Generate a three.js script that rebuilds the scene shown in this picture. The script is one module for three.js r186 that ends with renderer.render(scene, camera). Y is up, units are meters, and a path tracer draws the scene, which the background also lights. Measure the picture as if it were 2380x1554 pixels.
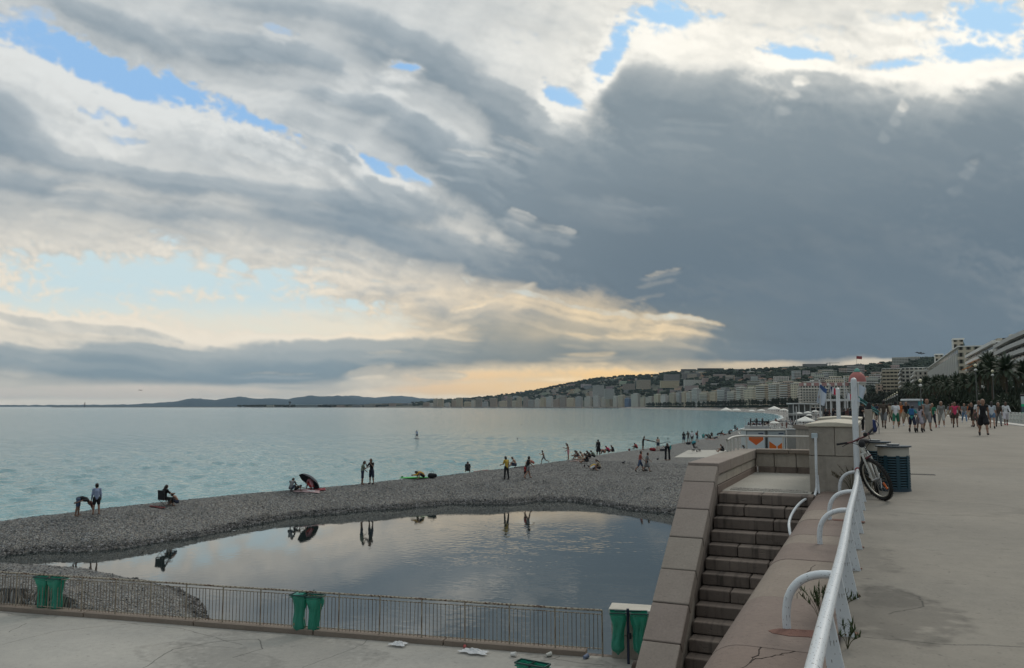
import * as THREE from 'three';
import { mergeGeometries, mergeVertices, toCreasedNormals } from 'three/addons/utils/BufferGeometryUtils.js';
import { RoundedBoxGeometry } from 'three/addons/geometries/RoundedBoxGeometry.js';

// ---------------------------------------------------------------- camera, exposure
const scene = new THREE.Scene();
const EYE = 6.9, YAW = 24.2 * Math.PI / 180, PITCH = 5.15 * Math.PI / 180, FOCAL = 1868;   // focal length in units of a 2380 x 1554 picture
const camera = new THREE.PerspectiveCamera(2 * Math.atan(777 / FOCAL) * 180 / Math.PI, 1024 / 668, 0.1, 120000);
camera.position.set(0, EYE, 0);
camera.rotation.set(PITCH, YAW, 0, 'YXZ');
const renderer = new THREE.WebGLRenderer({ antialias: true });
renderer.setSize(1024, 668);
renderer.toneMapping = THREE.LinearToneMapping;
renderer.toneMappingExposure = 1.0;
renderer.shadowMap.enabled = true;

// ---------------------------------------------------------------- numbers and noise
function rng(seed) { let a = seed >>> 0; return () => { a = (a + 0x6d2b79f5) | 0; let t = Math.imul(a ^ (a >>> 15), 1 | a); t = (t + Math.imul(t ^ (t >>> 7), 61 | t)) ^ t; return ((t ^ (t >>> 14)) >>> 0) / 4294967296; }; }
const clamp = (x, a = 0, b = 1) => Math.min(b, Math.max(a, x));
const smooth = (a, b, x) => { const t = clamp((x - a) / (b - a)); return t * t * (3 - 2 * t); };
const lerp = (a, b, t) => a + (b - a) * t;
const PERM = new Uint8Array(512), GX = new Float32Array(256), GY = new Float32Array(256);
{ const r = rng(11), p = [...Array(256).keys()]; for (let i = 255; i > 0; i--) { const j = Math.floor(r() * (i + 1)); [p[i], p[j]] = [p[j], p[i]]; } for (let i = 0; i < 512; i++) PERM[i] = p[i & 255]; for (let i = 0; i < 256; i++) { const a = r() * 6.2832; GX[i] = Math.cos(a); GY[i] = Math.sin(a); } }
function noise(x, y, wrap = 0) {   // gradient noise in about -1..1; wrap = period in cells
  const x0 = Math.floor(x), y0 = Math.floor(y), fx = x - x0, fy = y - y0;
  let xa = x0, xb = x0 + 1, ya = y0, yb = y0 + 1;
  if (wrap) { xa = ((xa % wrap) + wrap) % wrap; xb = ((xb % wrap) + wrap) % wrap; ya = ((ya % wrap) + wrap) % wrap; yb = ((yb % wrap) + wrap) % wrap; }
  const u = fx * fx * fx * (fx * (fx * 6 - 15) + 10), v = fy * fy * fy * (fy * (fy * 6 - 15) + 10);
  const h = (X, Y, dx, dy) => { const k = PERM[(PERM[X & 255] + Y) & 255]; return GX[k] * dx + GY[k] * dy; };
  const a = h(xa, ya, fx, fy), b = h(xb, ya, fx - 1, fy), c = h(xa, yb, fx, fy - 1), d = h(xb, yb, fx - 1, fy - 1);
  return 1.5 * (a + (b - a) * u + (c - a) * v + (a - b - c + d) * u * v);
}
function fbm(x, y, oct = 4, gain = 0.5, wrap = 0) { let s = 0, a = 1, n = 0, f = 1; for (let i = 0; i < oct; i++) { s += a * noise(x * f + i * 17.3 * (wrap ? 0 : 1), y * f - i * 9.1 * (wrap ? 0 : 1), wrap * f); n += a; a *= gain; f *= 2; } return s / n; }
const lin = (c) => { c /= 255; return c <= 0.04045 ? c / 12.92 : Math.pow((c + 0.055) / 1.055, 2.4); };

// ---------------------------------------------------------------- measuring: directions and points from places in a 2380 x 1554 picture
const FWD = [-Math.sin(YAW), -Math.cos(YAW)], RGT = [Math.cos(YAW), -Math.sin(YAW)], cP = Math.cos(PITCH), sP = Math.sin(PITCH);
function ray(u, v) { const a = u - 1190, b = 777 - v, f = FOCAL * cP - b * sP, y = FOCAL * sP + b * cP; return [FWD[0] * f + RGT[0] * a, y, FWD[1] * f + RGT[1] * a, f]; }
const onY = (u, v, Y) => { const d = ray(u, v), t = (Y - EYE) / d[1]; return new THREE.Vector3(d[0] * t, Y, d[2] * t); };
const onZ = (u, v, z) => { const d = ray(u, v), t = z / d[2]; return new THREE.Vector3(d[0] * t, EYE + d[1] * t, z); };
const atDepth = (u, v, depth) => { const d = ray(u, v), t = depth / d[3]; return new THREE.Vector3(d[0] * t, EYE + d[1] * t, d[2] * t); };
const place = (u, depth) => { const a = (u - 1190) * depth / (FOCAL * cP + 0); return new THREE.Vector3(FWD[0] * depth + RGT[0] * a, 0, FWD[1] * depth + RGT[1] * a); };

// ---------------------------------------------------------------- sky: a broken deck of evening cloud, sun behind it ahead to the right
const CLOUDS = [   // centre and radii of each bank as seen from the promenade, its tilt, its thickness, its share
  // clear and thin reaches
  [420, 650, 700, 105, 1, 0.06, 1], [330, 185, 330, 62, 20, 0, 1], [110, 110, 190, 55, 15, 0.02, 0.9], [640, 300, 270, 44, 24, 0.02, 0.95], [880, 390, 150, 32, 30, 0.03, 0.9],
  [80, 55, 110, 40, 10, 0.12, 0.8],
  // upper left bands
  [560, 150, 620, 210, 16, 0.42, 1], [330, 190, 300, 52, 20, 0.0, 1], [110, 105, 170, 40, 14, 0.02, 0.9],
  [250, 44, 230, 34, 23, 0.8, 1], [480, 96, 120, 34, 20, 0.72, 1], [640, 118, 190, 36, 13, 0.84, 1], [780, 150, 120, 26, 16, 0.76, 1], [700, 14, 260, 24, 6, 0.7, 1], [860, 60, 180, 34, 16, 0.76, 1], [1000, 96, 160, 36, 24, 0.8, 1], [880, 120, 120, 24, 20, 0.66, 1],
  [1060, 178, 150, 40, 24, 0.86, 1], [1190, 238, 130, 38, 28, 0.86, 1], [1120, 215, 170, 44, 24, 0.82, 1], [560, 196, 130, 26, 18, 0.32, 1], [400, 20, 90, 20, 10, 0.32, 1], [520, 60, 60, 14, 14, 0.34, 0.9], [640, 66, 60, 12, 8, 0.12, 0.9], [940, 150, 56, 16, 10, 0.02, 1], [836, 166, 44, 26, 30, 0.3, 0.9],
  [640, 216, 90, 14, 5, 0.26, 0.9], [830, 232, 150, 26, 6, 0.76, 1], [1010, 262, 140, 20, 26, 0.3, 1], [760, 200, 60, 12, 10, 0.36, 0.9],
  [130, 180, 200, 26, 22, 0.34, 1], [300, 232, 180, 22, 14, 0.34, 1], [470, 244, 120, 24, 14, 0.38, 1], [250, 214, 120, 12, 16, 0.5, 0.8], [20, 262, 120, 48, 38, 0.8, 1], [90, 320, 80, 24, 30, 0.7, 0.9], [210, 262, 70, 18, 28, 0.08, 0.9], [280, 322, 100, 13, 10, 0.14, 0.8], [180, 290, 120, 16, 24, 0.3, 0.9],
  [640, 330, 380, 70, 18, 0.46, 1], [700, 318, 200, 15, 22, 0.74, 1], [560, 272, 180, 14, 18, 0.28, 1], [800, 362, 80, 17, 28, 0.82, 1], [540, 300, 150, 12, 16, 0.54, 0.9], [600, 372, 150, 12, 14, 0.26, 0.8], [760, 400, 100, 14, 14, 0.28, 0.9],
  [110, 362, 220, 28, 20, 0.82, 1], [300, 410, 160, 24, 14, 0.76, 1], [480, 440, 260, 26, 9, 0.8, 1], [60, 430, 180, 34, 10, 0.72, 1], [190, 446, 100, 13, 6, 0.34, 0.9], [250, 480, 240, 22, 4, 0.7, 1], [700, 452, 180, 24, 10, 0.72, 1], [860, 474, 200, 30, 10, 0.78, 1], [420, 400, 110, 10, 12, 0.4, 0.9], [620, 486, 130, 9, 4, 0.36, 0.8],
  [1020, 330, 140, 50, 32, 0.86, 1], [930, 300, 60, 30, 20, 0.72, 0.9], [930, 455, 110, 40, 20, 0.8, 1], [1120, 420, 170, 60, 26, 0.88, 1], [1080, 352, 70, 9, 20, 0.34, 1], [1110, 300, 60, 12, 34, 0.34, 0.9], [1165, 440, 60, 8, 16, 0.4, 0.9], [965, 408, 72, 16, 26, 0.0, 1], [885, 398, 70, 13, 30, 0.28, 0.9], [970, 428, 50, 9, 20, 0.22, 0.9],
  // bright broken sky above the dark bank
  [1250, 90, 150, 75, 14, 0.3, 1], [1280, 150, 90, 44, 14, 0.36, 0.9], [1220, 40, 120, 30, 10, 0.46, 0.8], [1425, 130, 90, 40, -40, 0.05, 1], [1310, 215, 70, 30, 30, 0.08, 1], [1560, 40, 120, 40, 0, 0.05, 1],
  [1640, 78, 120, 34, -8, 0.28, 1], [1850, 78, 180, 36, 4, 0.25, 1], [1900, 20, 110, 24, -5, 0.33, 0.9], [1960, 45, 50, 20, 0, 0.42, 0.8], [2150, 90, 110, 26, -8, 0.27, 1], [2260, 130, 160, 50, 0, 0.03, 0.9], [2320, 45, 130, 60, 0, 0.02, 1],
  [1860, 125, 130, 26, 4, 0.05, 1], [2060, 150, 150, 22, -6, 0.08, 0.8], [2250, 165, 180, 24, -8, 0.28, 1], [2060, 45, 70, 25, 10, 0.12, 0.7], [1620, 130, 90, 24, 10, 0.3, 0.9],
  // the dark bank
  [1500, 215, 150, 82, 6, 0.82, 1], [1400, 205, 60, 36, 10, 0.66, 0.9], [1660, 220, 150, 66, 6, 0.82, 1], [1740, 340, 430, 145, 6, 0.86, 1], [2080, 330, 420, 150, 3, 0.88, 1], [2340, 265, 130, 92, -24, 0.85, 1], [1880, 200, 130, 32, 4, 0.78, 0.9],
  [1800, 520, 720, 190, 6, 0.93, 1], [2420, 480, 260, 150, 0, 0.9, 1], [2020, 690, 620, 150, 4, 1, 1], [1350, 400, 220, 110, 26, 0.84, 1], [1240, 320, 120, 60, 25, 0.76, 1], [1420, 560, 320, 110, 18, 0.88, 1],
  [1450, 455, 150, 30, 6, 0.62, 0.7], [1620, 268, 90, 14, 6, 0.62, 0.7], [2112, 243, 18, 20, 20, 0.4, 0.9], [2265, 368, 24, 12, 10, 0.5, 0.8], [1850, 200, 24, 14, 0, 0.26, 0.9],
  [1200, 330, 60, 12, 24, 0.36, 0.9], [1215, 495, 44, 18, 20, 0.3, 1], [1300, 538, 44, 9, 12, 0.34, 0.9], [1240, 515, 70, 20, 22, 0.5, 0.7], [1540, 628, 34, 7, -6, 0.4, 0.9], [1355, 678, 30, 8, 0, 0.5, 0.8],
  // streaks over the sea
  [450, 512, 320, 28, 8, 0.58, 0.9], [800, 520, 260, 30, 10, 0.7, 1], [1000, 560, 220, 36, 14, 0.8, 1], [1180, 610, 220, 44, 14, 0.86, 1], [190, 552, 200, 18, 10, 0.34, 0.9], [330, 588, 70, 14, 16, 0.4, 0.9], [450, 565, 150, 18, 12, 0.24, 0.7], [540, 535, 150, 16, 12, 0.32, 0.8],
  [600, 590, 190, 18, 12, 0.34, 0.9], [680, 588, 100, 11, 8, 0.6, 0.9], [520, 628, 90, 9, 6, 0.34, 0.7], [620, 615, 60, 12, 14, 0.58, 0.8], [790, 604, 80, 17, 8, 0.64, 0.9], [870, 640, 190, 24, 14, 0.32, 1], [760, 655, 110, 16, 10, 0.34, 0.8], [830, 590, 34, 8, 10, 0.3, 0.9], [900, 610, 30, 8, 20, 0.3, 0.8],
  [850, 684, 150, 15, -2, 0.6, 0.9], [950, 676, 90, 14, -4, 0.64, 0.9], [560, 684, 60, 8, -4, 0.34, 0.6], [1010, 650, 90, 14, 16, 0.32, 0.9], [700, 752, 460, 36, 2, 0.14, 1],
  [1080, 725, 170, 32, 5, 0.62, 1], [1300, 765, 260, 40, 3, 0.66, 1], [1160, 690, 100, 12, -22, 0.24, 1], [1260, 692, 120, 9, 10, 0.16, 1], [1410, 718, 140, 9, 10, 0.15, 1], [1580, 744, 130, 10, 8, 0.16, 1], [1480, 776, 60, 12, 4, 0.33, 0.9], [1350, 779, 46, 6, 0, 0.28, 0.9], [1545, 768, 70, 6, 2, 0.3, 0.8], [1545, 801, 28, 6, 0, 0.34, 0.9], [1050, 758, 110, 8, 0, 0.34, 0.8],
  // low bank and the golden slit under it
  [130, 752, 320, 17, 7, 0.7, 1], [380, 842, 640, 50, 2, 0.86, 1], [900, 814, 420, 32, 1, 0.84, 1], [1400, 812, 420, 32, 1, 0.84, 1], [1700, 812, 300, 24, 1, 0.84, 1], [60, 795, 120, 13, 6, 0.38, 0.8], [330, 798, 160, 9, 5, 0.5, 0.7],
  [1370, 823, 80, 8, 0, 0.3, 0.9], [1070, 793, 60, 6, 0, 0.42, 0.8], [900, 820, 60, 5, 0, 0.48, 0.7],
  [1130, 872, 330, 25, -1, 0.08, 1], [1480, 872, 260, 18, 2, 0.06, 1], [250, 912, 620, 19, 0, 0.2, 1], [640, 869, 110, 4, 0, 0.42, 0.8], [760, 895, 150, 12, -2, 0.5, 0.7], [1030, 872, 52, 10, 0, 0.5, 0.9], [860, 860, 70, 10, -6, 0.3, 0.8],
  // blue that shows through again
  [40, 60, 120, 50, 12, 0.06, 1], [70, 20, 60, 20, 10, 0.1, 0.8], [230, 140, 130, 30, 24, -0.02, 1],
  [330, 190, 280, 44, 20, -0.04, 1], [120, 100, 120, 34, 14, 0, 0.9], [620, 292, 180, 24, 24, 0, 1], [880, 388, 110, 18, 32, 0, 1], [962, 410, 52, 13, 26, 0, 1], [935, 148, 42, 15, 10, 0, 1], [270, 268, 60, 14, 28, 0.06, 0.9],
  [1415, 150, 90, 26, -48, 0, 1], [1310, 222, 60, 16, 36, 0, 1], [1440, 70, 50, 34, 40, 0, 0.9], [1540, 30, 110, 30, 4, 0, 1], [1840, 118, 110, 20, 4, 0, 1], [2270, 118, 110, 26, -4, 0, 1], [2290, 40, 120, 40, 0, 0, 1], [2130, 40, 70, 16, 12, 0.02, 0.9], [2090, 150, 110, 14, -8, 0.03, 0.9],
  [300, 640, 430, 62, 1, 0.02, 1], [560, 712, 420, 30, 0, 0.05, 1], [160, 700, 300, 30, 0, 0.05, 1],
  [1760, 849, 120, 9, -2, 0.16, 0.9], [2030, 846, 110, 9, 0, 0.16, 0.9], [1240, 905, 400, 20, 0, 0.1, 1],
];
function mix3(a, b, t) { return [a[0] + (b[0] - a[0]) * t, a[1] + (b[1] - a[1]) * t, a[2] + (b[2] - a[2]) * t]; }
const tone = (r, g, b) => [lin(r), lin(g), lin(b)];
const TONES = {
  blueL: tone(148, 190, 233), blueR: tone(178, 216, 247), pale: tone(202, 222, 227), cream: tone(232, 229, 212), gold: tone(253, 210, 145), peach: tone(211, 198, 190),
  litL: tone(217, 220, 219), litR: tone(255, 251, 240), litLow: tone(252, 226, 184), litMid: tone(226, 222, 212),
  darkL: tone(138, 153, 164), darkR: tone(134, 147, 155), darkLow: tone(107, 123, 135), bank: tone(132, 150, 160), bankMid: tone(128, 138, 140),
};
for (const c of CLOUDS) { const a = c[4] * Math.PI / 180; c.push(Math.cos(a), Math.sin(a)); }
const WIND = [Math.sin(0.113), -Math.cos(0.113)];
function skyFrame(x, y, z) {   // (u, v) as in the picture, and how much of the authored banks counts there
  const f = x * FWD[0] + z * FWD[1], a = x * RGT[0] + z * RGT[1], w = Math.max(0.02, f * cP + y * sP);
  const u = 1190 + FOCAL * a / w, v = 777 - FOCAL * (y * cP - f * sP) / w;
  return [u, v, f > 0.15 ? smooth(-900, -120, u) * smooth(3300, 2500, u) * smooth(-800, -90, v) : 0, f];
}
const billow = (x, y, oct, gain) => { let s = 0, a = 1, n = 0; for (let i = 0; i < oct; i++) { s += a * (1 - 2.2 * Math.abs(noise(x + i * 13.7, y - i * 5.1))); n += a; a *= gain; x *= 2.03; y *= 2.03; } return s / n; };
function skyThickness(x, y, z, fine) {
  const [u0, v0, inside] = skyFrame(x, y, z);
  const k = 1 / (y + 0.1), px = x * k, pz = z * k;
  const al = px * WIND[0] + pz * WIND[1], ac = -px * WIND[1] + pz * WIND[0];
  const wx = fbm(al * 0.8 + 4, ac * 1.7, fine ? 5 : 2), wy = fbm(al * 0.8 - 31, ac * 1.7 + 9, fine ? 5 : 2);
  const n1 = fbm(al * 1.1 + wx * 0.5, ac * 2.2 + wy * 0.5, fine ? 7 : 4, 0.56);
  let T = 0.62 + 0.24 * smooth(0.75, 0.3, y) + (0.35 + 0.3 * smooth(0.3, 0.7, y)) * n1 + 0.25 * fbm(al * 0.35 + 50, ac * 0.6, 3);
  if (inside > 0) {
    const q = smooth(940, 690, v0), ang = 0.26, ca = Math.cos(ang), sa = Math.sin(ang);
    const ru = u0 * ca + v0 * sa, rv = -u0 * sa + v0 * ca;
    const e1 = fbm(ru / 210, rv / 120, 7, 0.52), e2 = fbm(ru / 210 + 40, rv / 120 + 7, 7, 0.52);
    const u = u0 + (26 * wx + 52 * e1) * (0.3 + 0.7 * q), v = v0 + (12 * wy + 30 * e2) * (0.1 + 0.9 * q);
    const cau = billow(ru / 66, rv / 38, 5, 0.6), rag = (cau - 0.1) * (0.25 + 0.75 * q);
    let c = 0.4;
    for (const b of CLOUDS) {
      const dx = u - b[0], dy = v - b[1];
      if (Math.abs(dx) > b[2] * 1.6 + b[3] || Math.abs(dy) > b[2] + b[3] * 1.3) continue;
      const p = (dx * b[7] + dy * b[8]) / b[2], r = (-dx * b[8] + dy * b[7]) / b[3], d = Math.sqrt(p * p + r * r) + rag * (b[5] < 0.1 ? 0.5 : 0.22);
      if (d < 1.5) c += (b[5] - c) * b[6] * (b[5] < 0.1 ? smooth(1.5, 0.2, d) : smooth(1.22, 0.62, d));
    }
    const puff = billow(ru / 170, rv / 95, 6, 0.5), str = fbm(ru / 230 + 3, rv / 46, 6, 0.5), big = fbm(ru / 420, rv / 120, 4);
    const body = smooth(0.6, 0.95, c), soft = smooth(420, 640, v0) * smooth(1000, 600, u0);
    const amp = (0.11 + 0.13 * smooth(0.02, 0.3, c) + 0.1 * smooth(430, 520, v0) * smooth(720, 660, v0) * smooth(1150, 900, u0)) * (1 - 0.7 * body) * (0.3 + 0.7 * q);
    c += amp * (0.45 * puff * (1 - 0.6 * soft) + (0.35 + 0.4 * soft) * str + 0.4 * cau * (1 - smooth(0.4, 0.7, c)) + 0.3 * n1) + 0.08 * big - 0.03 * (1 - smooth(0.02, 0.12, c));
    T = lerp(T, c, inside);
  }
  return clamp(T, -0.1, 1.15);
}
function skyColor(x, y, z, T, relief) {
  const [u0, , inside, f] = skyFrame(x, y, z);
  // colours by height and by side; warm near the hidden sun over the low right
  const e = Math.asin(clamp(y, -1, 1)), V = clamp(946 - e * 1868 * 1.02, -2500, 946), s = clamp((u0 * inside + 1190 * (1 - inside)) / 2380, -0.2, 1.2);
  const right = smooth(0.35, 0.72, s), warm = Math.exp(-Math.pow((s - 0.62) / 0.27, 2)) * (f > 0 ? inside : 0);
  let clear = mix3(mix3(TONES.blueL, TONES.blueR, right), TONES.pale, smooth(330, 640, V));
  clear = mix3(clear, TONES.cream, smooth(690, 775, V) * (0.35 + 0.65 * Math.exp(-Math.pow((s - 0.4) / 0.3, 2))));
  clear = mix3(clear, mix3(TONES.peach, TONES.gold, warm), smooth(790, 885, V));
  let lit = mix3(mix3(TONES.litL, TONES.litR, right), TONES.litMid, smooth(360, 600, V));
  lit = mix3(lit, mix3(TONES.litMid, TONES.litLow, Math.max(warm, 0.2)), smooth(560, 730, V));
  let dark = mix3(TONES.darkL, TONES.darkR, smooth(0.3, 0.7, s));
  dark = mix3(dark, TONES.darkLow, smooth(280, 640, V) * smooth(0.36, 0.66, s));
  dark = mix3(dark, mix3(mix3(TONES.bank, TONES.bankMid, smooth(0.3, 0.55, s)), TONES.darkLow, smooth(0.6, 0.8, s)), smooth(690, 770, V));
  const over = smooth(0.1, -900, V); // high overhead the light through the broken deck is stronger
  let col = mix3(clear, lit, smooth(0.03, 0.34, T));
  const d = smooth(0.3, 0.86, T);
  col = mix3(col, dark, smooth(0.05, 0.34, T) * clamp(d - relief * (0.3 + 0.5 * (1 - smooth(0.6, 0.95, T)))));
  const gain = (1 + 0.12 * clamp(relief, -1, 1) * smooth(0.1, 0.4, T)) * (1 + 0.45 * over) * (1 - 0.07 * smooth(0.85, 1.1, T) * smooth(640, 560, V));
  return [col[0] * gain, col[1] * gain, col[2] * gain];
}
{
  const W = 4096, H = 2048, data = new Float32Array(W * H * 4), TT = new Float32Array(W * H), isFine = (x, y, z) => x * FWD[0] + z * FWD[1] > 0.6 && y < 0.62;
  const dir = (i, j) => { const el = ((j + 0.5) / H - 0.5) * Math.PI, az = ((i + 0.5) / W * 2 - 1) * Math.PI, c = Math.cos(el); return [c * Math.cos(az), Math.sin(el), c * Math.sin(az)]; };
  for (let j = H / 2; j < H; j++) for (let i = 0; i < W; i++) {
    const d = dir(i, j), fine = isFine(...d);
    if (fine || !((i & 3) || (j & 3))) TT[j * W + i] = skyThickness(...d, fine);
  }
  for (let j = H / 2; j < H; j++) for (let i = 0; i < W; i++) {   // away from the view: spread the sparse samples
    if (!((i & 3) || (j & 3)) || isFine(...dir(i, j))) continue;
    const i0 = i & ~3, j0 = j & ~3, i1 = (i0 + 4) % W, j1 = Math.min(j0 + 4, H - 4), tx = (i & 3) / 4, ty = (j & 3) / 4;
    TT[j * W + i] = lerp(lerp(TT[j0 * W + i0], TT[j0 * W + i1], tx), lerp(TT[j1 * W + i0], TT[j1 * W + i1], tx), ty);
  }
  for (let j = 0; j < H; j++) for (let i = 0; i < W; i++) {
    const o = (j * W + i) * 4; data[o + 3] = 1;
    if (j < H / 2) { data[o] = 0.2; data[o + 1] = 0.24; data[o + 2] = 0.26; continue; }
    const at = (di, dj) => TT[clamp(j + dj, H / 2, H - 1) * W + ((i + di + W) % W)], T = TT[j * W + i];
    // the side of a cloud towards the sun (up and to the right) is lit, the far side shaded
    const relief = clamp(0.7 * (T - at(2, 3)) + 0.7 * (T - at(6, 9)) + 0.6 * (T - at(14, 20)), -0.6, 0.6);
    const k = skyColor(...dir(i, j), T, relief);
    data[o] = k[0]; data[o + 1] = k[1]; data[o + 2] = k[2];
  }
  const sky = new THREE.DataTexture(data, W, H, THREE.RGBAFormat, THREE.FloatType);
  sky.mapping = THREE.EquirectangularReflectionMapping;
  sky.magFilter = sky.minFilter = THREE.LinearFilter; sky.wrapS = THREE.RepeatWrapping;
  sky.needsUpdate = true;
  scene.background = sky; scene.environment = sky;
}
// the sun stands behind the cloud, high ahead to the right: soft, weak
const sun = new THREE.DirectionalLight(new THREE.Color(1, 0.93, 0.82), 0.9);
{
  const d = ray(2750, 60), l = Math.hypot(d[0], d[1], d[2]);
  const el = 36 * Math.PI / 180, az = Math.atan2(d[2], d[0]);
  sun.position.set(Math.cos(el) * Math.cos(az), Math.sin(el), Math.cos(el) * Math.sin(az)).multiplyScalar(200);
  sun.castShadow = true; sun.shadow.radius = 30; sun.shadow.mapSize.set(2048, 2048);
  Object.assign(sun.shadow.camera, { left: -90, right: 90, top: 90, bottom: -90, near: 1, far: 500 });
  scene.add(sun, sun.target);
}

// ---------------------------------------------------------------- building kit
const taken = new Map();
function numbered(name) { const n = taken.get(name) ?? 0; taken.set(name, n + 1); return n ? name + '_' + String(n).padStart(3, '0') : name; }
function tag(o, label, category, group) { o.userData.label = label; o.userData.category = category; if (group) o.userData.group = group; return o; }
function thing(name, label, category, pos = [0, 0, 0], turn = 0, group) { const o = new THREE.Group(); o.name = numbered(name); scene.add(o); o.position.set(...(pos.isVector3 ? pos.toArray() : pos)); o.rotation.y = turn; return tag(o, label, category, group); }
function part(parent, name, geo, m, label) { const o = new THREE.Mesh(geo, m); o.name = name; parent.add(o); if (label) o.userData.label = label; return o; }
function single(name, label, category, geo, m, group) { const o = new THREE.Mesh(geo, m); o.name = numbered(name); scene.add(o); return tag(o, label, category, group); }
function struct(name, geo, m, label) { const o = new THREE.Mesh(geo, m); o.name = name; o.userData.kind = 'structure'; if (label) o.userData.label = label; scene.add(o); return o; }
function stuff(o, label, category, parent = scene) { o.userData.kind = 'stuff'; if (label) o.userData.label = label; if (category) o.userData.category = category; parent.add(o); return o; }

// geometry, all plain (no index) so that it merges
const flat = (g) => (g.index ? g.toNonIndexed() : g);
function merge(list) { const gs = list.map((g) => { const q = flat(g); for (const k of Object.keys(q.attributes)) if (!['position', 'normal', 'uv'].includes(k)) q.deleteAttribute(k); if (!q.attributes.uv) q.setAttribute('uv', new THREE.BufferAttribute(new Float32Array(q.attributes.position.count * 2), 2)); return q; }); return gs.length === 1 ? gs[0] : mergeGeometries(gs); }
function box(w, h, d, x = 0, y = 0, z = 0, rx = 0, ry = 0, rz = 0) { const g = new THREE.BoxGeometry(w, h, d); if (rx || ry || rz) g.applyMatrix4(new THREE.Matrix4().makeRotationFromEuler(new THREE.Euler(rx, ry, rz, 'YXZ'))); return g.translate(x, y, z); }
const span = (x0, x1, y0, y1, z0, z1) => box(x1 - x0, y1 - y0, z1 - z0, (x0 + x1) / 2, (y0 + y1) / 2, (z0 + z1) / 2);
function rbox(w, h, d, r, x = 0, y = 0, z = 0, ry = 0) { const g = new RoundedBoxGeometry(w, h, d, 1, r); if (ry) g.rotateY(ry); return g.translate(x, y, z); }
const V3 = (a) => (a.isVector3 ? a : new THREE.Vector3(...a));
function rod(p, q, r0, r1 = r0, seg = 8) { p = V3(p); q = V3(q); const d = q.clone().sub(p), g = new THREE.CylinderGeometry(r1, r0, d.length(), seg, 1); g.applyQuaternion(new THREE.Quaternion().setFromUnitVectors(new THREE.Vector3(0, 1, 0), d.normalize())); const c = p.clone().add(q).multiplyScalar(0.5); return g.translate(c.x, c.y, c.z); }
function tube(pts, r, seg = 24, rad = 10, closed = false) { return new THREE.TubeGeometry(new THREE.CatmullRomCurve3(pts.map(V3), closed, 'centripetal'), seg, r, rad, closed); }
function ball(r, x = 0, y = 0, z = 0, w = 10, h = 7, sy = 1) { const g = new THREE.SphereGeometry(r, w, h); g.scale(1, sy, 1); return g.translate(x, y, z); }
function boxUV(g, s = 1, ox = 0, oy = 0) { g = flat(g); const p = g.attributes.position, n = g.attributes.normal, uv = new Float32Array(p.count * 2); for (let i = 0; i < p.count; i++) { const x = Math.abs(n.getX(i)), y = Math.abs(n.getY(i)), z = Math.abs(n.getZ(i)); const [a, b] = y >= x && y >= z ? [p.getX(i), p.getZ(i)] : x > z ? [p.getZ(i), p.getY(i)] : [p.getX(i), p.getY(i)]; uv[2 * i] = a * s + ox; uv[2 * i + 1] = b * s + oy; } g.setAttribute('uv', new THREE.BufferAttribute(uv, 2)); return g; }
function xf(g, { s = 1, ry = 0, rx = 0, rz = 0, x = 0, y = 0, z = 0 } = {}) { return g.applyMatrix4(new THREE.Matrix4().compose(new THREE.Vector3(x, y, z), new THREE.Quaternion().setFromEuler(new THREE.Euler(rx, ry, rz, 'YXZ')), typeof s === 'number' ? new THREE.Vector3(s, s, s) : new THREE.Vector3(...s))); }
function gridGeo(nu, nv, fn) { const pos = new Float32Array((nu + 1) * (nv + 1) * 3), uv = new Float32Array((nu + 1) * (nv + 1) * 2), idx = []; let k = 0; for (let j = 0; j <= nv; j++) for (let i = 0; i <= nu; i++, k++) { const p = fn(i / nu, j / nv, i, j); pos[3 * k] = p[0]; pos[3 * k + 1] = p[1]; pos[3 * k + 2] = p[2]; uv[2 * k] = p[3] ?? i / nu; uv[2 * k + 1] = p[4] ?? j / nv; if (i < nu && j < nv) { const a = k, b = k + 1, c = k + nu + 1, d = c + 1; idx.push(a, b, c, b, d, c); } } const g = new THREE.BufferGeometry(); g.setAttribute('position', new THREE.BufferAttribute(pos, 3)); g.setAttribute('uv', new THREE.BufferAttribute(uv, 2)); g.setIndex(new THREE.BufferAttribute(new Uint32Array(idx), 1)); g.computeVertexNormals(); return g; }
function vcol(g, fn) { const p = g.attributes.position, c = new Float32Array(p.count * 3); for (let i = 0; i < p.count; i++) { const k = fn(p.getX(i), p.getY(i), p.getZ(i)); c[3 * i] = k[0]; c[3 * i + 1] = k[1]; c[3 * i + 2] = k[2]; } g.setAttribute('color', new THREE.BufferAttribute(c, 3)); return g; }

// textures: colours in linear, heights for bump
function dtex(n, m, fn, srgb, metres) { const a = new Uint8Array(n * m * 4); for (let j = 0; j < m; j++) for (let i = 0; i < n; i++) { const k = fn(i / n, j / m, i, j), o = (j * n + i) * 4; for (let q = 0; q < 3; q++) { let c = typeof k === 'number' ? k : k[q]; c = clamp(c); if (srgb) c = c <= 0.0031308 ? c * 12.92 : 1.055 * Math.pow(c, 1 / 2.4) - 0.055; a[o + q] = Math.round(c * 255); } a[o + 3] = typeof k === 'number' ? 255 : (k[3] ?? 1) * 255; } const t = new THREE.DataTexture(a, n, m, THREE.RGBAFormat); t.wrapS = t.wrapT = THREE.RepeatWrapping; t.magFilter = t.minFilter = THREE.LinearFilter; if (srgb) t.colorSpace = THREE.SRGBColorSpace; if (metres) t.repeat.set(1 / (metres[0] ?? metres), 1 / (metres[1] ?? metres)); t.needsUpdate = true; return t; }
const mats = new Map();
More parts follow.
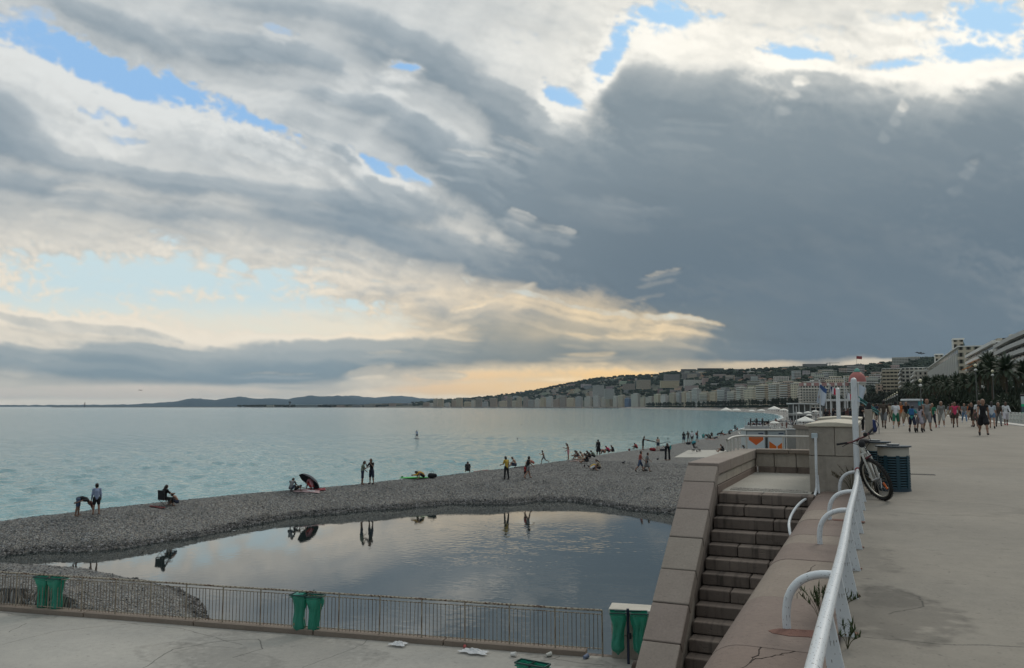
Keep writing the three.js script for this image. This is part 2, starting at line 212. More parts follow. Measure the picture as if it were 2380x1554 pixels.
function paint(r, g, b, rough = 0.8, metal = 0) { const k = [r, g, b, rough, metal].join(); if (!mats.has(k)) mats.set(k, new THREE.MeshStandardMaterial({ color: new THREE.Color().setRGB(r, g, b), roughness: rough, metalness: metal })); return mats.get(k); }
const std = (o) => new THREE.MeshPhysicalMaterial(o);
const C = (r, g, b) => new THREE.Color().setRGB(r, g, b);
function cells(n, size, seed, fn) { // wrapped cell pattern: distance to nearest and second nearest point, and a number of the cell
  const r = rng(seed), px = [], py = [], id = []; for (let i = 0; i < n * n; i++) { px.push(r()); py.push(r()); id.push(r()); }
  return (u, v) => { const x = u * n, y = v * n, X = Math.floor(x), Y = Math.floor(y); let d1 = 9, d2 = 9, k = 0; for (let j = -1; j <= 1; j++) for (let i = -1; i <= 1; i++) { const q = (((Y + j) % n + n) % n) * n + (((X + i) % n + n) % n), dx = X + i + px[q] - x, dy = Y + j + py[q] - y, d = Math.sqrt(dx * dx + dy * dy * 1.6); if (d < d1) { d2 = d1; d1 = d; k = id[q]; } else if (d < d2) d2 = d; } return [d1, d2, k]; };
}
const TX = {};
{
  const r = rng(5), speck = Float32Array.from({ length: 1 << 20 }, () => r());
  const sp = (i, j, n) => speck[((j * 7919 + i * 31 + n * 104729) & 0xfffff)];
  // trodden concrete of the promenade: fine aggregate, faint stains
  TX.concrete = dtex(1024, 1024, (u, v, i, j) => { const f = fbm(u * 4, v * 4, 6, 0.6, 4), g = fbm(u * 90, v * 90, 2, 0.5, 90), s = sp(i, j, 1), a = 0.83 + 0.12 * f + 0.13 * g + (s > 0.93 ? -0.16 : s > 0.86 ? 0.1 : 0), sh = 0.5 + 0.5 * noise(u * 7, v * 7, 7); return [a * (1 + 0.02 * sh), a, a * (0.98 - 0.02 * sh)]; }, true, 3.2);
  TX.concreteBump = dtex(512, 512, (u, v, i, j) => 0.5 + 0.25 * fbm(u * 60, v * 60, 3, 0.6, 60) + 0.18 * (sp(i, j, 2) - 0.5), false, 1.6);
  // unique ground colours: cracks, patches and stains where they lie (x, z in metres)
  TX.ground = (n, m, x0, z0, w, d, cracks, spots, seams) => dtex(n, m, (u, v, i, j) => {
    const x = x0 + u * w, z = z0 + v * d, f = fbm(x * 0.45, z * 0.45, 6, 0.6), g = fbm(x * 6, z * 6, 3, 0.6), s = sp(i, j, 11), wx = 0.12 * fbm(x * 1.3 + 7, z * 1.3, 4), wz = 0.12 * fbm(x * 1.3, z * 1.3 + 9, 4);
    let a = 0.83 + 0.15 * f + 0.1 * g + (s > 0.95 ? -0.13 : s > 0.9 ? 0.08 : 0), warm = 0.02 * f;
    for (const [sx, sz, rx, rz, k] of spots) { const q = Math.hypot((x + wx * 3 - sx) / rx, (z + wz * 3 - sz) / rz); if (q < 1.3) a *= 1 - k * smooth(1.15, 0.75, q + 0.5 * g) + (k > 0 ? -0.12 * smooth(0.12, 0.02, Math.abs(q - 1)) : 0); }
    for (const [pts, wd] of cracks) for (let k = 0; k + 1 < pts.length; k++) { const [ax, az] = pts[k], [bx, bz] = pts[k + 1], dx = bx - ax, dz = bz - az, X = x + wx, Z = z + wz, t = clamp(((X - ax) * dx + (Z - az) * dz) / (dx * dx + dz * dz)), e = Math.hypot(X - ax - dx * t, Z - az - dz * t); if (e < wd * 4) a *= 1 - 0.62 * smooth(wd * (0.6 + 0.9 * Math.abs(g)), wd * 0.25, e); }
    const pit = fbm(x * 3.1, z * 4.7, 4, 0.6); if (pit > 0.42) a *= 0.82; if (fbm(x * 14, z * 20, 2) > 0.62) a *= 0.6;
    return [a * (1 + warm), a, a * (0.985 - warm)];
  }, true);
  // dressed limestone
  TX.stone = dtex(512, 512, (u, v, i, j) => { const f = fbm(u * 3, v * 3, 6, 0.62, 3), g = fbm(u * 40, v * 40, 2, 0.5, 40), s = sp(i, j, 3), a = 0.84 + 0.16 * f + 0.1 * g + (s > 0.975 ? -0.25 : 0); return [a, a * (0.985 + 0.02 * f), a * (0.97 + 0.03 * f)]; }, true, 1.4);
  TX.stoneBump = dtex(512, 512, (u, v, i, j) => { const p = fbm(u * 20, v * 20, 4, 0.6, 20); return 0.55 + 0.3 * fbm(u * 6, v * 6, 5, 0.55, 6) - (p < -0.35 ? 0.3 : 0) + 0.08 * sp(i, j, 4); }, false, 1.4);
  // weathered stone with streaks of damp algae and soot run down from the joints
  TX.stained = dtex(512, 512, (u, v, i, j) => { const f = fbm(u * 4, v * 3, 6, 0.62, 4), st = fbm(u * 22, v * 1.5 + 0, 4, 0.5, 0), s = sp(i, j, 5), a = 0.72 + 0.26 * f - 0.3 * smooth(0.05, 0.5, st) + (s > 0.96 ? -0.18 : 0); return [a * 1.0, a * 0.99, a * 0.95]; }, true, 1.6);
  TX.grime = dtex(512, 512, (u, v, i, j) => { const f = fbm(u * 3, v * 2, 6, 0.62, 0), g = fbm(u * 30, v * 24, 3, 0.5, 0), st = fbm(u * 14, v * 1.2, 4, 0.5, 0), s = sp(i, j, 8), a = 0.8 + 0.24 * f + 0.1 * g - 0.12 * smooth(0.1, 0.5, st) + (s > 0.97 ? -0.15 : 0); return [a, a * 0.99, a * 0.965]; }, true, 1.9);
  // shingle: every stone its own grey
  const pc = cells(110, 1, 9), pf = cells(60, 1, 10);
  TX.pebble = dtex(1024, 1024, (u, v) => { const [, , k] = pc(u, v), [, , q] = pf(u, v), a = 0.2 + 1.15 * k * k + 0.3 * (q - 0.5); const w = q > 0.7 ? 0.06 : q < 0.2 ? -0.05 : 0; return [a * (0.72 + w), a * 0.72, a * (0.71 - w)]; }, true, 4.4);
  TX.pebbleBump = dtex(1024, 1024, (u, v) => { const [d1, d2] = pc(u, v), [e1] = pf(u, v); return clamp(0.6 * smooth(0, 0.5, d2 - d1) + 0.4 * (1 - e1)); }, false, 4.4);
  // old paint flaking off rusty iron
  TX.rust = dtex(256, 1024, (u, v, i, j) => { const f = fbm(u * 6, v * 40, 5, 0.6, 0), t = smooth(-0.02, 0.14, f + 0.1 * (sp(i, j, 6) - 0.5)); return mix3([0.36, 0.33, 0.26], mix3([0.13, 0.055, 0.03], [0.05, 0.03, 0.022], sp(i, j, 7)), t); }, true, [0.4, 3]);
  // white enamel with chips and scratches
  TX.white = dtex(512, 512, (u, v, i, j) => { const f = noise(u * 60, v * 26, 0), c = fbm(u * 5, v * 5, 4, 0.5, 5), a = 0.66 + 0.05 * c + 0.03 * sp(i, j, 9); return f > 0.62 + 0.25 * c ? [0.16, 0.15, 0.14] : [a * 0.96, a, a * 1.03]; }, true, [0.5, 0.8]);
  TX.sea = dtex(1024, 1024, (u, v) => { const w = 0.12 * fbm(u * 8, v * 8, 3, 0.5, 8), a = u + w, b = v + w; return 0.62 - 0.3 * Math.abs(fbm(a * 16, b * 10, 5, 0.55, 0)) + 0.22 * fbm(u * 34, v * 20, 4, 0.55, 34); }, false, 23);
}
const MAT = {
  promenade: std({ map: TX.concrete, bumpMap: TX.concreteBump, bumpScale: 0.004, color: C(0.27, 0.245, 0.212), roughness: 0.9, vertexColors: true }),
  terrace: std({ map: TX.concrete, bumpMap: TX.concreteBump, bumpScale: 0.006, color: C(0.4, 0.385, 0.355), roughness: 0.92, vertexColors: true }),
  pebble: std({ map: TX.pebble, bumpMap: TX.pebbleBump, bumpScale: 0.035, color: C(0.43, 0.43, 0.425), roughness: 0.95, vertexColors: true }),
  stoneA: std({ map: TX.stone, bumpMap: TX.stoneBump, bumpScale: 0.006, color: C(0.305, 0.26, 0.225), roughness: 0.85 }),
  stoneD: std({ map: TX.stone, bumpMap: TX.stoneBump, bumpScale: 0.006, color: C(0.29, 0.24, 0.21), roughness: 0.85 }),
  stoneE: std({ map: TX.stone, bumpMap: TX.stoneBump, bumpScale: 0.006, color: C(0.315, 0.275, 0.235), roughness: 0.85 }),
  stoneB: std({ map: TX.stone, bumpMap: TX.stoneBump, bumpScale: 0.008, color: C(0.21, 0.158, 0.132), roughness: 0.85 }),
  stoneC: std({ map: TX.stone, bumpMap: TX.stoneBump, bumpScale: 0.008, color: C(0.255, 0.21, 0.172), roughness: 0.85 }),
  stepA: std({ map: TX.stained, bumpMap: TX.stoneBump, bumpScale: 0.012, color: C(0.235, 0.19, 0.165), roughness: 0.9 }),
  stepB: std({ map: TX.stained, bumpMap: TX.stoneBump, bumpScale: 0.012, color: C(0.19, 0.152, 0.132), roughness: 0.9 }),
  pier: std({ map: TX.grime, bumpMap: TX.stoneBump, bumpScale: 0.01, color: C(0.42, 0.375, 0.325), roughness: 0.9 }),
  white: std({ map: TX.white, roughness: 0.35, color: C(1, 1, 1), clearcoat: 0.3, clearcoatRoughness: 0.3 }),
  rust: std({ map: TX.rust, roughness: 0.8 }),
  capA: std({ map: TX.stone, bumpMap: TX.stoneBump, bumpScale: 0.008, color: C(0.215, 0.165, 0.14), roughness: 0.85 }),
  joint: paint(0.05, 0.045, 0.04, 0.95),
};

// ---------------------------------------------------------------- lie of the land (metres; x to the right of the railing, -z along the promenade)
const PROM = 5.45, TERR = 1.1, POND = 0.1, WALL = -1.0;
function curve(pts) { return (z) => { if (z <= pts[0][0]) return pts[0][1]; for (let i = 1; i < pts.length; i++) if (z <= pts[i][0]) { const [a, p] = pts[i - 1], [b, q] = pts[i]; const t = (z - a) / (b - a); return p + (q - p) * t * t * (3 - 2 * t) * 0.35 + (q - p) * t * 0.65; } return pts[pts.length - 1][1]; }; }
const shoreX = curve([[-2707, -807], [-2100, -540], [-1600, -336], [-1143, -181], [-867, -98], [-700, -68], [-579, -52], [-480, -42], [-397, -37], [-244, -36.5], [-180, -32.8], [-120, -32.6], [-100, -34], [-75, -35], [-60, -37], [-50, -39.5], [-40, -42.8], [-25, -45.5], [0, -47], [40, -50]]);
const facadeX = curve([[-2707, -700], [-1600, -240], [-1143, -85], [-980, -30], [-900, 0], [-760, 22], [-620, 36], [-400, 39], [60, 39]]);
const pondEdge = [];
for (const [u, v] of [[0, 1293], [94, 1283], [189, 1284], [283, 1276], [378, 1260], [472, 1246], [575, 1222], [701, 1200], [827, 1190], [953, 1181], [1048, 1172], [1130, 1172], [1187, 1173], [1256, 1165], [1325, 1165], [1393, 1173], [1472, 1187], [1546, 1192]]) { const p = onY(u, v, POND); pondEdge.push([p.x, p.z]); }
pondEdge.push([-9.5, -50.5], [-6, -47], [-4, -42], [-3.2, -34], [-3.1, -18.9], [-6, -18.5]);
const fenceAt = (t) => [lerp(-5.98, -23.06, t), lerp(-18.44, -15.54, t)];
for (const t of [0.2, 0.4, 0.6]) { const p = fenceAt(t); pondEdge.push([p[0], p[1] - 0.1]); }
for (const [u, v] of [[488, 1452], [470, 1405], [420, 1372], [330, 1352], [200, 1343], [60, 1338], [-80, 1334]]) { const p = onY(u, v, POND); pondEdge.push([p.x, p.z]); }
pondEdge.push([-41, -19], [-43, -21.5], [-41, -23.5]);
function pondDistance(x, z) { // outside positive
  let best = 1e9, inside = false;
  for (let i = 0, j = pondEdge.length - 1; i < pondEdge.length; j = i++) {
    const [ax, az] = pondEdge[j], [bx, bz] = pondEdge[i], dx = bx - ax, dz = bz - az, t = clamp(((x - ax) * dx + (z - az) * dz) / (dx * dx + dz * dz)), ex = x - ax - dx * t, ez = z - az - dz * t;
    best = Math.min(best, ex * ex + ez * ez);
    if ((az > z) !== (bz > z) && x < (bx - ax) * (z - az) / (bz - az) + ax) inside = !inside;
  }
  return inside ? -Math.sqrt(best) : Math.sqrt(best);
}
const smin = (a, b, k) => { const h = clamp(0.5 + 0.5 * (b - a) / k); return lerp(b, a, h) - k * h * (1 - h); };
function beachH(x, z) {
  const far = z < -130, dP0 = far ? 30 : pondDistance(x, z), w = far ? 0 : 0.55 * fbm(x * 0.5, z * 0.5, 4);
  const dP = dP0 > -1 ? dP0 + w * smooth(-0.5, 1.5, dP0) : dP0;
  const slope = 1 / Math.sqrt(1 + Math.pow((shoreX(z + 3) - shoreX(z - 3)) / 6, 2)), dS = (x - shoreX(z)) * slope + 0.5 * fbm(x * 0.12 + 9, z * 0.12, 3);
  const top = 1.42 + 0.1 * fbm(x * 0.08, z * 0.08, 3) + 0.05 * fbm(x * 0.6, z * 0.6, 3) + 0.5 * smooth(-12, -4, x - (shoreX(z) + 32));
  let h = smin(dP < 0 ? POND + dP * 0.3 : POND + 0.33 * dP + 0.05 * smooth(0, 0.6, dP), dS < 0 ? dS * 0.12 : 0.25 * dS, 0.22);
  { const fx = -17.08, fz = 2.9, q = ((z + 18.44) * fx - (x + 5.98) * fz) / 17.33; if (q < 0.3 && x < -5) h = Math.min(h, lerp(-0.4, TERR + 0.05, smooth(-0.1, 0.3, q))); if (x > -3.4 && z > -20) h = Math.min(h, -0.3); }
  h = smin(h, top, 0.35) + (far ? 0 : 0.035 * fbm(x * 1.6, z * 1.6, 3) * smooth(0.1, 0.5, h));
  return h;
}
const onBeach = (u, v) => { // first place where the sight line meets the shingle, or where it passes closest over the crest
  const d = ray(u, v), q = new THREE.Vector3(); let best = 1e9, at = null; const far = (EYE - 0.4) / -d[1], near = (EYE - 2.2) / -d[1];
  for (let i = 0; i <= 160; i++) { const t = lerp(near, far, i / 160), x = d[0] * t, z = d[2] * t, gap = EYE + d[1] * t - beachH(x, z); if (gap < best) { best = gap; at = [x, z]; } if (gap <= 0.02) break; }
  return q.set(at[0], beachH(at[0], at[1]), at[1]);
};

// sea: one sheet of waves out to the horizon
{
  const r = rng(21), waves = [];
  for (let i = 0; i < 30; i++) { const L = 0.7 * Math.pow(7, i / 29), a = -0.1 + (r() - 0.5) * 2.2, A = 0.0105 * Math.pow(L, 0.75); waves.push([Math.cos(a) * 6.283 / L, Math.sin(a) * 6.283 / L, r() * 6.28, A, L]); }
  const NR = 620, NA = 620, a0 = Math.atan2(FWD[0], -FWD[1]);
  const g = gridGeo(NA, NR, (s, t) => {
    const az = a0 + lerp(-1.75, 0.62, s), rad = 24 * Math.pow(20000 / 24, Math.pow(t, 1.08)), x = Math.sin(az) * rad, z = -Math.cos(az) * rad;
    const step = rad * (0.004 + 0.008 * t), calm = smooth(-3, 10, shoreX(clamp(z, -2700, 40)) - x) * 0.75 + 0.25;
    let y = 0;
    if (rad < 5000) { const gust = 0.75 + 0.5 * fbm(x * 0.02, z * 0.03, 3); for (const w of waves) { const k = smooth(1.6, 4.5, w[4] / step); if (k > 0) { const p = Math.sin(w[0] * x + w[1] * z + w[2] + 1.2 * noise(x * 0.05 + w[2], z * 0.05)); y += k * w[3] * (p + 0.35 * p * Math.abs(p)); } } y *= gust * calm; }
    const inland = x - shoreX(clamp(z, -2700, 40));
    return [x, inland > 1 ? lerp(y, -1.2, smooth(1, 5, inland)) : y, z, x, z];
  });
  vcol(g, (x, y, z) => { const d = Math.max(0, shoreX(clamp(z, -2700, 40)) - x), n = 0.5 + 0.5 * fbm(x * 0.03, z * 0.02, 3), near = Math.exp(-d / 60); return [0.75 + 0.6 * near + 0.2 * n, 0.85 + 0.5 * near + 0.1 * n, 0.9 + 0.4 * near + 0.1 * n]; });
  struct('sea', g, std({ color: C(0.085, 0.205, 0.225), roughness: 0.11, ior: 1.36, bumpMap: TX.sea, bumpScale: 0.42, vertexColors: true }), 'grey turquoise choppy sea of the bay');
  // foam where the swell breaks on the shingle
  const foam = dtex(512, 128, (u, v) => { const e = v + 0.5 * fbm(u * 9, v * 2, 5, 0.6, 9), a = smooth(0.25, 0.45, e) * smooth(0.95, 0.7, e) * smooth(-0.28, 0.12, fbm(u * 60, v * 14, 4, 0.6, 60)); return [0.85, 0.88, 0.87, a]; }, true);
  const strip = (z0, z1, n, w, off, y) => gridGeo(n, 6, (s, t) => { const z = lerp(z0, z1, s), x = shoreX(z) - off + (t - 0.5) * w + 1.1 * fbm(z * 0.06, off, 3); return [x, y + 0.05 * Math.sin(t * 9), z, (z) / 40, t]; });
  struct('surf', strip(-240, -520, 300, 2.2, 1.0, 0.1), std({ map: foam, transparent: true, roughness: 0.9 }), 'thin line of white foam along the waterline');
  struct('surf_001', strip(-420, -2600, 300, 12, 5, 0.3), std({ map: foam, transparent: true, roughness: 0.9 }), 'white breakers along the far curve of the beach');
}
// still pond behind the shingle bank
{
  const ripples = dtex(1024, 1024, (u, v) => { const x = -46 + u * 46, z = -58 + v * 46, p = onPatch(x, z); return 0.5 + p * (0.5 * fbm(x * 2.6, z * 3.4, 4, 0.55)); }, false);
  function onPatch(x, z) { let a = 0.03 + 0.05 * smooth(-0.1, 0.5, fbm(x * 0.12, z * 0.2, 3)); for (const [px, pz, r] of [[-19, -40, 5], [-13, -38, 5], [-16, -33, 3], [-9, -24, 5], [-10, -30, 4]]) a += 0.42 * Math.exp(-((x - px) ** 2 + ((z - pz) * 1.2) ** 2) / (r * r)) * smooth(-0.35, 0.3, fbm(x * 0.5, z * 0.8, 3)); return Math.min(a, 0.6); }
  ripples.wrapS = ripples.wrapT = THREE.ClampToEdgeWrapping;
  const g = gridGeo(92, 92, (s, t) => [-46 + s * 46, POND, -58 + t * 46, s, t]), keep = [], ix = g.index.array, P = g.attributes.position;
  for (let i = 0; i < ix.length; i += 3) if (pondDistance(P.getX(ix[i]), P.getZ(ix[i])) < 2.2) keep.push(ix[i], ix[i + 1], ix[i + 2]);
  g.setIndex(keep);
  struct('pond', g, std({ color: C(0.016, 0.024, 0.023), roughness: 0.03, ior: 2.1, bumpMap: ripples, bumpScale: 0.03 }), 'still shallow pond mirroring the cloudy sky');
}
// shingle beach
{
  const zs = []; let z = 24; while (z > -330) { zs.push(z); z -= z > -75 ? 0.3 : z > -130 ? 0.6 : 2; }
  const NX = 190, x0 = -58, x1 = -0.9;
  const g = gridGeo(NX, zs.length - 1, (s, t, i, j) => { const Z = zs[j], X = x0 + (x1 - x0) * s; return [X, beachH(X, Z), Z, X, Z]; });
  const wet = (x, y, z) => { const n = fbm(x * 0.25, z * 0.25, 4), k = 0.96 + 0.2 * n + 0.14 * fbm(x * 0.9, z * 0.9, 3), d = y < 0.32 + 0.2 * n && x > -44 ? 0.5 : 1; return [k * d * (1.0 + 0.03 * n), k * d, k * d * (0.99 - 0.03 * n)]; };
  vcol(g, wet);
  struct('beach', g, MAT.pebble, 'grey shingle beach with a bank between sea and pond');
  const h = gridGeo(10, 240, (s, t) => { const Z = lerp(-329, -2720, t), a = shoreX(Z) - 8, X = a + s * 44; return [X, s < 0.05 ? -0.6 : lerp(0.35, 3, Math.pow(s, 0.8)), Z, X, Z]; });
  vcol(h, () => [1.15, 1.12, 1.08]);
  struct('beach_001', h, MAT.pebble, 'shingle beach along the far curve of the bay');
  // loose larger stones, thickest along the rim of the pond
  const r = rng(77), n = 60000, stone = new THREE.IcosahedronGeometry(1, 0), im = new THREE.InstancedMesh(stone, std({ color: C(1, 1, 1), roughness: 0.9 }), n), M = new THREE.Matrix4(), q = new THREE.Quaternion(), e = new THREE.Euler(), c = new THREE.Color();
  let k = 0;
  for (let i = 0; k < n && i < 400000; i++) {
    const x = -47 + r() * 43, zz = -16 - Math.pow(r(), 0.8) * 62, d = pondDistance(x, zz);
    if (d < -0.05 || x < shoreX(zz) + 1) continue;
    const rim = d < 0.5 ? 0.8 : 0.22 + 0.25 * fbm(x * 0.4, zz * 0.4, 3); if (r() > rim) continue;
    const y = beachH(x, zz); if (y < 0.04) continue;
    const s = (d < 0.45 ? 0.035 + 0.06 * r() * r() : 0.018 + 0.034 * r() * r() * r());
    M.compose(new THREE.Vector3(x, y + s * 0.15, zz), q.setFromEuler(e.set(r() * 6, r() * 6, r() * 6)), new THREE.Vector3(s * (0.8 + 0.6 * r()), s * 0.6, s * (0.8 + 0.5 * r())));
    const b = 0.045 + 0.22 * Math.pow(r(), 1.8); im.setMatrixAt(k, M); im.setColorAt(k, c.setRGB(b * 1.02, b, b * (0.94 + 0.08 * r()))); k++;
  }
  im.count = k; im.name = 'loose_pebbles'; stuff(im, 'loose grey pebbles strewn over the shingle bank');
}
// lower terrace with its edge towards the pond
{
  const A = fenceAt(-0.03), B = fenceAt(2.2);
  const dir = new THREE.Vector2(B[0] - A[0], B[1] - A[1]).normalize();
  const tint = (x, y, z) => { const f = fbm(x * 0.35, z * 0.35, 5), patch = smooth(0.06, 0.16, fbm(x * 0.22 + 3.1, z * 0.3 + 8, 4)), crack = 1; let k = 1.02 + 0.22 * f + 0.14 * fbm(x * 1.6, z * 1.6, 4) - 0.24 * patch; return [k * crack, k * 0.995 * crack, k * (0.985 + 0.02 * patch)]; };
  const g = gridGeo(220, 120, (s, t) => { const p = lerp(-1, 42, s), d = t * 26; const x = A[0] + dir.x * p - dir.y * -d * 0, z = A[1] + dir.y * p; return [x + 0.168 * d, TERR + 0.012 * fbm(x * 0.4, (z + d) * 0.4, 3), z + 0.986 * d, x + 0.168 * d, z + d]; });
  vcol(g, (x, y, z) => { const k = 1 + 0.05 * fbm(x * 0.2, z * 0.2, 3); return [k, k, k]; });
  const T = (u, v) => { const p = onY(u, v, TERR); return [p.x, p.z]; };
  { const uv = g.attributes.uv; for (let i = 0; i < uv.count; i++) uv.setXY(i, (uv.getX(i) + 30) / 28, (uv.getY(i) + 20) / 14); }
  const ground = TX.ground(2048, 1024, -30, -20, 28, 14, [
    [[T(250, 1446), T(420, 1462), T(560, 1500)], 0.02], [[T(0, 1500), T(120, 1470), T(420, 1440)], 0.016], [[T(330, 1554), T(400, 1510), T(520, 1490), T(600, 1486), T(610, 1510), T(540, 1530)], 0.03], [[T(1190, 1536), T(1260, 1528), T(1330, 1540), T(1400, 1548)], 0.03], [[T(1240, 1545), T(1300, 1527)], 0.025], [[T(700, 1554), T(840, 1500), T(860, 1482)], 0.02], [[T(0, 1424), T(60, 1432), T(130, 1428)], 0.03], [[T(20, 1470), T(60, 1450)], 0.02],
  ], [[...T(640, 1520), 2.6, 1.6, 0.14], [...T(470, 1530), 2.0, 0.8, 0.1], [...T(1320, 1536), 1.0, 0.35, 0.2], [...T(60, 1428), 1.2, 0.3, 0.18], [...T(200, 1520), 2.4, 1.2, -0.06]]);
  ground.wrapS = ground.wrapT = THREE.MirroredRepeatWrapping;
  struct('terrace', g, std({ map: ground, bumpMap: TX.concreteBump, bumpScale: 0.006, color: C(0.4, 0.385, 0.355), roughness: 0.92, vertexColors: true }), 'pale worn concrete terrace below the promenade');
  const edge = (x0, y0, w, h) => { const L = 44, q = box(L, h, w, 0, y0, 0); q.rotateY(-Math.atan2(dir.y, dir.x)); return q.translate((A[0] + dir.x * (L / 2 - 1)) + x0 * -dir.y * 0, 0, A[1] + dir.y * (L / 2 - 1) - 0.02); };
  struct('terrace_wall', boxUV(edge(0, 0.0, 0.5, 2.16)), MAT.stepA, 'stone front of the terrace down to the pond');
  const sill = thing('fence_kerb', 'low pale concrete kerb under the rusty fence', 'kerb', [0, 0, 0]);
  for (let i = 0; i < 12; i++) { const p = 0.9 + i * 3.5, b = rbox(3.47, 0.13, 0.34, 0.015); b.rotateY(-Math.atan2(dir.y, dir.x)); b.translate(A[0] + dir.x * (p + 1.75), TERR + 0.06, A[1] + dir.y * (p + 1.75) - 0.05); part(sill, 'kerb_stone', boxUV(b), MAT.stoneC); }
}
// promenade
{
  const zs = []; let z = 14; while (z > -1200) { zs.push(z); z -= z > -30 ? 0.3 : z > -120 ? 1.5 : 20; }
  const g = gridGeo(150, zs.length - 1, (s, t, i, j) => { const Z = zs[j], r = facadeX(Z) - 16, l = Z > -420 ? -0.25 : shoreX(Z) + 36, X = Z > -130 ? -0.25 + (s < 0.5 ? s * 24 : 12 + (s - 0.5) * 2 * (r - 12)) : lerp(l, r, s); return [X, PROM + (Z > -21.9 && Z < 2.9 && X < 10.9 ? -0.05 : Z > -40 ? 0.006 * fbm(X * 0.5, Z * 0.5, 3) : 0), Z, X, Z]; });
  vcol(g, (x, y, z) => { const f = fbm(x * 0.3, z * 0.3, 5), q = fbm(x * 1.3 + 5, z * 1.3, 4), dirt = Math.exp(-Math.pow((x + 0.1) / 0.5, 2)) * smooth(-0.2, 0.5, q + 0.3); const blot = Math.exp(-(Math.pow((x - 0.3) / 0.42, 2) + Math.pow((z + 6) / 0.7, 2))) * smooth(-0.15, 0.3, q); const k = 1.0 + 0.2 * f + 0.12 * q - 0.22 * dirt - 0.34 * blot; return [k, k * 0.995, k * 0.985]; });
  { // the stretch by the stairs carries its own cracks and stains
    const near = gridGeo(60, 80, (s, t) => { const X = lerp(-0.25, 11, s), Z = lerp(3, -22, t); return [X, PROM + 0.004 + 0.006 * fbm(X * 0.5, Z * 0.5, 3), Z, (X + 0.25) / 11.25, (3 - Z) / 25]; });
    vcol(near, (x, y, z) => { const q = fbm(x * 1.3 + 5, z * 1.3, 4), dirt = Math.exp(-Math.pow((x + 0.1) / 0.4, 2)) * smooth(-0.2, 0.5, q + 0.3), f = fbm(x * 0.3, z * 0.3, 5), k = 1 + 0.2 * f - 0.2 * dirt; return [k, k, k * 0.99]; });
    const P = (u, v) => { const p = onY(u, v, PROM); return [p.x, p.z]; };
    const map = TX.ground(1024, 2048, -0.25, 3, 11.25, -25, [[[P(1990, 1484), P(2080, 1488), P(2200, 1500), P(2390, 1510)], 0.012], [[P(2140, 1390), P(2150, 1410), P(2120, 1425), P(2080, 1432)], 0.01]], [[...P(2050, 1420), 0.5, 0.75, 0.3], [...P(2080, 1395), 0.25, 0.3, 0.2], [...P(2010, 1300), 0.2, 0.6, 0.14], [...P(2150, 1180), 1.2, 0.9, 0.06]]);
    const m = std({ map, bumpMap: TX.concreteBump, bumpScale: 0.004, color: C(0.27, 0.245, 0.212), roughness: 0.9, vertexColors: true });
    struct('promenade_001', near, m, 'cracked and stained concrete of the promenade beside the railing');
  }
  struct('promenade', g, MAT.promenade, 'broad beige concrete promenade');
  const wallGeo = boxUV(span(WALL + 0.02, -0.24, -1, PROM - 0.28, -420, 14));
  struct('sea_wall', wallGeo, MAT.stepA, 'stone wall carrying the promenade above the beach');
  const road = gridGeo(2, 80, (s, t) => { const Z = lerp(20, -1200, t), f = facadeX(Z); return [lerp(f - 16.2, f + 30, s), PROM - 0.12, Z, s * 40, Z]; });
  struct('road', road, std({ map: TX.concrete, color: C(0.07, 0.07, 0.072), roughness: 0.9 }), 'dark asphalt road beside the promenade');
  // fine cracks are real gaps: dark filler in a groove
}

// ---------------------------------------------------------------- stairs, parapet, pier and coping: every stone a piece
const stoneRng = rng(31);
const pick = (a) => a[Math.floor(stoneRng() * a.length)];
const stones = [MAT.stoneA, MAT.stoneD, MAT.stoneA, MAT.stoneE];
function stone(parent, w, h, d, x, y, z, m, r = 0.012, label, name = 'stone_block') { const g = boxUV(rbox(w, h, d, r), 1, stoneRng() * 3, stoneRng() * 3); const o = part(parent, name, g, m, label); o.position.set(x, y, z); return o; }
const SX0 = -2.46, SX1 = -0.98, NOSE = -13.98, RISE = 0.174, RUN = 0.258;
{
  const t = thing('stone_staircase', 'worn stone staircase going down from the landing to the lower terrace', 'staircase');
  for (let k = 0; k < 27; k++) {   // each step: two or three long blocks with a worn nose, and a riser set back under it
    const y = PROM - k * RISE, z = NOSE + k * RUN, cut = k % 3 === 0 ? [0, 0.46, 1] : k % 3 === 1 ? [0, 0.3, 0.72, 1] : [0, 0.62, 1];
    const step = new THREE.Group(); step.name = 'step'; t.add(step); step.position.set(0, y, z);
    for (let i = 0; i + 1 < cut.length; i++) {
      const a = lerp(SX0, SX1 + 0.03, cut[i]) + 0.004, b = lerp(SX0, SX1 + 0.03, cut[i + 1]) - 0.004, dy = -0.006 * stoneRng(), dz = 0.012 * (stoneRng() - 0.5);
      stone(step, b - a, RISE - 0.005, 0.42, (a + b) / 2, -RISE / 2 + dy, -0.21 + dz, stoneRng() > 0.5 ? MAT.stepA : MAT.stepB, 0.022);
    }
  }
  // landing of washed concrete with a rough gritty strip before the first step
  const pv = std({ map: TX.concrete, bumpMap: TX.concreteBump, bumpScale: 0.01, color: C(0.40, 0.385, 0.35), roughness: 0.95 });
  part(t, 'landing_slab', boxUV(span(SX0 - 0.1, -1.02, PROM - 0.25, PROM - 0.008, -18.8, NOSE - 0.42)), pv);
  const r = rng(8), bumps = []; for (let i = 0; i < 420; i++) { const s = 0.012 + 0.014 * r(); bumps.push(xf(new THREE.IcosahedronGeometry(1, 0), { s: [s, s * 0.6, s], ry: r() * 6, x: lerp(SX0 + 0.1, -1.1, r()), y: PROM - 0.004, z: NOSE - 0.58 - 0.4 * Math.pow(r(), 1.4) })); }
  const grit = new THREE.Mesh(merge(bumps), paint(0.3, 0.28, 0.25, 0.95)); grit.name = 'gritty_strip'; stuff(grit, undefined, undefined, t);
}
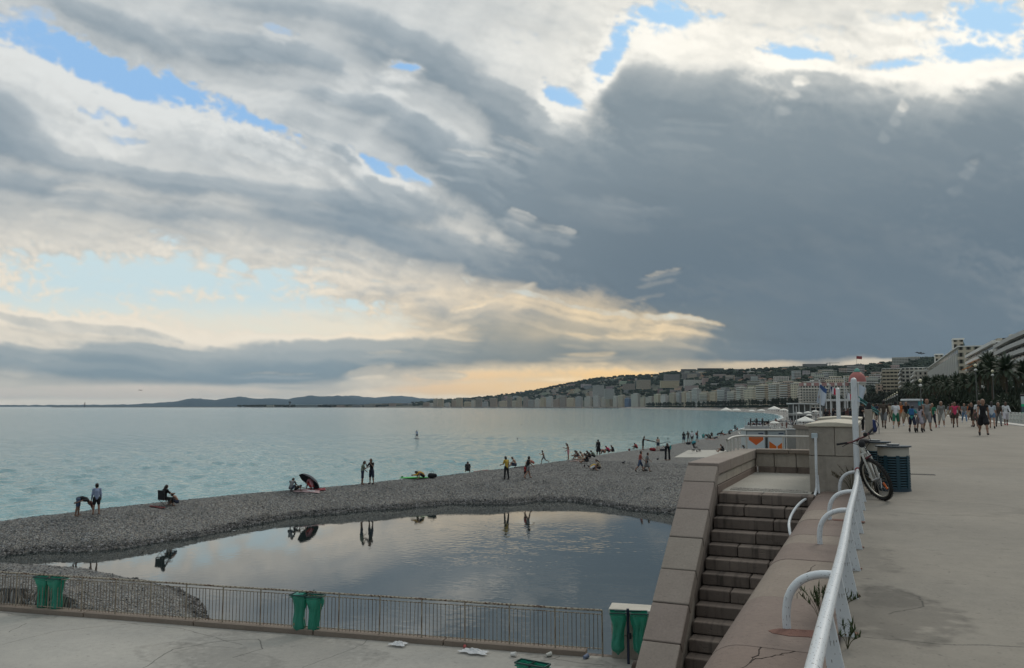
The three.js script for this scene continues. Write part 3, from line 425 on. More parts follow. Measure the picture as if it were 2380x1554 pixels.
{ // parapet beside the stairs: level along the landing, then sloping with the steps
  const t = thing('stone_parapet', 'long sloping stone parapet with broad coping blocks beside the stairs', 'parapet');
  const bend = -13.98, y0 = PROM + 0.49, sl = 0.7, w = 0.52, x = SX0 - w / 2 + 0.012;
  const ang = Math.atan(sl), len = (s) => s;
  let z = bend, i = 0;
  while (z < -5.4) { // sloping coping
    const L = i ? 0.64 + (i % 2) * 0.03 : 0.42, dz = L * Math.cos(ang), mz = z + dz / 2, my = y0 - (mz - bend) * sl;
    const b = boxUV(rbox(w, 0.2, L - 0.012, 0.02), 1, stoneRng(), stoneRng()); const o = part(t, 'coping_block', b, stones[i % 4]); o.position.set(x + 0.004 * (stoneRng() - 0.5), my - 0.1 / Math.cos(ang) + 0.004 * stoneRng(), mz); o.rotation.x = ang; z += dz; i++;
  }
  z = bend; i = 0;
  while (z > -19.0) { const L = Math.min(1.3 + (i % 2) * 0.25, z + 19.05); if (L < 0.1) break; stone(t, w, 0.2, L - 0.01, x, y0 - 0.1 + 0.003 * stoneRng(), z - L / 2, stones[(i + 1) % 4], 0.02, undefined, 'coping_block'); z -= L; i++; }
  // body under the coping, in two courses seen from the landing
  z = bend; i = 0;
  while (z > -19.0) { const L = Math.min(0.95 + (i % 3) * 0.2, z + 19.05); if (L < 0.1) break; stone(t, w - 0.05, 0.17, L - 0.008, x, y0 - 0.2 - 0.087, z - L / 2, MAT.pier); stone(t, w - 0.04, 0.3, L - 0.008, x, y0 - 0.38 - 0.15, z - L / 2 - 0.02, MAT.stoneB); z -= L; i++; }
  z = bend; i = 0;
  while (z < -6) { const L = 0.9 + (i % 3) * 0.22, yt = y0 - (z - bend) * sl - 0.2 / Math.cos(ang), sh = new THREE.Shape(); sh.moveTo(0, yt); sh.lineTo(L - 0.008, yt - L * sl); sh.lineTo(L - 0.008, yt - L * sl - 0.85); sh.lineTo(0, yt - 0.85 + L * sl * 0); sh.closePath(); const g = new THREE.ExtrudeGeometry(sh, { depth: w - 0.06, bevelEnabled: false }); g.rotateY(-Math.PI / 2); g.translate(x + (w - 0.06) / 2, 0, z); part(t, 'stone_block', boxUV(g), pick([MAT.stepA, MAT.pier])); z += L; i++; }
  part(t, 'base_wall', boxUV(span(x - w / 2 + 0.03, x + w / 2 - 0.03, -1.2, 0.3, -19, -5)), MAT.pier);
  { const sh = new THREE.Shape(); sh.moveTo(-19, PROM - 0.05); sh.lineTo(bend, PROM - 0.05); sh.lineTo(-6, PROM - 0.4 - (-6 - bend) * sl); sh.lineTo(-6, -1.2); sh.lineTo(-19, -1); sh.closePath(); const g = new THREE.ExtrudeGeometry(sh, { depth: w - 0.1, bevelEnabled: false }); g.rotateY(-Math.PI / 2); g.translate(x + (w - 0.1) / 2, 0, 0); g.scale(1, 1, 1); part(t, 'wall_body', boxUV(g), MAT.pier); }
}
{ // low wall at the back of the landing
  const t = thing('landing_wall', 'low stained stone wall closing the back of the stair landing', 'wall');
  const xs = [-2.44, -2.06, -1.6, -1.03];
  for (let i = 0; i < 3; i++) { const a = xs[i], b = xs[i + 1]; stone(t, b - a - 0.01, 0.3, 0.3, (a + b) / 2, PROM + 0.27, -18.85, MAT.pier, 0.012, i === 1 ? 'block with damp black streaks' : undefined); stone(t, b - a - 0.008, 0.16, 0.32, (a + b) / 2 + 0.03, PROM + 0.045, -18.86, MAT.stepA); }
  for (const [a, b] of [[-2.44, -1.75], [-1.74, -1.03]]) stone(t, b - a, 0.09, 0.4, (a + b) / 2, PROM + 0.46, -18.85, MAT.stoneC, 0.015, undefined, 'coping_block');
  part(t, 'wall_base', boxUV(span(-2.95, -0.3, -1, PROM - 0.04, -19.2, -18.7)), MAT.pier);
}
function pier(z0, z1, label, x0 = -1.05, x1 = -0.31) {
  const t = thing('stone_pier', label, 'pier', [(x0 + x1) / 2, PROM, (z0 + z1) / 2]), w = x1 - x0, d = Math.abs(z1 - z0), lo = 0.63, n = Math.max(1, Math.round(d / 1.3));
  for (let k = 0; k < n; k++) { const dz = d / n, zc = d / 2 - dz * (k + 0.5); stone(t, w, lo - 0.01, dz - 0.006, 0, lo / 2 - 0.02, zc, MAT.pier, 0.012); const c = k ? 0.5 : 0.56; stone(t, w * c - 0.004, 1.13 - lo - 0.006, dz - 0.006, -w / 2 + w * c / 2, lo + (1.13 - lo) / 2 - 0.02, zc, MAT.pier, 0.012); stone(t, w * (1 - c) - 0.004, 1.13 - lo - 0.006, dz - 0.006, w / 2 - w * (1 - c) / 2, lo + (1.13 - lo) / 2 - 0.022, zc - 0.003, MAT.pier, 0.012); }
  const sh = new THREE.Shape(); const W = w / 2 + 0.035; sh.moveTo(-W, 0); sh.lineTo(W, 0); sh.lineTo(W, 0.03); sh.lineTo(0.08, 0.062); sh.lineTo(-0.08, 0.062); sh.lineTo(-W, 0.03); sh.closePath();
  const g = new THREE.ExtrudeGeometry(sh, { depth: d + 0.04, bevelEnabled: true, bevelSize: 0.008, bevelThickness: 0.008, bevelSegments: 1 }); g.translate(0, 1.112, -d / 2 - 0.02); part(t, 'cap_slab', boxUV(g), std({ map: TX.stone, color: C(0.62, 0.57, 0.47), roughness: 0.8 }));
  return t;
}
pier(-14.75, -18.68, 'big square stone pier with a pale ridged cap at the end of the railing');
pier(-22.4, -25.2, 'second stone pier with a pale ridged cap, behind the big one', -1.32, -0.36);
{ // coping of the wall between stairs and promenade: rounded stones with open joints
  const t = thing('wall_coping', 'pinkish rounded stone coping under the white railing', 'coping');
  const zs = [6, 4, 2.2, 0.4, -1.5, -3.3, -5.12, -6.5, -8.12, -9.12, -9.72, -10.34, -11.06, -12.1, -13.2, -14.0, -14.72];
  for (let i = 0; i + 1 < zs.length; i++) {
    const a = zs[i], b = zs[i + 1], L = a - b - 0.012, w = 0.735, h = 0.34, r = 0.15, sh = new THREE.Shape();
    sh.moveTo(0, 0); sh.lineTo(w, 0); sh.lineTo(w, h - 0.01); sh.lineTo(w - 0.01, h); sh.lineTo(r * 1.5, h); sh.bezierCurveTo(r * 0.6, h - 0.003, 0, h - r * 0.5, 0, h - r * 1.25); sh.closePath();
    const g = new THREE.ExtrudeGeometry(sh, { depth: L, bevelEnabled: true, bevelSize: 0.006, bevelThickness: 0.006, bevelSegments: 1, curveSegments: 8 });
    const m = i === 7 ? MAT.stoneC : i === 9 || i === 12 ? MAT.stoneC : i % 2 ? MAT.stoneB : MAT.capA;
    const o = part(t, 'coping_stone', boxUV(g, 1, stoneRng(), stoneRng()), m); o.position.set(WALL + 0.006, PROM - h + 0.012 + 0.006 * (stoneRng() - 0.5), b + 0.006); o.rotation.z = 0.006 * (stoneRng() - 0.5);
  }
  // stair side of the wall
  for (let k = 0; k < 3; k++) { let z = 6, i = k; while (z > -14.6) { const L = Math.min(1.2 + (i % 3) * 0.3, z + 14.65); if (L < 0.1) break; stone(t, 0.2, 0.7 - 0.01, L - 0.01, WALL + 0.12, PROM - 0.36 - 0.7 * (k + 0.5), z - L / 2, i % 2 ? MAT.stepA : MAT.pier); z -= L; i++; } }
  // cracks: thin open gaps filled with earth, where the hoops have split the stones
  const earth = std({ color: C(0.03, 0.02, 0.016), roughness: 1 }), r = rng(14);
  const crack = (pts, w) => { const g = []; for (let i = 0; i + 1 < pts.length; i++) { const [ax, az] = pts[i], [bx, bz] = pts[i + 1], n = 6; let px = ax, pz = az; for (let k = 1; k <= n; k++) { const f = k / n, qx = lerp(ax, bx, f) + (r() - 0.5) * 0.03, qz = lerp(az, bz, f) + (r() - 0.5) * 0.03; g.push(box(Math.hypot(qx - px, qz - pz) + 0.01, 0.006, w * (0.25 + 0.6 * r()), (px + qx) / 2, PROM + 0.0145, (pz + qz) / 2, 0, -Math.atan2(qz - pz, qx - px), 0)); px = qx; pz = qz; } } return merge(g); };
  part(t, 'open_crack', crack([[-0.78, -4.45], [-0.68, -4.85], [-0.66, -5.15], [-0.62, -5.45]], 0.012), earth);
  part(t, 'open_crack', crack([[-0.68, -4.85], [-0.55, -5.02], [-0.45, -5.2], [-0.29, -5.24]], 0.011), earth);
  part(t, 'open_crack', crack([[-0.58, -6.4], [-0.6, -7.2], [-0.55, -7.9]], 0.009), earth);
  part(t, 'open_crack', crack([[-0.245, -3], [-0.248, -5.6]], 0.008), earth); part(t, 'open_crack', crack([[-0.246, -6.5], [-0.243, -9], [-0.247, -12]], 0.016), earth);
  // broken hollows round the feet of the hoops, down to red earth
  const chip = std({ color: C(0.17, 0.085, 0.065), roughness: 1, bumpMap: TX.stoneBump, bumpScale: 0.02 });
  for (const [x, z, w, d] of [[-0.45, -5.52, 0.5, 0.2], [-0.45, -9.06, 0.5, 0.13], [-0.45, -11.12, 0.4, 0.16], [-0.35, -10.05, 0.2, 0.08], [-0.34, -8.3, 0.16, 0.1], [-0.2, -5.66, 0.12, 0.1], [-0.2, -6.78, 0.11, 0.1], [-0.2, -7.9, 0.1, 0.1], [-0.2, -9.1, 0.1, 0.1], [-0.2, -11.05, 0.1, 0.12]]) {
    const sh = new THREE.Shape(), n = 13; for (let i = 0; i < n; i++) { const a = i / n * 6.283, q = 0.62 + 0.5 * r(); const X = Math.cos(a) * w / 2 * q, Y = Math.sin(a) * d / 2 * q; i ? sh.lineTo(X, Y) : sh.moveTo(X, Y); } sh.closePath();
    const g = new THREE.ExtrudeGeometry(sh, { depth: 0.008, bevelEnabled: false }); g.rotateX(-Math.PI / 2); g.translate(x, PROM + 0.013, z); part(t, 'broken_patch', boxUV(g), chip);
  }
}

// ---------------------------------------------------------------- railings, fence, posts
{
  const t = thing('tube_railing', 'low white tubular railing with curved brackets along the promenade edge', 'railing');
  const X = -0.265, Y = PROM + 0.39, r = 0.034;
  const tubeUV = (g, L) => { const uv = g.attributes.uv; for (let i = 0; i < uv.count; i++) uv.setXY(i, uv.getY(i) * 0.22, uv.getX(i) * L); return g; };
  part(t, 'top_rail', tubeUV(tube([[X, Y, 5], [X, Y, -4], [X + 0.006, Y - 0.008, -6.5], [X - 0.004, Y, -9], [X, Y + 0.004, -12], [X - 0.02, Y + 0.03, -14.55]], r, 90, 14), 20), MAT.white);
  for (const z of [3.4, 1.4, -2.05, -5.61, -9.1, -11.1, -14.45]) part(t, 'hoop', tubeUV(tube([[-0.565, PROM - 0.05, z], [-0.57, PROM + 0.12, z], [-0.545, PROM + 0.24, z], [-0.475, PROM + 0.33, z], [-0.37, PROM + 0.375, z], [X, Y - 0.008, z]], 0.0265, 22, 12), 0.7), MAT.white);
  for (let i = 0; i < 15; i++) { const z = 2.2 - i * 1.12 - (i > 9 ? 0.06 : 0), p = new THREE.Group(); p.name = 'post'; t.add(p); const sh = new THREE.Shape(); sh.moveTo(-0.045, 0); sh.lineTo(0.045, 0); sh.lineTo(0.028, 0.41); sh.lineTo(-0.028, 0.41); sh.closePath(); const g = new THREE.ExtrudeGeometry(sh, { depth: 0.02, bevelEnabled: true, bevelSize: 0.004, bevelThickness: 0.004, bevelSegments: 1 }); part(p, 'blade', boxUV(g), MAT.white); p.position.set(-0.205, PROM - 0.03, z); p.rotation.set(0, 0, 0.14); }
}
{ // tall round-headed posts at the stair heads
  const post = (x, z, h, r, label) => { const pts = [[0.0001, h], [r * 0.5, h - r * 0.14], [r * 0.87, h - r * 0.5], [r, h - r], [r, 0.06], [r * 1.25, 0.05], [r * 1.25, 0]].map((p) => new THREE.Vector2(p[0], p[1])).reverse(); const t = thing('white_post', label, 'post', [x, PROM, z], 0, undefined); part(t, 'shaft', new THREE.LatheGeometry(pts.slice(2), 18), MAT.white); part(t, 'foot_plate', new THREE.LatheGeometry(pts.slice(0, 3), 18), MAT.white); return t; };
  post(-0.3, -14.62, 1.93, 0.048, 'tall round headed white post at the end of the railing');
  post(-0.72, -19.05, 1.86, 0.043, 'shorter looking round headed white post behind the stone pier');
  const t = thing('red_rope', 'red band tied round the rail beside the bicycle', 'rope', [-0.28, PROM + 0.42, -14.25]);
  for (let i = 0; i < 3; i++) part(t, 'coil', new THREE.TorusGeometry(0.04, 0.009, 6, 14).translate(0, 0, (i - 1) * 0.03), paint(0.25, 0.02, 0.03, 0.8));
}
{ // handrail down the stairs
  const t = thing('stair_handrail', 'white tube handrail bent down beside the stairs at the pier', 'handrail');
  part(t, 'rail', tube([[-0.92, PROM + 0.93, -14.5], [-0.925, PROM + 0.5, -14.5], [-0.935, PROM + 0.07, -14.5], ...[[1893, 1154, -14.42], [1880, 1158, -14.15], [1862, 1169, -13.75], [1846, 1188, -13.4], [1836, 1210, -13.1], [1835, 1228, -12.88], [1843, 1250, -12.7]].map((p) => onZ(...p)), [-0.95, PROM - 0.42, -12.62]], 0.022, 60, 10), MAT.white);
  part(t, 'foot', rod([-0.895, PROM, -14.5], [-0.915, PROM + 0.3, -14.56], 0.018), MAT.white);
  part(t, 'bracket', rbox(0.1, 0.09, 0.05, 0.01, -0.95, PROM + 0.95, -14.72), paint(0.45, 0.52, 0.55, 0.6, 0.2));
}
{ // railing round the landing
  const t = thing('landing_railing', 'short pale metal railing on the low wall behind the landing', 'railing');
  const y = PROM + 0.78, m = paint(0.5, 0.49, 0.45, 0.5, 0.1);
  part(t, 'top_rail', tube([[-2.86, y - 0.04, -17.4], [-2.84, y, -18.2], [-2.72, y + 0.005, -18.78], [-2.5, y + 0.005, -18.88], [-1.8, y + 0.005, -18.88], [-1.1, y + 0.005, -18.88]], 0.024, 40, 8), m);
  for (const [x, z] of [[-2.86, -17.45], [-2.85, -17.8], [-2.84, -18.15], [-2.8, -18.5], [-2.66, -18.82], [-1.88, -18.88], [-1.13, -18.88]]) part(t, 'post', rod([x, PROM + 0.47, z], [x, y, z], 0.022), m);
  part(t, 'brace', rod([-1.13, PROM + 0.5, -18.86], [-1.22, PROM + 0.72, -18.87], 0.012), m);
}
{ // rusty fence along the terrace edge
  const t = thing('iron_fence', 'rusty cream iron fence with thin bars along the terrace edge', 'fence');
  const A = fenceAt(0), B = fenceAt(1), dir = new THREE.Vector2(B[0] - A[0], B[1] - A[1]).normalize(), L = 27, r = rng(3), yaw = -Math.atan2(dir.y, dir.x), P = (s, y, o = 0) => [A[0] + dir.x * s - dir.y * o, y, A[1] + dir.y * s + dir.x * o];
  const y0 = TERR + 0.13, bar = new THREE.CylinderGeometry(0.009, 0.009, 0.83, 5).translate(0, 0.415, 0);
  const tu = (g, k) => { const uv = g.attributes.uv; for (let i = 0; i < uv.count; i++) uv.setXY(i, uv.getY(i) * 0.2, uv.getX(i) * k); return g; };
  part(t, 'top_rail', tu(tube([...Array(30).keys()].map((i) => P(i * L / 29, TERR + 1.05 + 0.012 * (r() - 0.5))), 0.026, 110, 8), L), MAT.rust);
  part(t, 'upper_rail', tu(tube([...Array(20).keys()].map((i) => P(i * L / 19, y0 + 0.83 + 0.006 * (r() - 0.5))), 0.011, 80, 6), L), MAT.rust);
  part(t, 'lower_rail', tu(tube([...Array(20).keys()].map((i) => P(i * L / 19, y0 + 0.05)), 0.011, 80, 6), L), MAT.rust);
  const spots = []; let s = 0; while (s < L) { spots.push(s); s += 1.12; }
  const dark = std({ map: TX.rust, color: C(0.55, 0.5, 0.45), roughness: 0.85 });
  for (const p of spots) { const g = new THREE.CylinderGeometry(0.019, 0.021, 1.05, 7); tu(g, 1); const o = part(t, 'post', g, MAT.rust); o.position.set(...P(p, TERR + 0.53)); o.rotation.z = 0.02 * (r() - 0.5); for (let i = 1; i < 11; i++) { if (r() < 0.03) continue; const b = part(t, 'bar', bar, r() < 0.4 ? MAT.rust : dark); b.position.set(...P(p + i * 1.12 / 11 + 0.008 * (r() - 0.5), y0 + 0.01)); b.rotation.set(0.03 * (r() - 0.5), yaw + r() * 6, r() < 0.06 ? 0.09 * (r() - 0.5) : 0.015 * (r() - 0.5)); } }
  // stone block that ends the fence
  const b = thing('stone_block_post', 'square stained stone block at the right end of the fence', 'stone block', [-5.35, TERR, -18.75], yaw);
  stone(b, 0.9, 0.52, 0.5, 0, 0.26, 0, MAT.pier, 0.02); stone(b, 0.9, 0.5, 0.5, 0.005, 0.775, 0.004, MAT.pier, 0.02); stone(b, 1.0, 0.1, 0.6, 0.01, 1.078, 0, std({ map: TX.stone, color: C(0.6, 0.57, 0.5), roughness: 0.85 }), 0.02, undefined, 'cap_slab');
}

// ---------------------------------------------------------------- people: joints posed, joined as one smooth skin, clothes as shells over it
function surfaceNet(lo, hi, cell, field) {   // closed surface where the field changes sign, smooth normals
  const n = [0, 1, 2].map((k) => Math.ceil((hi[k] - lo[k]) / cell) + 2), [nx, ny, nz] = n, F = new Float32Array(nx * ny * nz), id = new Int32Array(nx * ny * nz).fill(-1);
  for (let k = 0, o = 0; k < nz; k++) for (let j = 0; j < ny; j++) for (let i = 0; i < nx; i++, o++) F[o] = field(lo[0] + i * cell, lo[1] + j * cell, lo[2] + k * cell);
  const pos = [], idx = [], S = [1, nx, nx * ny];
  for (let k = 0; k + 1 < nz; k++) for (let j = 0; j + 1 < ny; j++) for (let i = 0; i + 1 < nx; i++) {
    const o = i + nx * (j + ny * k); let c = 0, x = 0, y = 0, z = 0, neg = 0;
    for (let q = 0; q < 8; q++) if (F[o + (q & 1) + ((q >> 1) & 1) * nx + (q >> 2) * nx * ny] < 0) neg++;
    if (!neg || neg === 8) continue;
    for (let a = 0; a < 3; a++) for (let q = 0; q < 4; q++) { const b = (a + 1) % 3, d = (a + 2) % 3, e = [0, 0, 0]; e[b] = q & 1; e[d] = q >> 1; const p = o + e[0] + e[1] * nx + e[2] * nx * ny, f = F[p], g = F[p + S[a]]; if ((f < 0) !== (g < 0)) { const t = f / (f - g); e[a] += t; x += e[0]; y += e[1]; z += e[2]; c++; } }
    id[o] = pos.length / 3; pos.push(lo[0] + (i + x / c) * cell, lo[1] + (j + y / c) * cell, lo[2] + (k + z / c) * cell);
  }
  for (let k = 1; k + 1 < nz; k++) for (let j = 1; j + 1 < ny; j++) for (let i = 1; i + 1 < nx; i++) { const o = i + nx * (j + ny * k); for (let a = 0; a < 3; a++) { if ((F[o] < 0) === (F[o + S[a]] < 0)) continue; const b = S[(a + 1) % 3], d = S[(a + 2) % 3], q = [id[o], id[o - b], id[o - b - d], id[o - d]]; if (q.some((v) => v < 0)) continue; F[o] < 0 ? idx.push(q[0], q[1], q[2], q[0], q[2], q[3]) : idx.push(q[0], q[2], q[1], q[0], q[3], q[2]); } }
  const g = new THREE.BufferGeometry(); g.setAttribute('position', new THREE.Float32BufferAttribute(pos, 3)); g.setIndex(idx); g.computeVertexNormals(); return g;
}
function shell(bones, cell, k = 0.03, cut) { // bones: [p, q, rp, rq]
  const lo = [9, 9, 9], hi = [-9, -9, -9]; for (const [p, q, a, b] of bones) for (let i = 0; i < 3; i++) { lo[i] = Math.min(lo[i], p[i] - a - cell, q[i] - b - cell); hi[i] = Math.max(hi[i], p[i] + a + cell, q[i] + b + cell); }
  const B = bones.map(([p, q, a, b]) => { const d = [q[0] - p[0], q[1] - p[1], q[2] - p[2]]; return [p, d, Math.max(1e-9, d[0] * d[0] + d[1] * d[1] + d[2] * d[2]), a, b - a]; });
  return surfaceNet(lo, hi, cell, (x, y, z) => { let f = 9; for (const [p, d, l, a, da] of B) { const px = x - p[0], py = y - p[1], pz = z - p[2], t = clamp((px * d[0] + py * d[1] + pz * d[2]) / l), ex = px - d[0] * t, ey = py - d[1] * t, ez = pz - d[2] * t, s = Math.sqrt(ex * ex + ey * ey + ez * ez) - a - da * t; if (s > f + k) continue; f = smin(f, s, k); } return cut ? Math.max(f, cut(x, y, z)) : f; });
}
const add3 = (a, b, s = 1) => [a[0] + b[0] * s, a[1] + b[1] * s, a[2] + b[2] * s], mid3 = (a, b, t) => [lerp(a[0], b[0], t), lerp(a[1], b[1], t), lerp(a[2], b[2], t)];
const rad = (d) => d * Math.PI / 180;
// pose in degrees: lean of the trunk forward, thigh and knee of each leg, forward swing, spread and elbow of each arm, head nod
function joints(p, wide) {
  const ln = rad(p.lean ?? 0), tl = rad(p.tilt ?? 0), up = [Math.sin(tl) * Math.cos(ln), Math.cos(ln) * Math.cos(tl), Math.sin(ln)], fw = [0, -Math.sin(ln), Math.cos(ln)], J = { pelvis: [0, 0, 0] };
  const bend = rad(p.curl ?? (p.lean > 30 ? 20 : 6)), up2 = [up[0], Math.cos(ln + bend) * Math.cos(tl), Math.sin(ln + bend)];
  J.waist = add3(J.pelvis, up, 0.17); J.chest = add3(J.waist, up2, 0.2); J.neck = add3(J.chest, up2, 0.16);
  const hd = ln + bend + rad(p.nod ?? 0), hup = [up2[0], Math.cos(hd), Math.sin(hd)], hfw = [0, -Math.sin(hd), Math.cos(hd)];
  J.hup = hup; J.hfw = hfw; J.head = add3(add3(J.neck, hup, 0.13), hfw, 0.02); J.crown = add3(J.head, hup, 0.07); J.chin = add3(add3(J.head, hup, -0.07), hfw, 0.05);
  for (const [k, s] of [['L', 1], ['R', -1]]) {
    const leg = p['leg' + k] ?? [0, 0, 3], [a, kn, ab = 3] = leg, A = rad(a), K = rad(a - kn), B = rad(ab) * s, d1 = [Math.sin(B), -Math.cos(A) * Math.cos(B), Math.sin(A)], d2 = [Math.sin(B) * 0.6, -Math.cos(K), Math.sin(K)];
    J['hip' + k] = [0.088 * s, -0.02, 0]; J['knee' + k] = add3(J['hip' + k], d1, 0.43); J['ank' + k] = add3(J['knee' + k], d2, 0.41);
    const ft = rad((p.foot ?? 0)) + K + Math.PI / 2 - (leg[3] ? rad(leg[3]) : 0); J['toe' + k] = add3(add3(J['ank' + k], d2, 0.05), [Math.sin(B) * 0.3, -Math.cos(ft), Math.sin(ft)], 0.16);
    const sw = wide ?? 1; J['sho' + k] = add3(add3(J.neck, [s, 0, 0], 0.165 * sw), up2, -0.05);
    const arm = p['arm' + k] ?? [0, 10, 12], [f, sp, el = 10, inn = 0] = arm, T = ln + bend, F1 = rad(f) - T * (p.hang ? 1 : 0.15), F2 = F1 + rad(el), S = rad(sp) * s, I = rad(inn) * s;
    J['elb' + k] = add3(J['sho' + k], [Math.sin(S) * Math.cos(0), -Math.cos(F1) * Math.cos(S), Math.sin(F1) * Math.cos(S)], 0.285);
    J['wri' + k] = add3(J['elb' + k], [Math.sin(S * 0.6) - Math.sin(I), -Math.cos(F2) * Math.cos(S * 0.6), Math.sin(F2) * Math.cos(S * 0.6)], 0.245);
    const hd3 = add3(J['wri' + k], J['elb' + k], -1), l = Math.hypot(...hd3); J['han' + k] = add3(J['wri' + k], hd3, 0.09 / l); J['tip' + k] = add3(J['wri' + k], hd3, 0.17 / l);
  }
  let low = 9; for (const k of ['L', 'R']) low = Math.min(low, J['ank' + k][1] - 0.075, J['toe' + k][1] - 0.035, J['knee' + k][1] - 0.07); low = Math.min(low, J.pelvis[1] - 0.115, J.neck[1] - 0.1);
  if (p.seat !== undefined) low = J.pelvis[1] - 0.115 - p.seat;
  for (const k of Object.keys(J)) if (k !== 'hup' && k !== 'hfw') J[k][1] -= low;
  return J;
}
const SKIN = { pale: paint(0.42, 0.26, 0.19, 0.7), tan: paint(0.28, 0.16, 0.11, 0.7), brown: paint(0.11, 0.06, 0.042, 0.7), dusk: paint(0.2, 0.115, 0.08, 0.7) };
const cloth = (r, g, b) => paint(r, g, b, 0.92);
const HAIR = { dark: paint(0.015, 0.011, 0.009, 0.6), brown: paint(0.05, 0.028, 0.018, 0.6), auburn: paint(0.08, 0.022, 0.014, 0.6), grey: paint(0.35, 0.34, 0.32, 0.7), white: paint(0.55, 0.54, 0.52, 0.7), blond: paint(0.3, 0.22, 0.12, 0.6) };
function person(o, pos, turn, label, group) {
  const h = o.h ?? 1.72, cell = (o.cell ?? 0.03), J = joints(o.pose, o.wide ?? 1), root = thing('person', label, 'person', pos, turn, group), w = o.wide ?? 1, fat = o.fat ?? 1, s = h / 1.72;
  const body = [[J.pelvis, J.waist, 0.118 * fat, 0.1 * fat], [J.waist, J.chest, 0.1 * fat, 0.115 * fat], [J.chest, mid3(J.chest, J.neck, 0.6), 0.115 * fat, 0.082], [J.neck, J.head, 0.052, 0.055], [J.head, J.crown, 0.088, 0.092], [J.head, J.chin, 0.08, 0.045], [J.shoL, J.shoR, 0.055, 0.055]];
  for (const k of ['L', 'R']) body.push([J['hip' + k], J['knee' + k], 0.088 * fat, 0.055], [J['knee' + k], mid3(J['knee' + k], J['ank' + k], 0.35), 0.053, 0.055], [mid3(J['knee' + k], J['ank' + k], 0.35), J['ank' + k], 0.055, 0.037], [J['ank' + k], J['toe' + k], 0.042, 0.033], [J['sho' + k], J['elb' + k], 0.05, 0.041], [J['elb' + k], J['wri' + k], 0.04, 0.028], [J['wri' + k], J['han' + k], 0.028, 0.036]);
  const extra = [];
  { // nose, ears, eyes' sockets are in the head; fingers and thumb of each hand
    const nose = add3(add3(J.head, J.hfw, 0.1), J.hup, -0.005); extra.push(xf(new THREE.ConeGeometry(0.016, 0.045, 5), { x: nose[0], y: nose[1], z: nose[2] }));
    for (const q of [-1, 1]) { const e = add3(J.head, [q, 0, 0], 0.088); extra.push(xf(new THREE.SphereGeometry(0.025, 5, 4), { s: [0.4, 1, 0.7], x: e[0], y: e[1], z: e[2] })); }
    if (cell < 0.04) for (const k of ['L', 'R']) { const W = J['wri' + k], H = J['han' + k], d = add3(H, W, -1), l = Math.hypot(...d), u = d.map((c) => c / l), side = Math.abs(u[1]) > 0.7 ? [0, 0, 1] : [0, 1, 0]; for (let f = 0; f < 4; f++) { const b = add3(H, side, (f - 1.5) * 0.019), m = add3(b, u, 0.05 - 0.006 * Math.abs(f - 1.2)), c = add3(add3(m, u, 0.026), [k === 'L' ? -1 : 1, 0, 0], 0.015); extra.push(rod(b, m, 0.0105, 0.009, 4), rod(m, c, 0.009, 0.0075, 4)); } const tb = add3(mid3(W, H, 0.4), side, 0.034), tm = add3(add3(tb, u, 0.04), side, 0.02); extra.push(rod(tb, tm, 0.013, 0.01, 4)); }
  }
  part(root, 'body', merge([shell(body, cell, 0.035), ...extra]), o.skin ?? SKIN.tan);
  const top = o.top, low = o.low, e = 0.012;
  if (top) {
    const b = [[J.pelvis, J.waist, 0.124 * fat + e, 0.106 * fat + e], [J.waist, J.chest, 0.106 * fat + e, 0.118 * fat + e], [J.chest, mid3(J.chest, J.neck, 0.5), 0.118 * fat + e, 0.082 + e], [J.shoL, J.shoR, 0.055 + e, 0.055 + e]];
    const sl = { none: 0, short: 0.7, long: 1 }[o.sleeve ?? 'short'];
    for (const k of ['L', 'R']) { if (sl > 0) b.push([J['sho' + k], mid3(J['sho' + k], J['elb' + k], sl), 0.053 + e, 0.048 + e]); if (sl === 1) b.push([J['elb' + k], mid3(J['elb' + k], J['wri' + k], 0.9), 0.046 + e, 0.034 + e]); if (o.dress) b.push([J['hip' + k], mid3(J['hip' + k], J['knee' + k], o.dress), 0.105, 0.1 + 0.05 * o.dress]); }
    part(root, o.dress ? 'dress' : (sl === 1 && o.hood ? 'jacket' : 'shirt'), shell(b, cell, 0.03), top);
  }
  if (low) {
    const L = o.legs ?? 0.75, b = [[J.pelvis, mid3(J.pelvis, J.waist, 0.5), 0.122 * fat + e, 0.11 * fat + e]];
    for (const k of ['L', 'R']) { b.push([J['hip' + k], mid3(J['hip' + k], J['knee' + k], Math.min(1, L)), 0.094 * fat + e, (L > 1 ? 0.06 : 0.078) + e]); if (L > 1) b.push([J['knee' + k], mid3(J['knee' + k], J['ank' + k], L - 1), 0.062 + e, 0.048 + e]); }
    part(root, L > 1 ? 'trousers' : 'shorts', shell(b, cell, 0.025), low);
  }
  if (o.shoe !== null && o.shoe) part(root, 'shoes', merge(['L', 'R'].map((k) => shell([[add3(J['ank' + k], [0, -0.01, 0]), J['toe' + k], 0.052, 0.042]], Math.min(cell, 0.026)))), o.shoe);
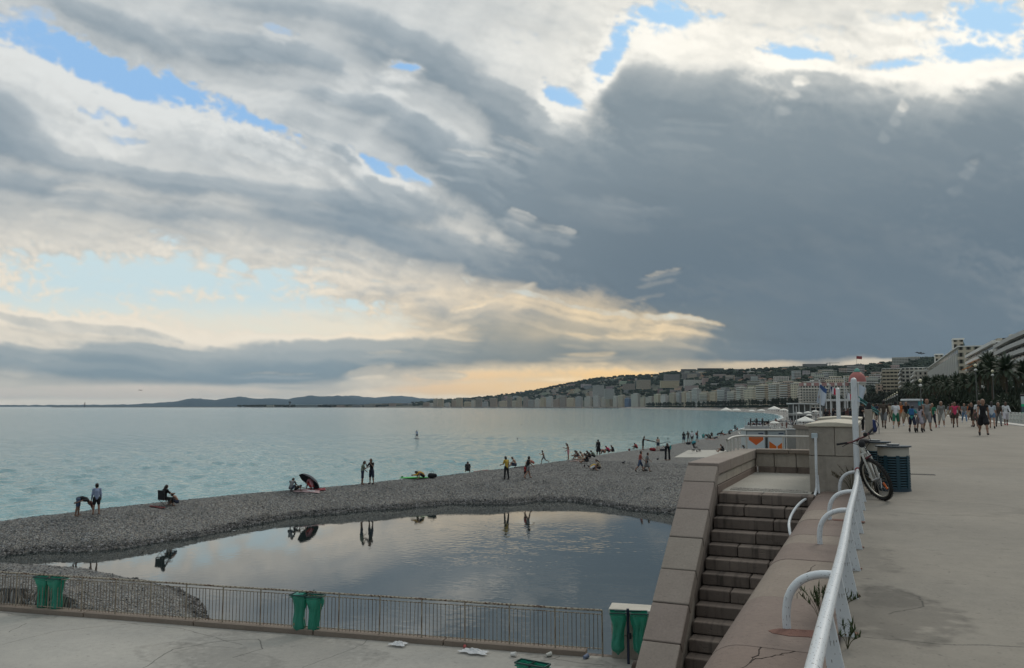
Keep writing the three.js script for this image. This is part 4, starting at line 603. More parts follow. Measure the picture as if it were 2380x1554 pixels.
  if (o.hair !== null) {
    const b = [[add3(J.head, J.hfw, -0.022), add3(J.crown, J.hfw, -0.018), 0.098, 0.094]], back = add3(J.head, J.hfw, -0.075);
    if (o.long) b.push([back, add3(back, o.pose.lean > 45 ? [0, -1, 0.25] : add3(J.hup, J.hfw, 0.15).map((c) => -c), o.long), 0.075, 0.06]);
    if (o.bun) b.push([add3(J.crown, J.hfw, -0.11), add3(J.crown, J.hfw, -0.13), 0.05, 0.045]);
    const face = add3(J.head, J.hfw, 0.055), nf = J.hfw, cut = (x, y, z) => { const q = (x - face[0]) * nf[0] + (y - face[1]) * nf[1] + (z - face[2]) * nf[2], r = (x - J.head[0]) * J.hup[0] + (y - J.head[1]) * J.hup[1] + (z - J.head[2]) * J.hup[2]; return Math.min(q, Math.max(0.02 - r + 0, q)) > 0 ? 0.02 : (r < 0.045 && q > -0.03 ? Math.min(q + 0.03, 0.045 - r) : -1); };
    part(root, o.cap ? 'cap' : o.hood ? 'hood' : 'hair', shell(b, Math.min(cell, 0.026), 0.02, o.hood ? undefined : cut), o.hair ?? HAIR.dark);
  }
  if (o.pack) { const c = add3(mid3(J.waist, J.chest, 0.7), J.hfw, -0.2); part(root, 'backpack', rbox(0.3, 0.42, 0.17, 0.05, c[0], c[1], c[2]), o.pack); }
  if (o.skates) for (const k of ['L', 'R']) { const a = J['ank' + k], b = J['toe' + k], g = []; for (let i = 0; i < 4; i++) { const c = mid3(add3(a, [0, 0, -0.05]), b, i / 3); g.push(new THREE.CylinderGeometry(0.034, 0.034, 0.024, 10).rotateZ(Math.PI / 2).translate(c[0], Math.min(a[1], b[1]) - 0.075, c[2])); } part(root, 'skate', merge([shell([[add3(a, [0, 0.1, 0]), a, 0.06, 0.058], [a, b, 0.055, 0.045]], 0.026), ...g]), o.skates); }
  root.scale.setScalar(s);
  if (o.lift) root.position.y += o.lift;
  return root;
}
const POSE = {
  stand: { legL: [2, 3, 5], legR: [-2, 3, 5], armL: [4, 9, 14], armR: [0, 9, 16] },
  handsFront: { legL: [3, 4, 6], legR: [-3, 4, 5], armL: [22, 16, 62, 24], armR: [20, 16, 66, 26], nod: 18 },
  phone: { legL: [4, 6, 5], legR: [-4, 3, 5], armL: [10, 10, 40, 8], armR: [28, 12, 85, 22], nod: 22 },
  toFace: { legL: [2, 3, 8], legR: [-2, 3, 7], armL: [38, 24, 104, 34], armR: [32, 22, 100, 34], nod: 8 },
  walk: { lean: 3, legL: [24, 10, 3], legR: [-18, 22, 3], armL: [-22, 10, 14], armR: [24, 10, 26], },
  walk2: { lean: 3, legL: [-15, 28, 3], legR: [20, 6, 3], armL: [20, 12, 30], armR: [-18, 12, 12] },
  stroll: { lean: 2, legL: [13, 8, 3], legR: [-10, 16, 3], armL: [-8, 9, 16], armR: [12, 9, 22] },
  skate: { lean: 14, legL: [26, 34, 9], legR: [-12, 22, 10], armL: [24, 26, 40], armR: [-18, 24, 34] },
  bend: { lean: 78, curl: 34, legL: [4, 6, 5], legR: [-8, 2, 5], armL: [26, 6, 14], armR: [22, 4, 20], nod: 40, hang: true },
  sit: { lean: 14, curl: 24, legL: [118, 96, 9], legR: [112, 88, 8], armL: [52, 8, 26, 12], armR: [50, 8, 30, 12], nod: 12 },
  sitBack: { lean: -26, curl: 16, legL: [98, 40, 8], legR: [88, 12, 8], armL: [-34, 14, 8], armR: [-32, 16, 8], nod: 18 },
  sitLow: { lean: 30, curl: 34, legL: [128, 112, 24], legR: [124, 108, 24], armL: [58, 10, 36, 18], armR: [56, 10, 40, 18], nod: 26 },
  sitLeg: { lean: 8, curl: 18, legL: [92, 14, 9], legR: [116, 90, 10], armL: [40, 8, 44, 14], armR: [-16, 16, 10], nod: 16 },
  chair: { lean: -8, curl: 14, legL: [84, 78, 8], legR: [86, 84, 8], armL: [42, 10, 52, 8], armR: [38, 10, 50, 8], nod: 14, seat: 0.42 },
  lie: { lean: -82, curl: 4, legL: [88, 2, 6], legR: [100, 46, 6], armL: [-60, 16, 20], armR: [-64, 18, 30], nod: 20 },
  run: { lean: 10, legL: [34, 34, 3], legR: [-26, 44, 3], armL: [-34, 12, 60], armR: [38, 12, 74] },
  carry: { legL: [3, 4, 5], legR: [-4, 4, 5], armL: [14, 12, 62, 0], armR: [6, 14, 34, 0], nod: 14 },
  armsOut: { lean: 6, legL: [5, 8, 8], legR: [-6, 4, 8], armL: [66, 8, 22], armR: [58, 14, 26], nod: 8 },
  hug: { lean: 5, legL: [3, 4, 4], legR: [-4, 4, 4], armL: [62, 12, 62, 30], armR: [58, 12, 66, 30], nod: 12 },
  paddle: { lean: 10, legL: [8, 14, 9], legR: [-2, 10, 9], armL: [44, 14, 34, 10], armR: [34, 18, 30, 12] },
};
const faceCam = (p, extra = 0) => Math.atan2(-p.x, -p.z) + extra * Math.PI / 180;   // 0 looks at the photographer, 180 away, 90 to the right of the picture
function onShingle(u, v, o, deg, label, group) { const p = onBeach(u, v); p.y = beachH(p.x, p.z) - 0.02; return person(o, p, faceCam(p, deg), label, group); }
function onProm(u, v, o, deg, label, group) { const p = onY(u, v, PROM); return person(o, p, faceCam(p, deg), label, group); }

// ---------------------------------------------------------------- who is where on the shingle
{
  const K = { black: cloth(0.012, 0.012, 0.014), navy: cloth(0.02, 0.026, 0.05), denim: cloth(0.06, 0.09, 0.15), white: cloth(0.62, 0.63, 0.65), sky: cloth(0.25, 0.3, 0.42), grey: cloth(0.16, 0.165, 0.17), pink: cloth(0.5, 0.22, 0.24), hot: cloth(0.55, 0.05, 0.13), red: cloth(0.3, 0.03, 0.03), brick: cloth(0.3, 0.09, 0.07), yellow: cloth(0.5, 0.34, 0.06), gold: cloth(0.46, 0.25, 0.03), green: cloth(0.03, 0.16, 0.1), teal: cloth(0.05, 0.25, 0.24), sage: cloth(0.17, 0.2, 0.15), orange: cloth(0.5, 0.13, 0.03), beige: cloth(0.36, 0.3, 0.22), brown: cloth(0.06, 0.045, 0.035), denimL: cloth(0.12, 0.2, 0.32) };
  const P = POSE, S = SKIN;
  onShingle(180, 1200, { h: 1.6, pose: P.bend, top: K.black, low: K.denim, legs: 0.75, hair: HAIR.auburn, long: 0.42, skin: S.dusk }, 90, 'person bending double at the waterline, long reddish hair hanging down, grey blue shorts');
  onShingle(222, 1197, { h: 1.58, pose: P.stand, top: K.sky, sleeve: 'long', low: K.black, legs: 0.7, bun: true, skin: S.tan, fat: 1.08 }, 188, 'person in light blue shirt and black shorts standing with back turned at the left');
  onShingle(382, 1178, { h: 1.6, pose: P.chair, top: K.black, sleeve: 'short', low: K.black, legs: 1.6, long: 0.34, skin: S.dusk }, 130, 'person with long dark hair sitting in the folding chair on the bank');
  onShingle(411, 1176, { h: 1.3, pose: P.sit, low: K.navy, skin: S.tan }, 250, 'bare chested child sitting on the shingle facing the folding chair');
  onShingle(676, 1144, { h: 1.6, pose: P.sit, top: K.grey, low: K.navy, skin: S.tan, bun: false }, 160, 'person in pale grey top sitting left of the dark umbrella');
  onShingle(686, 1143, { h: 1.1, pose: P.sitLow, top: K.brown, low: K.black, skin: S.dusk }, 110, 'small dark child crouching between the grey top and the dark umbrella');
  onShingle(724, 1140, { h: 1.65, pose: P.sit, top: K.pink, low: K.red, legs: 0.8, skin: S.tan }, 200, 'person in pink top sitting under the dark umbrella');
  onShingle(842, 1127, { h: 1.66, pose: P.phone, top: K.sage, low: K.navy, legs: 0.95, skin: S.dusk, wide: 0.88 }, 96, 'slim person in grey green shirt standing and holding a phone, left of a pair');
  onShingle(863, 1126, { h: 1.78, pose: P.toFace, top: K.black, low: K.navy, legs: 0.95, skin: S.dusk, shoe: K.black }, 320, 'person in black shirt standing with hands raised to the chest, right of a pair');
  onShingle(984, 1114, { h: 1.65, pose: P.sitLow, top: K.gold, sleeve: 'long', low: K.black, hood: false, skin: S.dusk }, 280, 'person in yellow jacket sitting hunched beside the green board');
  onShingle(1087, 1097, { h: 1.65, pose: P.sit, top: K.black, sleeve: 'long', low: K.black, legs: 1.7, hood: true, hair: K.black, skin: S.dusk }, 180, 'person in dark hooded clothes sitting alone by the water');
  onShingle(1177, 1116, { h: 1.74, pose: P.carry, top: K.yellow, sleeve: 'short', low: K.black, legs: 1.85, skin: S.brown, shoe: K.black }, 215, 'person in yellow top and black trousers walking with a dark bundle');
  onShingle(1198, 1086, { h: 1.7, pose: P.sitLeg, low: K.navy, skin: S.pale }, 265, 'bare backed person sitting behind the yellow top, looking at the sea');
  onShingle(1227, 1113, { h: 1.72, pose: P.walk, top: K.black, sleeve: 'none', low: K.grey, legs: 0.6, skin: S.tan, wide: 0.92 }, 120, 'person in dark tank top walking beside a child in red');
  onShingle(1221, 1112, { h: 1.0, pose: P.stroll, top: K.red, low: K.black, skin: S.tan }, 150, 'small child in red top walking beside an adult in dark tank top');
  onShingle(1240, 1079, { h: 1.5, pose: P.sitLow, low: K.brick, skin: S.pale }, 260, 'pale child sitting by the water near the walking adult and child');
  onShingle(1264, 1073, { h: 1.35, pose: P.run, low: K.grey, skin: S.dusk, wide: 0.85 }, 260, 'thin child running along the edge of the water');
  onShingle(1321, 1067, { h: 1.7, pose: P.phone, low: K.pink, legs: 0.7, skin: S.tan }, 280, 'bare chested person in pink shorts standing by the water');
  const sit = 'people sitting in the close group left of the dark robe';
  onShingle(1346, 1069, { h: 1.75, pose: P.sit, skin: S.dusk, low: K.navy, long: 0.15 }, 290, 'person sitting upright at the left end of a close group', sit);
  onShingle(1356, 1072, { h: 1.7, pose: P.sitLeg, skin: S.pale, low: K.beige }, 280, 'person stretching pale legs in front of a close group', sit);
  onShingle(1372, 1068, { h: 1.65, pose: P.sit, skin: S.dusk, top: K.brown, low: K.black }, 300, 'person in brown top sitting in the middle of a close group', sit);
  onShingle(1382, 1067, { h: 1.6, pose: P.sit, skin: S.tan, top: K.sage, low: K.black }, 270, 'person in sage top sitting at the back of a close group', sit);
  onShingle(1366, 1077, { h: 1.72, pose: P.sitLeg, top: K.black, sleeve: 'none', low: K.black, skin: S.tan, long: 0.2 }, 285, 'person in black top sitting nearest to us in a close group', sit);
  onShingle(1374, 1094, { h: 1.55, pose: P.sitLow, top: K.yellow, low: K.white, skin: S.tan, sleeve: 'none' }, 100, 'person in yellow top and white shorts sitting cross legged');
  onShingle(1394, 1094, { h: 1.65, pose: P.sitLeg, top: K.beige, low: K.black, legs: 1.8, long: 0.25, skin: S.pale }, 270, 'person with wavy hair and long black skirt sitting with legs stretched');
  onShingle(1391, 1058, { h: 1.74, pose: P.stand, top: K.black, dress: 1, sleeve: 'long', hood: true, hair: K.black, low: K.black, legs: 1.8, skin: S.tan }, 200, 'person in long dark robe standing by the water');
  for (const [i, u, v, c, w] of [[0, 1406, 1055, K.brick, 'brick top'], [1, 1416, 1052, K.hot, 'bright red top'], [2, 1426, 1052, K.black, 'black top']]) onShingle(u, v, { h: 1.65, pose: [P.sitLow, P.sit, P.sitLeg][i], top: c, low: K.black, skin: S.tan }, 260 + 20 * i, 'person in ' + w + ' sitting right of the dark robe', 'three people sitting right of the dark robe');
  onShingle(1481, 1041, { h: 1.6, pose: P.sit, top: K.red, low: K.black, skin: S.dusk }, 240, 'person in red top sitting alone left of the one shaking a towel');
  onShingle(1495, 1047, { h: 1.75, pose: P.armsOut, low: K.black, top: K.black, sleeve: 'none', skin: S.dusk }, 90, 'dark person standing and shaking out a long towel');
  onShingle(1530, 1048, { h: 1.68, pose: P.stand, low: K.navy, legs: 0.6, skin: S.pale, bun: true }, 200, 'pale person in dark shorts standing right of the shaken towel');
  onShingle(1488, 1097, { h: 1.75, pose: P.walk, top: K.brick, low: K.denim, legs: 0.95, skin: S.tan, shoe: K.brown }, 92, 'person in brick red shirt walking beside another in dark dress');
  onShingle(1504, 1097, { h: 1.62, pose: P.walk2, top: K.grey, low: K.black, legs: 1, dress: 0.9, skin: S.tan, fat: 1.12, shoe: K.brown }, 92, 'person in dark dress walking beside the brick red shirt');
  onShingle(1548, 1071, { h: 1.76, pose: P.hug, top: K.black, sleeve: 'long', low: K.black, legs: 1.85, skin: S.dusk }, 90, 'left one of a hugging pair, all in black');
  onShingle(1556, 1071, { h: 1.7, pose: P.hug, top: K.black, sleeve: 'long', low: K.black, legs: 1.85, skin: S.dusk, pack: K.teal }, 270, 'right one of a hugging pair, in black with a teal bag');
  onShingle(1590, 1032, { h: 1.75, pose: P.stand, top: K.black, low: K.navy, skin: S.dusk }, 180, 'person in black top at the left of four standing on the shingle');
  onShingle(1600, 1029, { h: 1.72, pose: P.carry, top: K.brown, low: K.grey, skin: S.dusk }, 200, 'person in brown top second from left of four standing on the shingle');
  onShingle(1609, 1030, { h: 1.78, pose: P.stand, top: K.white, low: K.black, skin: S.dusk }, 170, 'person in white shirt and black shorts standing among the four');
  onShingle(1621, 1028, { h: 1.7, pose: P.stroll, top: K.brown, low: K.navy, skin: S.tan, pack: K.red }, 90, 'person with red backpack at the right of four standing on the shingle');
  const far = 'people sitting far along the shingle near the booths';
  const looks = [[1635, 1015, K.teal, 'teal top'], [1646, 1013, K.black, 'black top'], [1652, 1022, K.brown, 'brown top'], [1661, 1022, K.navy, 'navy top'], [1654, 1010, K.black, 'black top'], [1668, 1010, K.navy, 'navy top'], [1676, 1009, K.black, 'black top'], [1683, 1013, K.brick, 'brick top'], [1697, 1012, K.black, 'black top'], [1702, 1002, K.brick, 'brick top'], [1715, 1001, K.red, 'red top'], [1726, 1002, K.black, 'black top']];
  looks.forEach(([u, v, c, w], i) => onShingle(u, v, { h: 1.68, cell: 0.045, pose: [P.sit, P.sitLow, P.sitLeg, P.lie][i % 4], top: c, low: K.black, skin: S.dusk }, 180 + 47 * i, 'person in ' + w + ' sitting far along the shingle near the booths', far));
  onShingle(1709, 1000, { h: 1.75, cell: 0.045, pose: P.stand, top: K.black, low: K.navy, skin: S.dusk }, 200, 'dark person standing by the water left of the booths');
  onShingle(1682, 1052, { h: 1.7, pose: P.sitLeg, top: K.black, low: K.black, skin: S.tan }, 280, 'person in black sitting behind the parapet with a leg stretched');
  onShingle(1736, 1054, { h: 1.7, pose: P.sit, top: K.grey, low: K.black, skin: S.dusk }, 270, 'person in grey sitting on the ground against the orange marked booth');
  // bathers and a paddler
  for (const [u, v] of [[1203, 1022], [1453, 963], [1588, 997], [1212, 989], [928, 967], [1316, 1034], [1553, 1022], [871, 979], [1166, 990], [1020, 969]]) { const p = onY(u, v, 0.02); const t = thing('person', 'bather far out with only head and shoulders above the water', 'person', p, 1.5, 'bathers in the sea'); part(t, 'body', shell([[[0, 0.12, 0], [0, 0.2, 0], 0.09, 0.1], [[-0.17, -0.05, 0], [0.17, -0.05, 0], 0.08, 0.08], [[0, -0.1, 0], [0, 0.1, 0], 0.14, 0.05]], 0.045), S.dusk); part(t, 'hair', ball(0.115, 0, 0.2, -0.02, 8, 6), HAIR.dark); }
  { const p = onY(969, 1021, 0.12), b = onY(969, 1021, 0.02); person({ h: 1.75, cell: 0.04, pose: P.paddle, top: K.sky, low: K.navy, skin: S.tan }, p, faceCam(p, 200), 'person standing on a paddle board far out on the sea'); const t = thing('paddle_board', 'narrow board under the lone paddler on the sea', 'paddle board', b, faceCam(b, 200)); part(t, 'deck', xf(new THREE.SphereGeometry(1, 16, 8), { s: [0.38, 0.06, 1.6], y: 0.06 }), K.navy); part(t, 'paddle', rod([0.3, 0, 0.4], [0.12, 1.7, 0.25], 0.018), K.black); }
  // someone on the terrace right below the parapet: only the top of a head shows
  { const p = onY(1471, 1546, TERR + 1.74); p.y = TERR; person({ h: 1.74, pose: P.stroll, top: K.navy, low: K.black, legs: 1.8, hair: HAIR.brown, skin: S.tan }, p, faceCam(p, 120), 'person with dark brown hair below at the foot of the parapet, at the bottom edge'); }

  // ------------------------------------------------------------ walkers on the promenade
  onProm(2056, 997, { h: 1.86, pose: P.walk, top: K.brown, low: K.grey, legs: 0.9, skin: S.brown, shoe: K.black, wide: 1.1 }, 170, 'person in dark brown shirt walking away at the left of the walkers');
  onProm(2084, 997, { h: 1.78, pose: P.walk2, top: K.white, low: K.green, legs: 0.95, hair: K.black, cap: true, skin: S.tan, shoe: K.white }, 175, 'person in white shirt, green shorts and black cap walking');
  onProm(2096, 989, { h: 1.75, pose: P.stroll, top: K.orange, low: K.beige, skin: S.tan, shoe: K.brown }, 0, 'person in orange shirt walking behind the white shirt');
  onProm(2108, 991, { h: 1.78, pose: P.walk, top: K.black, low: K.beige, legs: 0.9, skin: S.tan, shoe: K.white }, 10, 'person in black shirt and beige shorts walking towards us');
  onProm(2122, 1006, { h: 1.5, pose: P.skate, top: K.teal, low: K.navy, legs: 0.95, skin: S.tan, skates: K.black, pack: cloth(0.03, 0.12, 0.28) }, 170, 'skater with blue backpack and navy shorts seen from behind');
  onProm(2139, 1006, { h: 1.5, pose: P.skate, top: cloth(0.32, 0.29, 0.33), dress: 0.7, sleeve: 'none', low: K.grey, skin: S.tan, skates: K.black, long: 0.22 }, 165, 'skater in pale lilac dress seen from behind');
  onProm(2157, 1004, { h: 1.82, pose: P.stroll, top: cloth(0.22, 0.22, 0.22), sleeve: 'none', low: cloth(0.2, 0.2, 0.21), legs: 0.95, hair: K.red, cap: true, skin: S.tan, shoe: K.black, fat: 1.1 }, 15, 'person in grey tank top and red cap walking towards us');
  onProm(2170, 995, { h: 1.66, pose: P.walk2, top: K.green, low: K.navy, legs: 1.4, hair: HAIR.blond, skin: S.tan, shoe: K.red }, 350, 'person in green top and dark wide trousers walking towards us');
  onProm(2190, 995, { h: 1.78, pose: P.walk, top: cloth(0.2, 0.2, 0.19), low: cloth(0.42, 0.41, 0.38), legs: 0.95, hair: HAIR.white, skin: S.tan, shoe: K.white, fat: 1.12 }, 5, 'white haired person in grey shirt and pale shorts walking towards us');
  onProm(2222, 995, { h: 1.7, pose: P.stroll, top: K.hot, sleeve: 'none', low: K.brown, legs: 0.6, skin: S.dusk, shoe: K.black, long: 0.1 }, 0, 'person in bright pink top and dark shorts walking towards us');
  onProm(2216, 986, { h: 1.72, pose: P.walk2, top: K.brick, low: K.black, legs: 0.9, skin: S.dusk, shoe: K.black }, 5, 'person half hidden behind the bright pink top');
  onProm(2243, 983, { h: 1.72, pose: P.walk, top: K.grey, low: K.denimL, legs: 1.9, skin: S.tan, shoe: K.white, long: 0.2 }, 10, 'person in blue jeans farther back walking towards us');
  onProm(2263, 994, { h: 1.7, pose: P.walk, top: K.black, low: K.brown, legs: 0.95, hair: HAIR.brown, long: 0.2, skin: S.tan, shoe: K.black }, 330, 'person in black top walking with a child in pink');
  onProm(2268, 993, { h: 1.2, pose: P.stroll, top: K.pink, low: K.brown, skin: S.tan, shoe: K.black }, 20, 'child in pink top held by an adult in black');
  onProm(2277, 997, { h: 1.84, pose: P.walk2, top: K.white, low: K.brown, legs: 0.95, skin: S.dusk, shoe: K.black }, 20, 'person in white t-shirt half hidden behind the black tunic');
  onProm(2288, 1014, { h: 1.8, pose: P.walk, top: K.black, sleeve: 'none', dress: 0.72, low: K.black, legs: 0.85, hair: HAIR.grey, skin: S.tan, shoe: K.black, wide: 1.08, cell: 0.024 }, 8, 'person in long black sleeveless tunic, nearest of the walkers');
  onProm(2308, 997, { h: 1.72, pose: P.stroll, top: cloth(0.42, 0.46, 0.5), low: K.denimL, legs: 0.45, long: 0.2, skin: S.pale, shoe: K.black, fat: 1.1 }, 178, 'person in pale blue top and denim shorts seen from behind');
  onProm(2323, 993, { h: 1.72, pose: P.walk, top: K.brown, low: K.grey, legs: 1.8, hair: HAIR.white, skin: S.tan, shoe: K.black }, 5, 'white haired person in dark shirt walking beside the pale blue top');
  onProm(2340, 990, { h: 1.78, pose: P.walk2, top: K.white, low: cloth(0.5, 0.48, 0.52), legs: 0.95, skin: S.brown, shoe: K.red, sleeve: 'long' }, 10, 'person in white shirt and white shorts at the right of the walkers');
  const tiny = [[2031, 977, K.black, 'black'], [2038, 979, K.navy, 'navy'], [2046, 978, K.brown, 'brown'], [2066, 981, K.black, 'black'], [2072, 984, K.beige, 'beige'], [2148, 975, K.navy, 'navy'], [2205, 974, K.grey, 'grey'], [2232, 975, K.brick, 'brick'], [2253, 977, K.orange, 'orange'], [2296, 976, K.black, 'black'], [2022, 972, K.grey, 'grey'], [2111, 976, K.teal, 'teal']];
  tiny.forEach(([u, v, c, w], i) => onProm(u, v, { h: 1.7, cell: 0.045, pose: [P.walk, P.stroll, P.walk2][i % 3], top: c, low: i % 2 ? K.black : K.beige, legs: i % 3 ? 0.9 : 1.8, skin: S.dusk }, (i * 137) % 360, 'small far walker in ' + w + ' top on the promenade', 'far walkers on the promenade'));
  onProm(2004, 1006, { h: 1.72, pose: P.phone, top: K.black, low: K.black, legs: 1.8, hair: HAIR.brown, skin: S.tan, shoe: K.white }, 70, 'person in black standing with a phone beside the grey bollard');
}

// ---------------------------------------------------------------- far coast, hills and town
{
  const facade = (fw, fh, glass, wall, shutter) => dtex(128, 128, (u, v) => { const x = (u * 2) % 1, y = (v * 2) % 1, n = noise(u * 9, v * 9, 9) * 0.04; const inX = Math.abs(x - 0.5) < fw / 2, inY = Math.abs(y - 0.5) < fh / 2, sh = shutter && inY && Math.abs(Math.abs(x - 0.5) - fw / 2 - 0.08) < 0.07; return sh ? shutter : inX && inY ? glass : y < 0.06 ? wall.map((c) => c * 0.86) : wall.map((c) => c + n); }, true, 6.4);
  const F = [facade(0.46, 0.56, [0.04, 0.045, 0.05], [0.9, 0.88, 0.84]), facade(0.86, 0.46, [0.05, 0.055, 0.06], [0.92, 0.9, 0.86]), facade(0.36, 0.6, [0.05, 0.05, 0.05], [0.9, 0.86, 0.78], [0.3, 0.34, 0.32]), facade(0.66, 0.58, [0.035, 0.04, 0.045], [0.9, 0.9, 0.88])];
  const wallMats = new Map(), wallMat = (f, c) => { const k = f + c.join(); if (!wallMats.has(k)) wallMats.set(k, std({ map: F[f], color: C(...c), roughness: 0.9 })); return wallMats.get(k); };
  const tones = [[0.66, 0.61, 0.53], [0.75, 0.73, 0.69], [0.58, 0.49, 0.4], [0.46, 0.4, 0.35], [0.64, 0.5, 0.43], [0.7, 0.6, 0.43], [0.5, 0.5, 0.5], [0.7, 0.69, 0.64]];
  const slab = paint(0.72, 0.7, 0.65, 0.8), tile = paint(0.3, 0.13, 0.08, 0.9), tar = paint(0.2, 0.19, 0.18, 0.9), glassD = std({ color: C(0.03, 0.04, 0.045), roughness: 0.15 }), rail = paint(0.2, 0.22, 0.22, 0.5);
  const r = rng(404);
  const toneName = (c) => { const b = (c[0] + c[1] + c[2]) / 3, w = c[0] / Math.max(c[2], 0.01); return b < 0.38 ? (w > 1.25 ? 'brown' : 'dark grey') : w > 1.5 ? 'ochre' : w > 1.3 ? 'tan' : w > 1.18 ? 'cream' : b > 0.6 ? 'white' : 'pale grey'; };
  const areaName = (u) => u < 1150 ? 'at the far left end' : u < 1330 ? 'under golden sky' : u < 1460 ? 'near the white tower' : u < 1580 ? 'right of the white tower' : u < 1690 ? 'below the dark roofed crest' : u < 1820 ? 'right of the dark crest' : u < 1930 ? 'below the long crest block' : 'behind the domed hotel';
  // a block of flats: face towards local +z, base at 0
  function block(label, group, pos, turn, w, h, d, o = {}) {
    const t = thing(o.name ?? 'apartment_building', label, o.category ?? 'building', pos, turn, group), f = o.f ?? Math.floor(r() * 4), c = o.c ?? tones[Math.floor(r() * tones.length)];
    const body = boxUV(box(w, h + 6, d, 0, h / 2 - 3, 0), 1, r() * 6, 3.2 * 0.5); part(t, 'wall', body, wallMat(f, c));
    const floors = Math.max(2, Math.round(h / 3.6));
    if (o.hip) { const g = new THREE.ConeGeometry(Math.SQRT1_2, 1, 4, 1); g.rotateY(Math.PI / 4); g.scale(w + 1, Math.min(w, d) * 0.2, d + 1); g.translate(0, h + Math.min(w, d) * 0.1, 0); part(t, 'roof', g, tile); }
    else { part(t, 'roof', box(w + 0.5, 0.5, d + 0.5, 0, h + 0.25, 0), slab); if (o.pent !== false) part(t, 'penthouse', boxUV(box(w * (0.45 + 0.3 * r()), 2.8, d * 0.6, (r() - 0.5) * w * 0.3, h + 1.9, -d * 0.1)), wallMat(3, c)); }
    if (o.balcony) { const g = merge([box(w * 0.96, 0.28, 1.5, 0, 0, d / 2 + 0.75), box(w * 0.96, o.parapet ?? 0.85, 0.12, 0, 0.5, d / 2 + 1.46)]); for (let k = 1; k < floors; k++) part(t, 'balcony', g, o.slabMat ?? slab).position.y = k * h / floors; }
    return t;
  }
  // ---- hills behind the town
  const tab = (list) => (u) => { if (u <= list[0][0]) return list[0][1]; for (let i = 1; i < list.length; i++) if (u <= list[i][0]) return lerp(list[i - 1][1], list[i][1], (u - list[i - 1][0]) / (list[i][0] - list[i - 1][0])); return list[list.length - 1][1]; };
  const foot = tab([[900, 4900], [1000, 4550], [1100, 4300], [1250, 3850], [1400, 3350], [1509, 2820], [1600, 2210], [1714, 1610], [1800, 1330], [1868, 1130], [1960, 1010], [2060, 980], [2600, 900]]);
  const ridgeD = tab([[900, 5900], [1000, 5700], [1300, 5000], [1450, 4200], [1600, 3300], [1700, 2800], [1900, 2400], [2150, 2200], [2600, 2200]]);
  const ridgeV = tab([[880, 943], [1000, 937], [1060, 932], [1130, 927], [1200, 918], [1280, 904], [1340, 892], [1400, 882], [1450, 880], [1500, 878], [1560, 871], [1600, 868], [1650, 868], [1720, 866], [1800, 863], [1850, 861], [1920, 861], [2000, 858], [2060, 851], [2100, 845], [2160, 841], [2300, 842], [2600, 845]]);
  const hillAt = (u, t) => { const a = foot(u), b = ridgeD(u), D = lerp(a, b, t), H = (946 - ridgeV(u)) / 1868 * b + EYE; const k = t < 1 ? Math.pow(t, 0.78) * 0.92 + 0.08 * smooth(0.3, 1, t) : 1 - 0.25 * (t - 1); const p = place(u, D); p.y = lerp(5.2, H, k) + (t > 0.06 && t < 0.97 ? 5 * fbm(u * 0.02, t * 6, 3) * smooth(0, 0.2, t) : 0); return p; };
  const hg = gridGeo(280, 60, (s, t) => { const p = hillAt(lerp(900, 2560, s), t * 1.35); return [p.x, p.y, p.z, p.x, p.z]; });
  const hillMat = std({ color: C(0.045, 0.055, 0.04), roughness: 1, vertexColors: true });
  vcol(hg, (x, y, z) => { const n = fbm(x * 0.006, z * 0.006, 4), m = fbm(x * 0.03, z * 0.03, 3); const k = 1 + 0.4 * m + 0.8 * smooth(0.05, 0.4, n); return [k * 1.1, k, k * 0.9]; });
  struct('hills', hg, hillMat, 'wooded hill built over with flats, behind the seafront');
  { // trees of the hill, too far to tell one from the next
    const gs = []; for (let i = 0; i < 26; i++) { const a = r() * 6.28, q = Math.pow(r(), 0.5); gs.push(xf(new THREE.IcosahedronGeometry(0.22 + 0.2 * r(), 0), { s: [1, 0.75, 1], ry: r() * 6, x: Math.cos(a) * q * 0.75, y: 0.35 + r() * 0.8, z: Math.sin(a) * q * 0.75 })); }
    const n = 7000, im = new THREE.InstancedMesh(merge(gs), std({ color: C(1, 1, 1), roughness: 1 }), n), M = new THREE.Matrix4(), q = new THREE.Quaternion(), c = new THREE.Color(); let k = 0;
    while (k < n) { const u = lerp(960, 2540, Math.pow(r(), 0.8)), t = Math.pow(r(), 0.8) * 1.02; const wood = fbm(u * 0.012, t * 5, 3); if (r() > 0.35 + 0.9 * wood + (t > 0.93 ? 0.5 : 0)) continue; const p = hillAt(u, t), s = (4 + 5 * r()) * (ridgeD(u) > 3500 ? 1.25 : 1); M.compose(p, q.setFromEuler(new THREE.Euler(0, r() * 6, 0)), new THREE.Vector3(s, s * (0.7 + 0.6 * r()), s)); im.setMatrixAt(k, M); const b = 0.6 + 0.8 * r(); im.setColorAt(k, c.setRGB(0.028 * b, 0.042 * b, 0.026 * b)); k++; }
    im.name = 'hillside_trees'; stuff(im, 'dark trees covering the hill between the flats');
  }
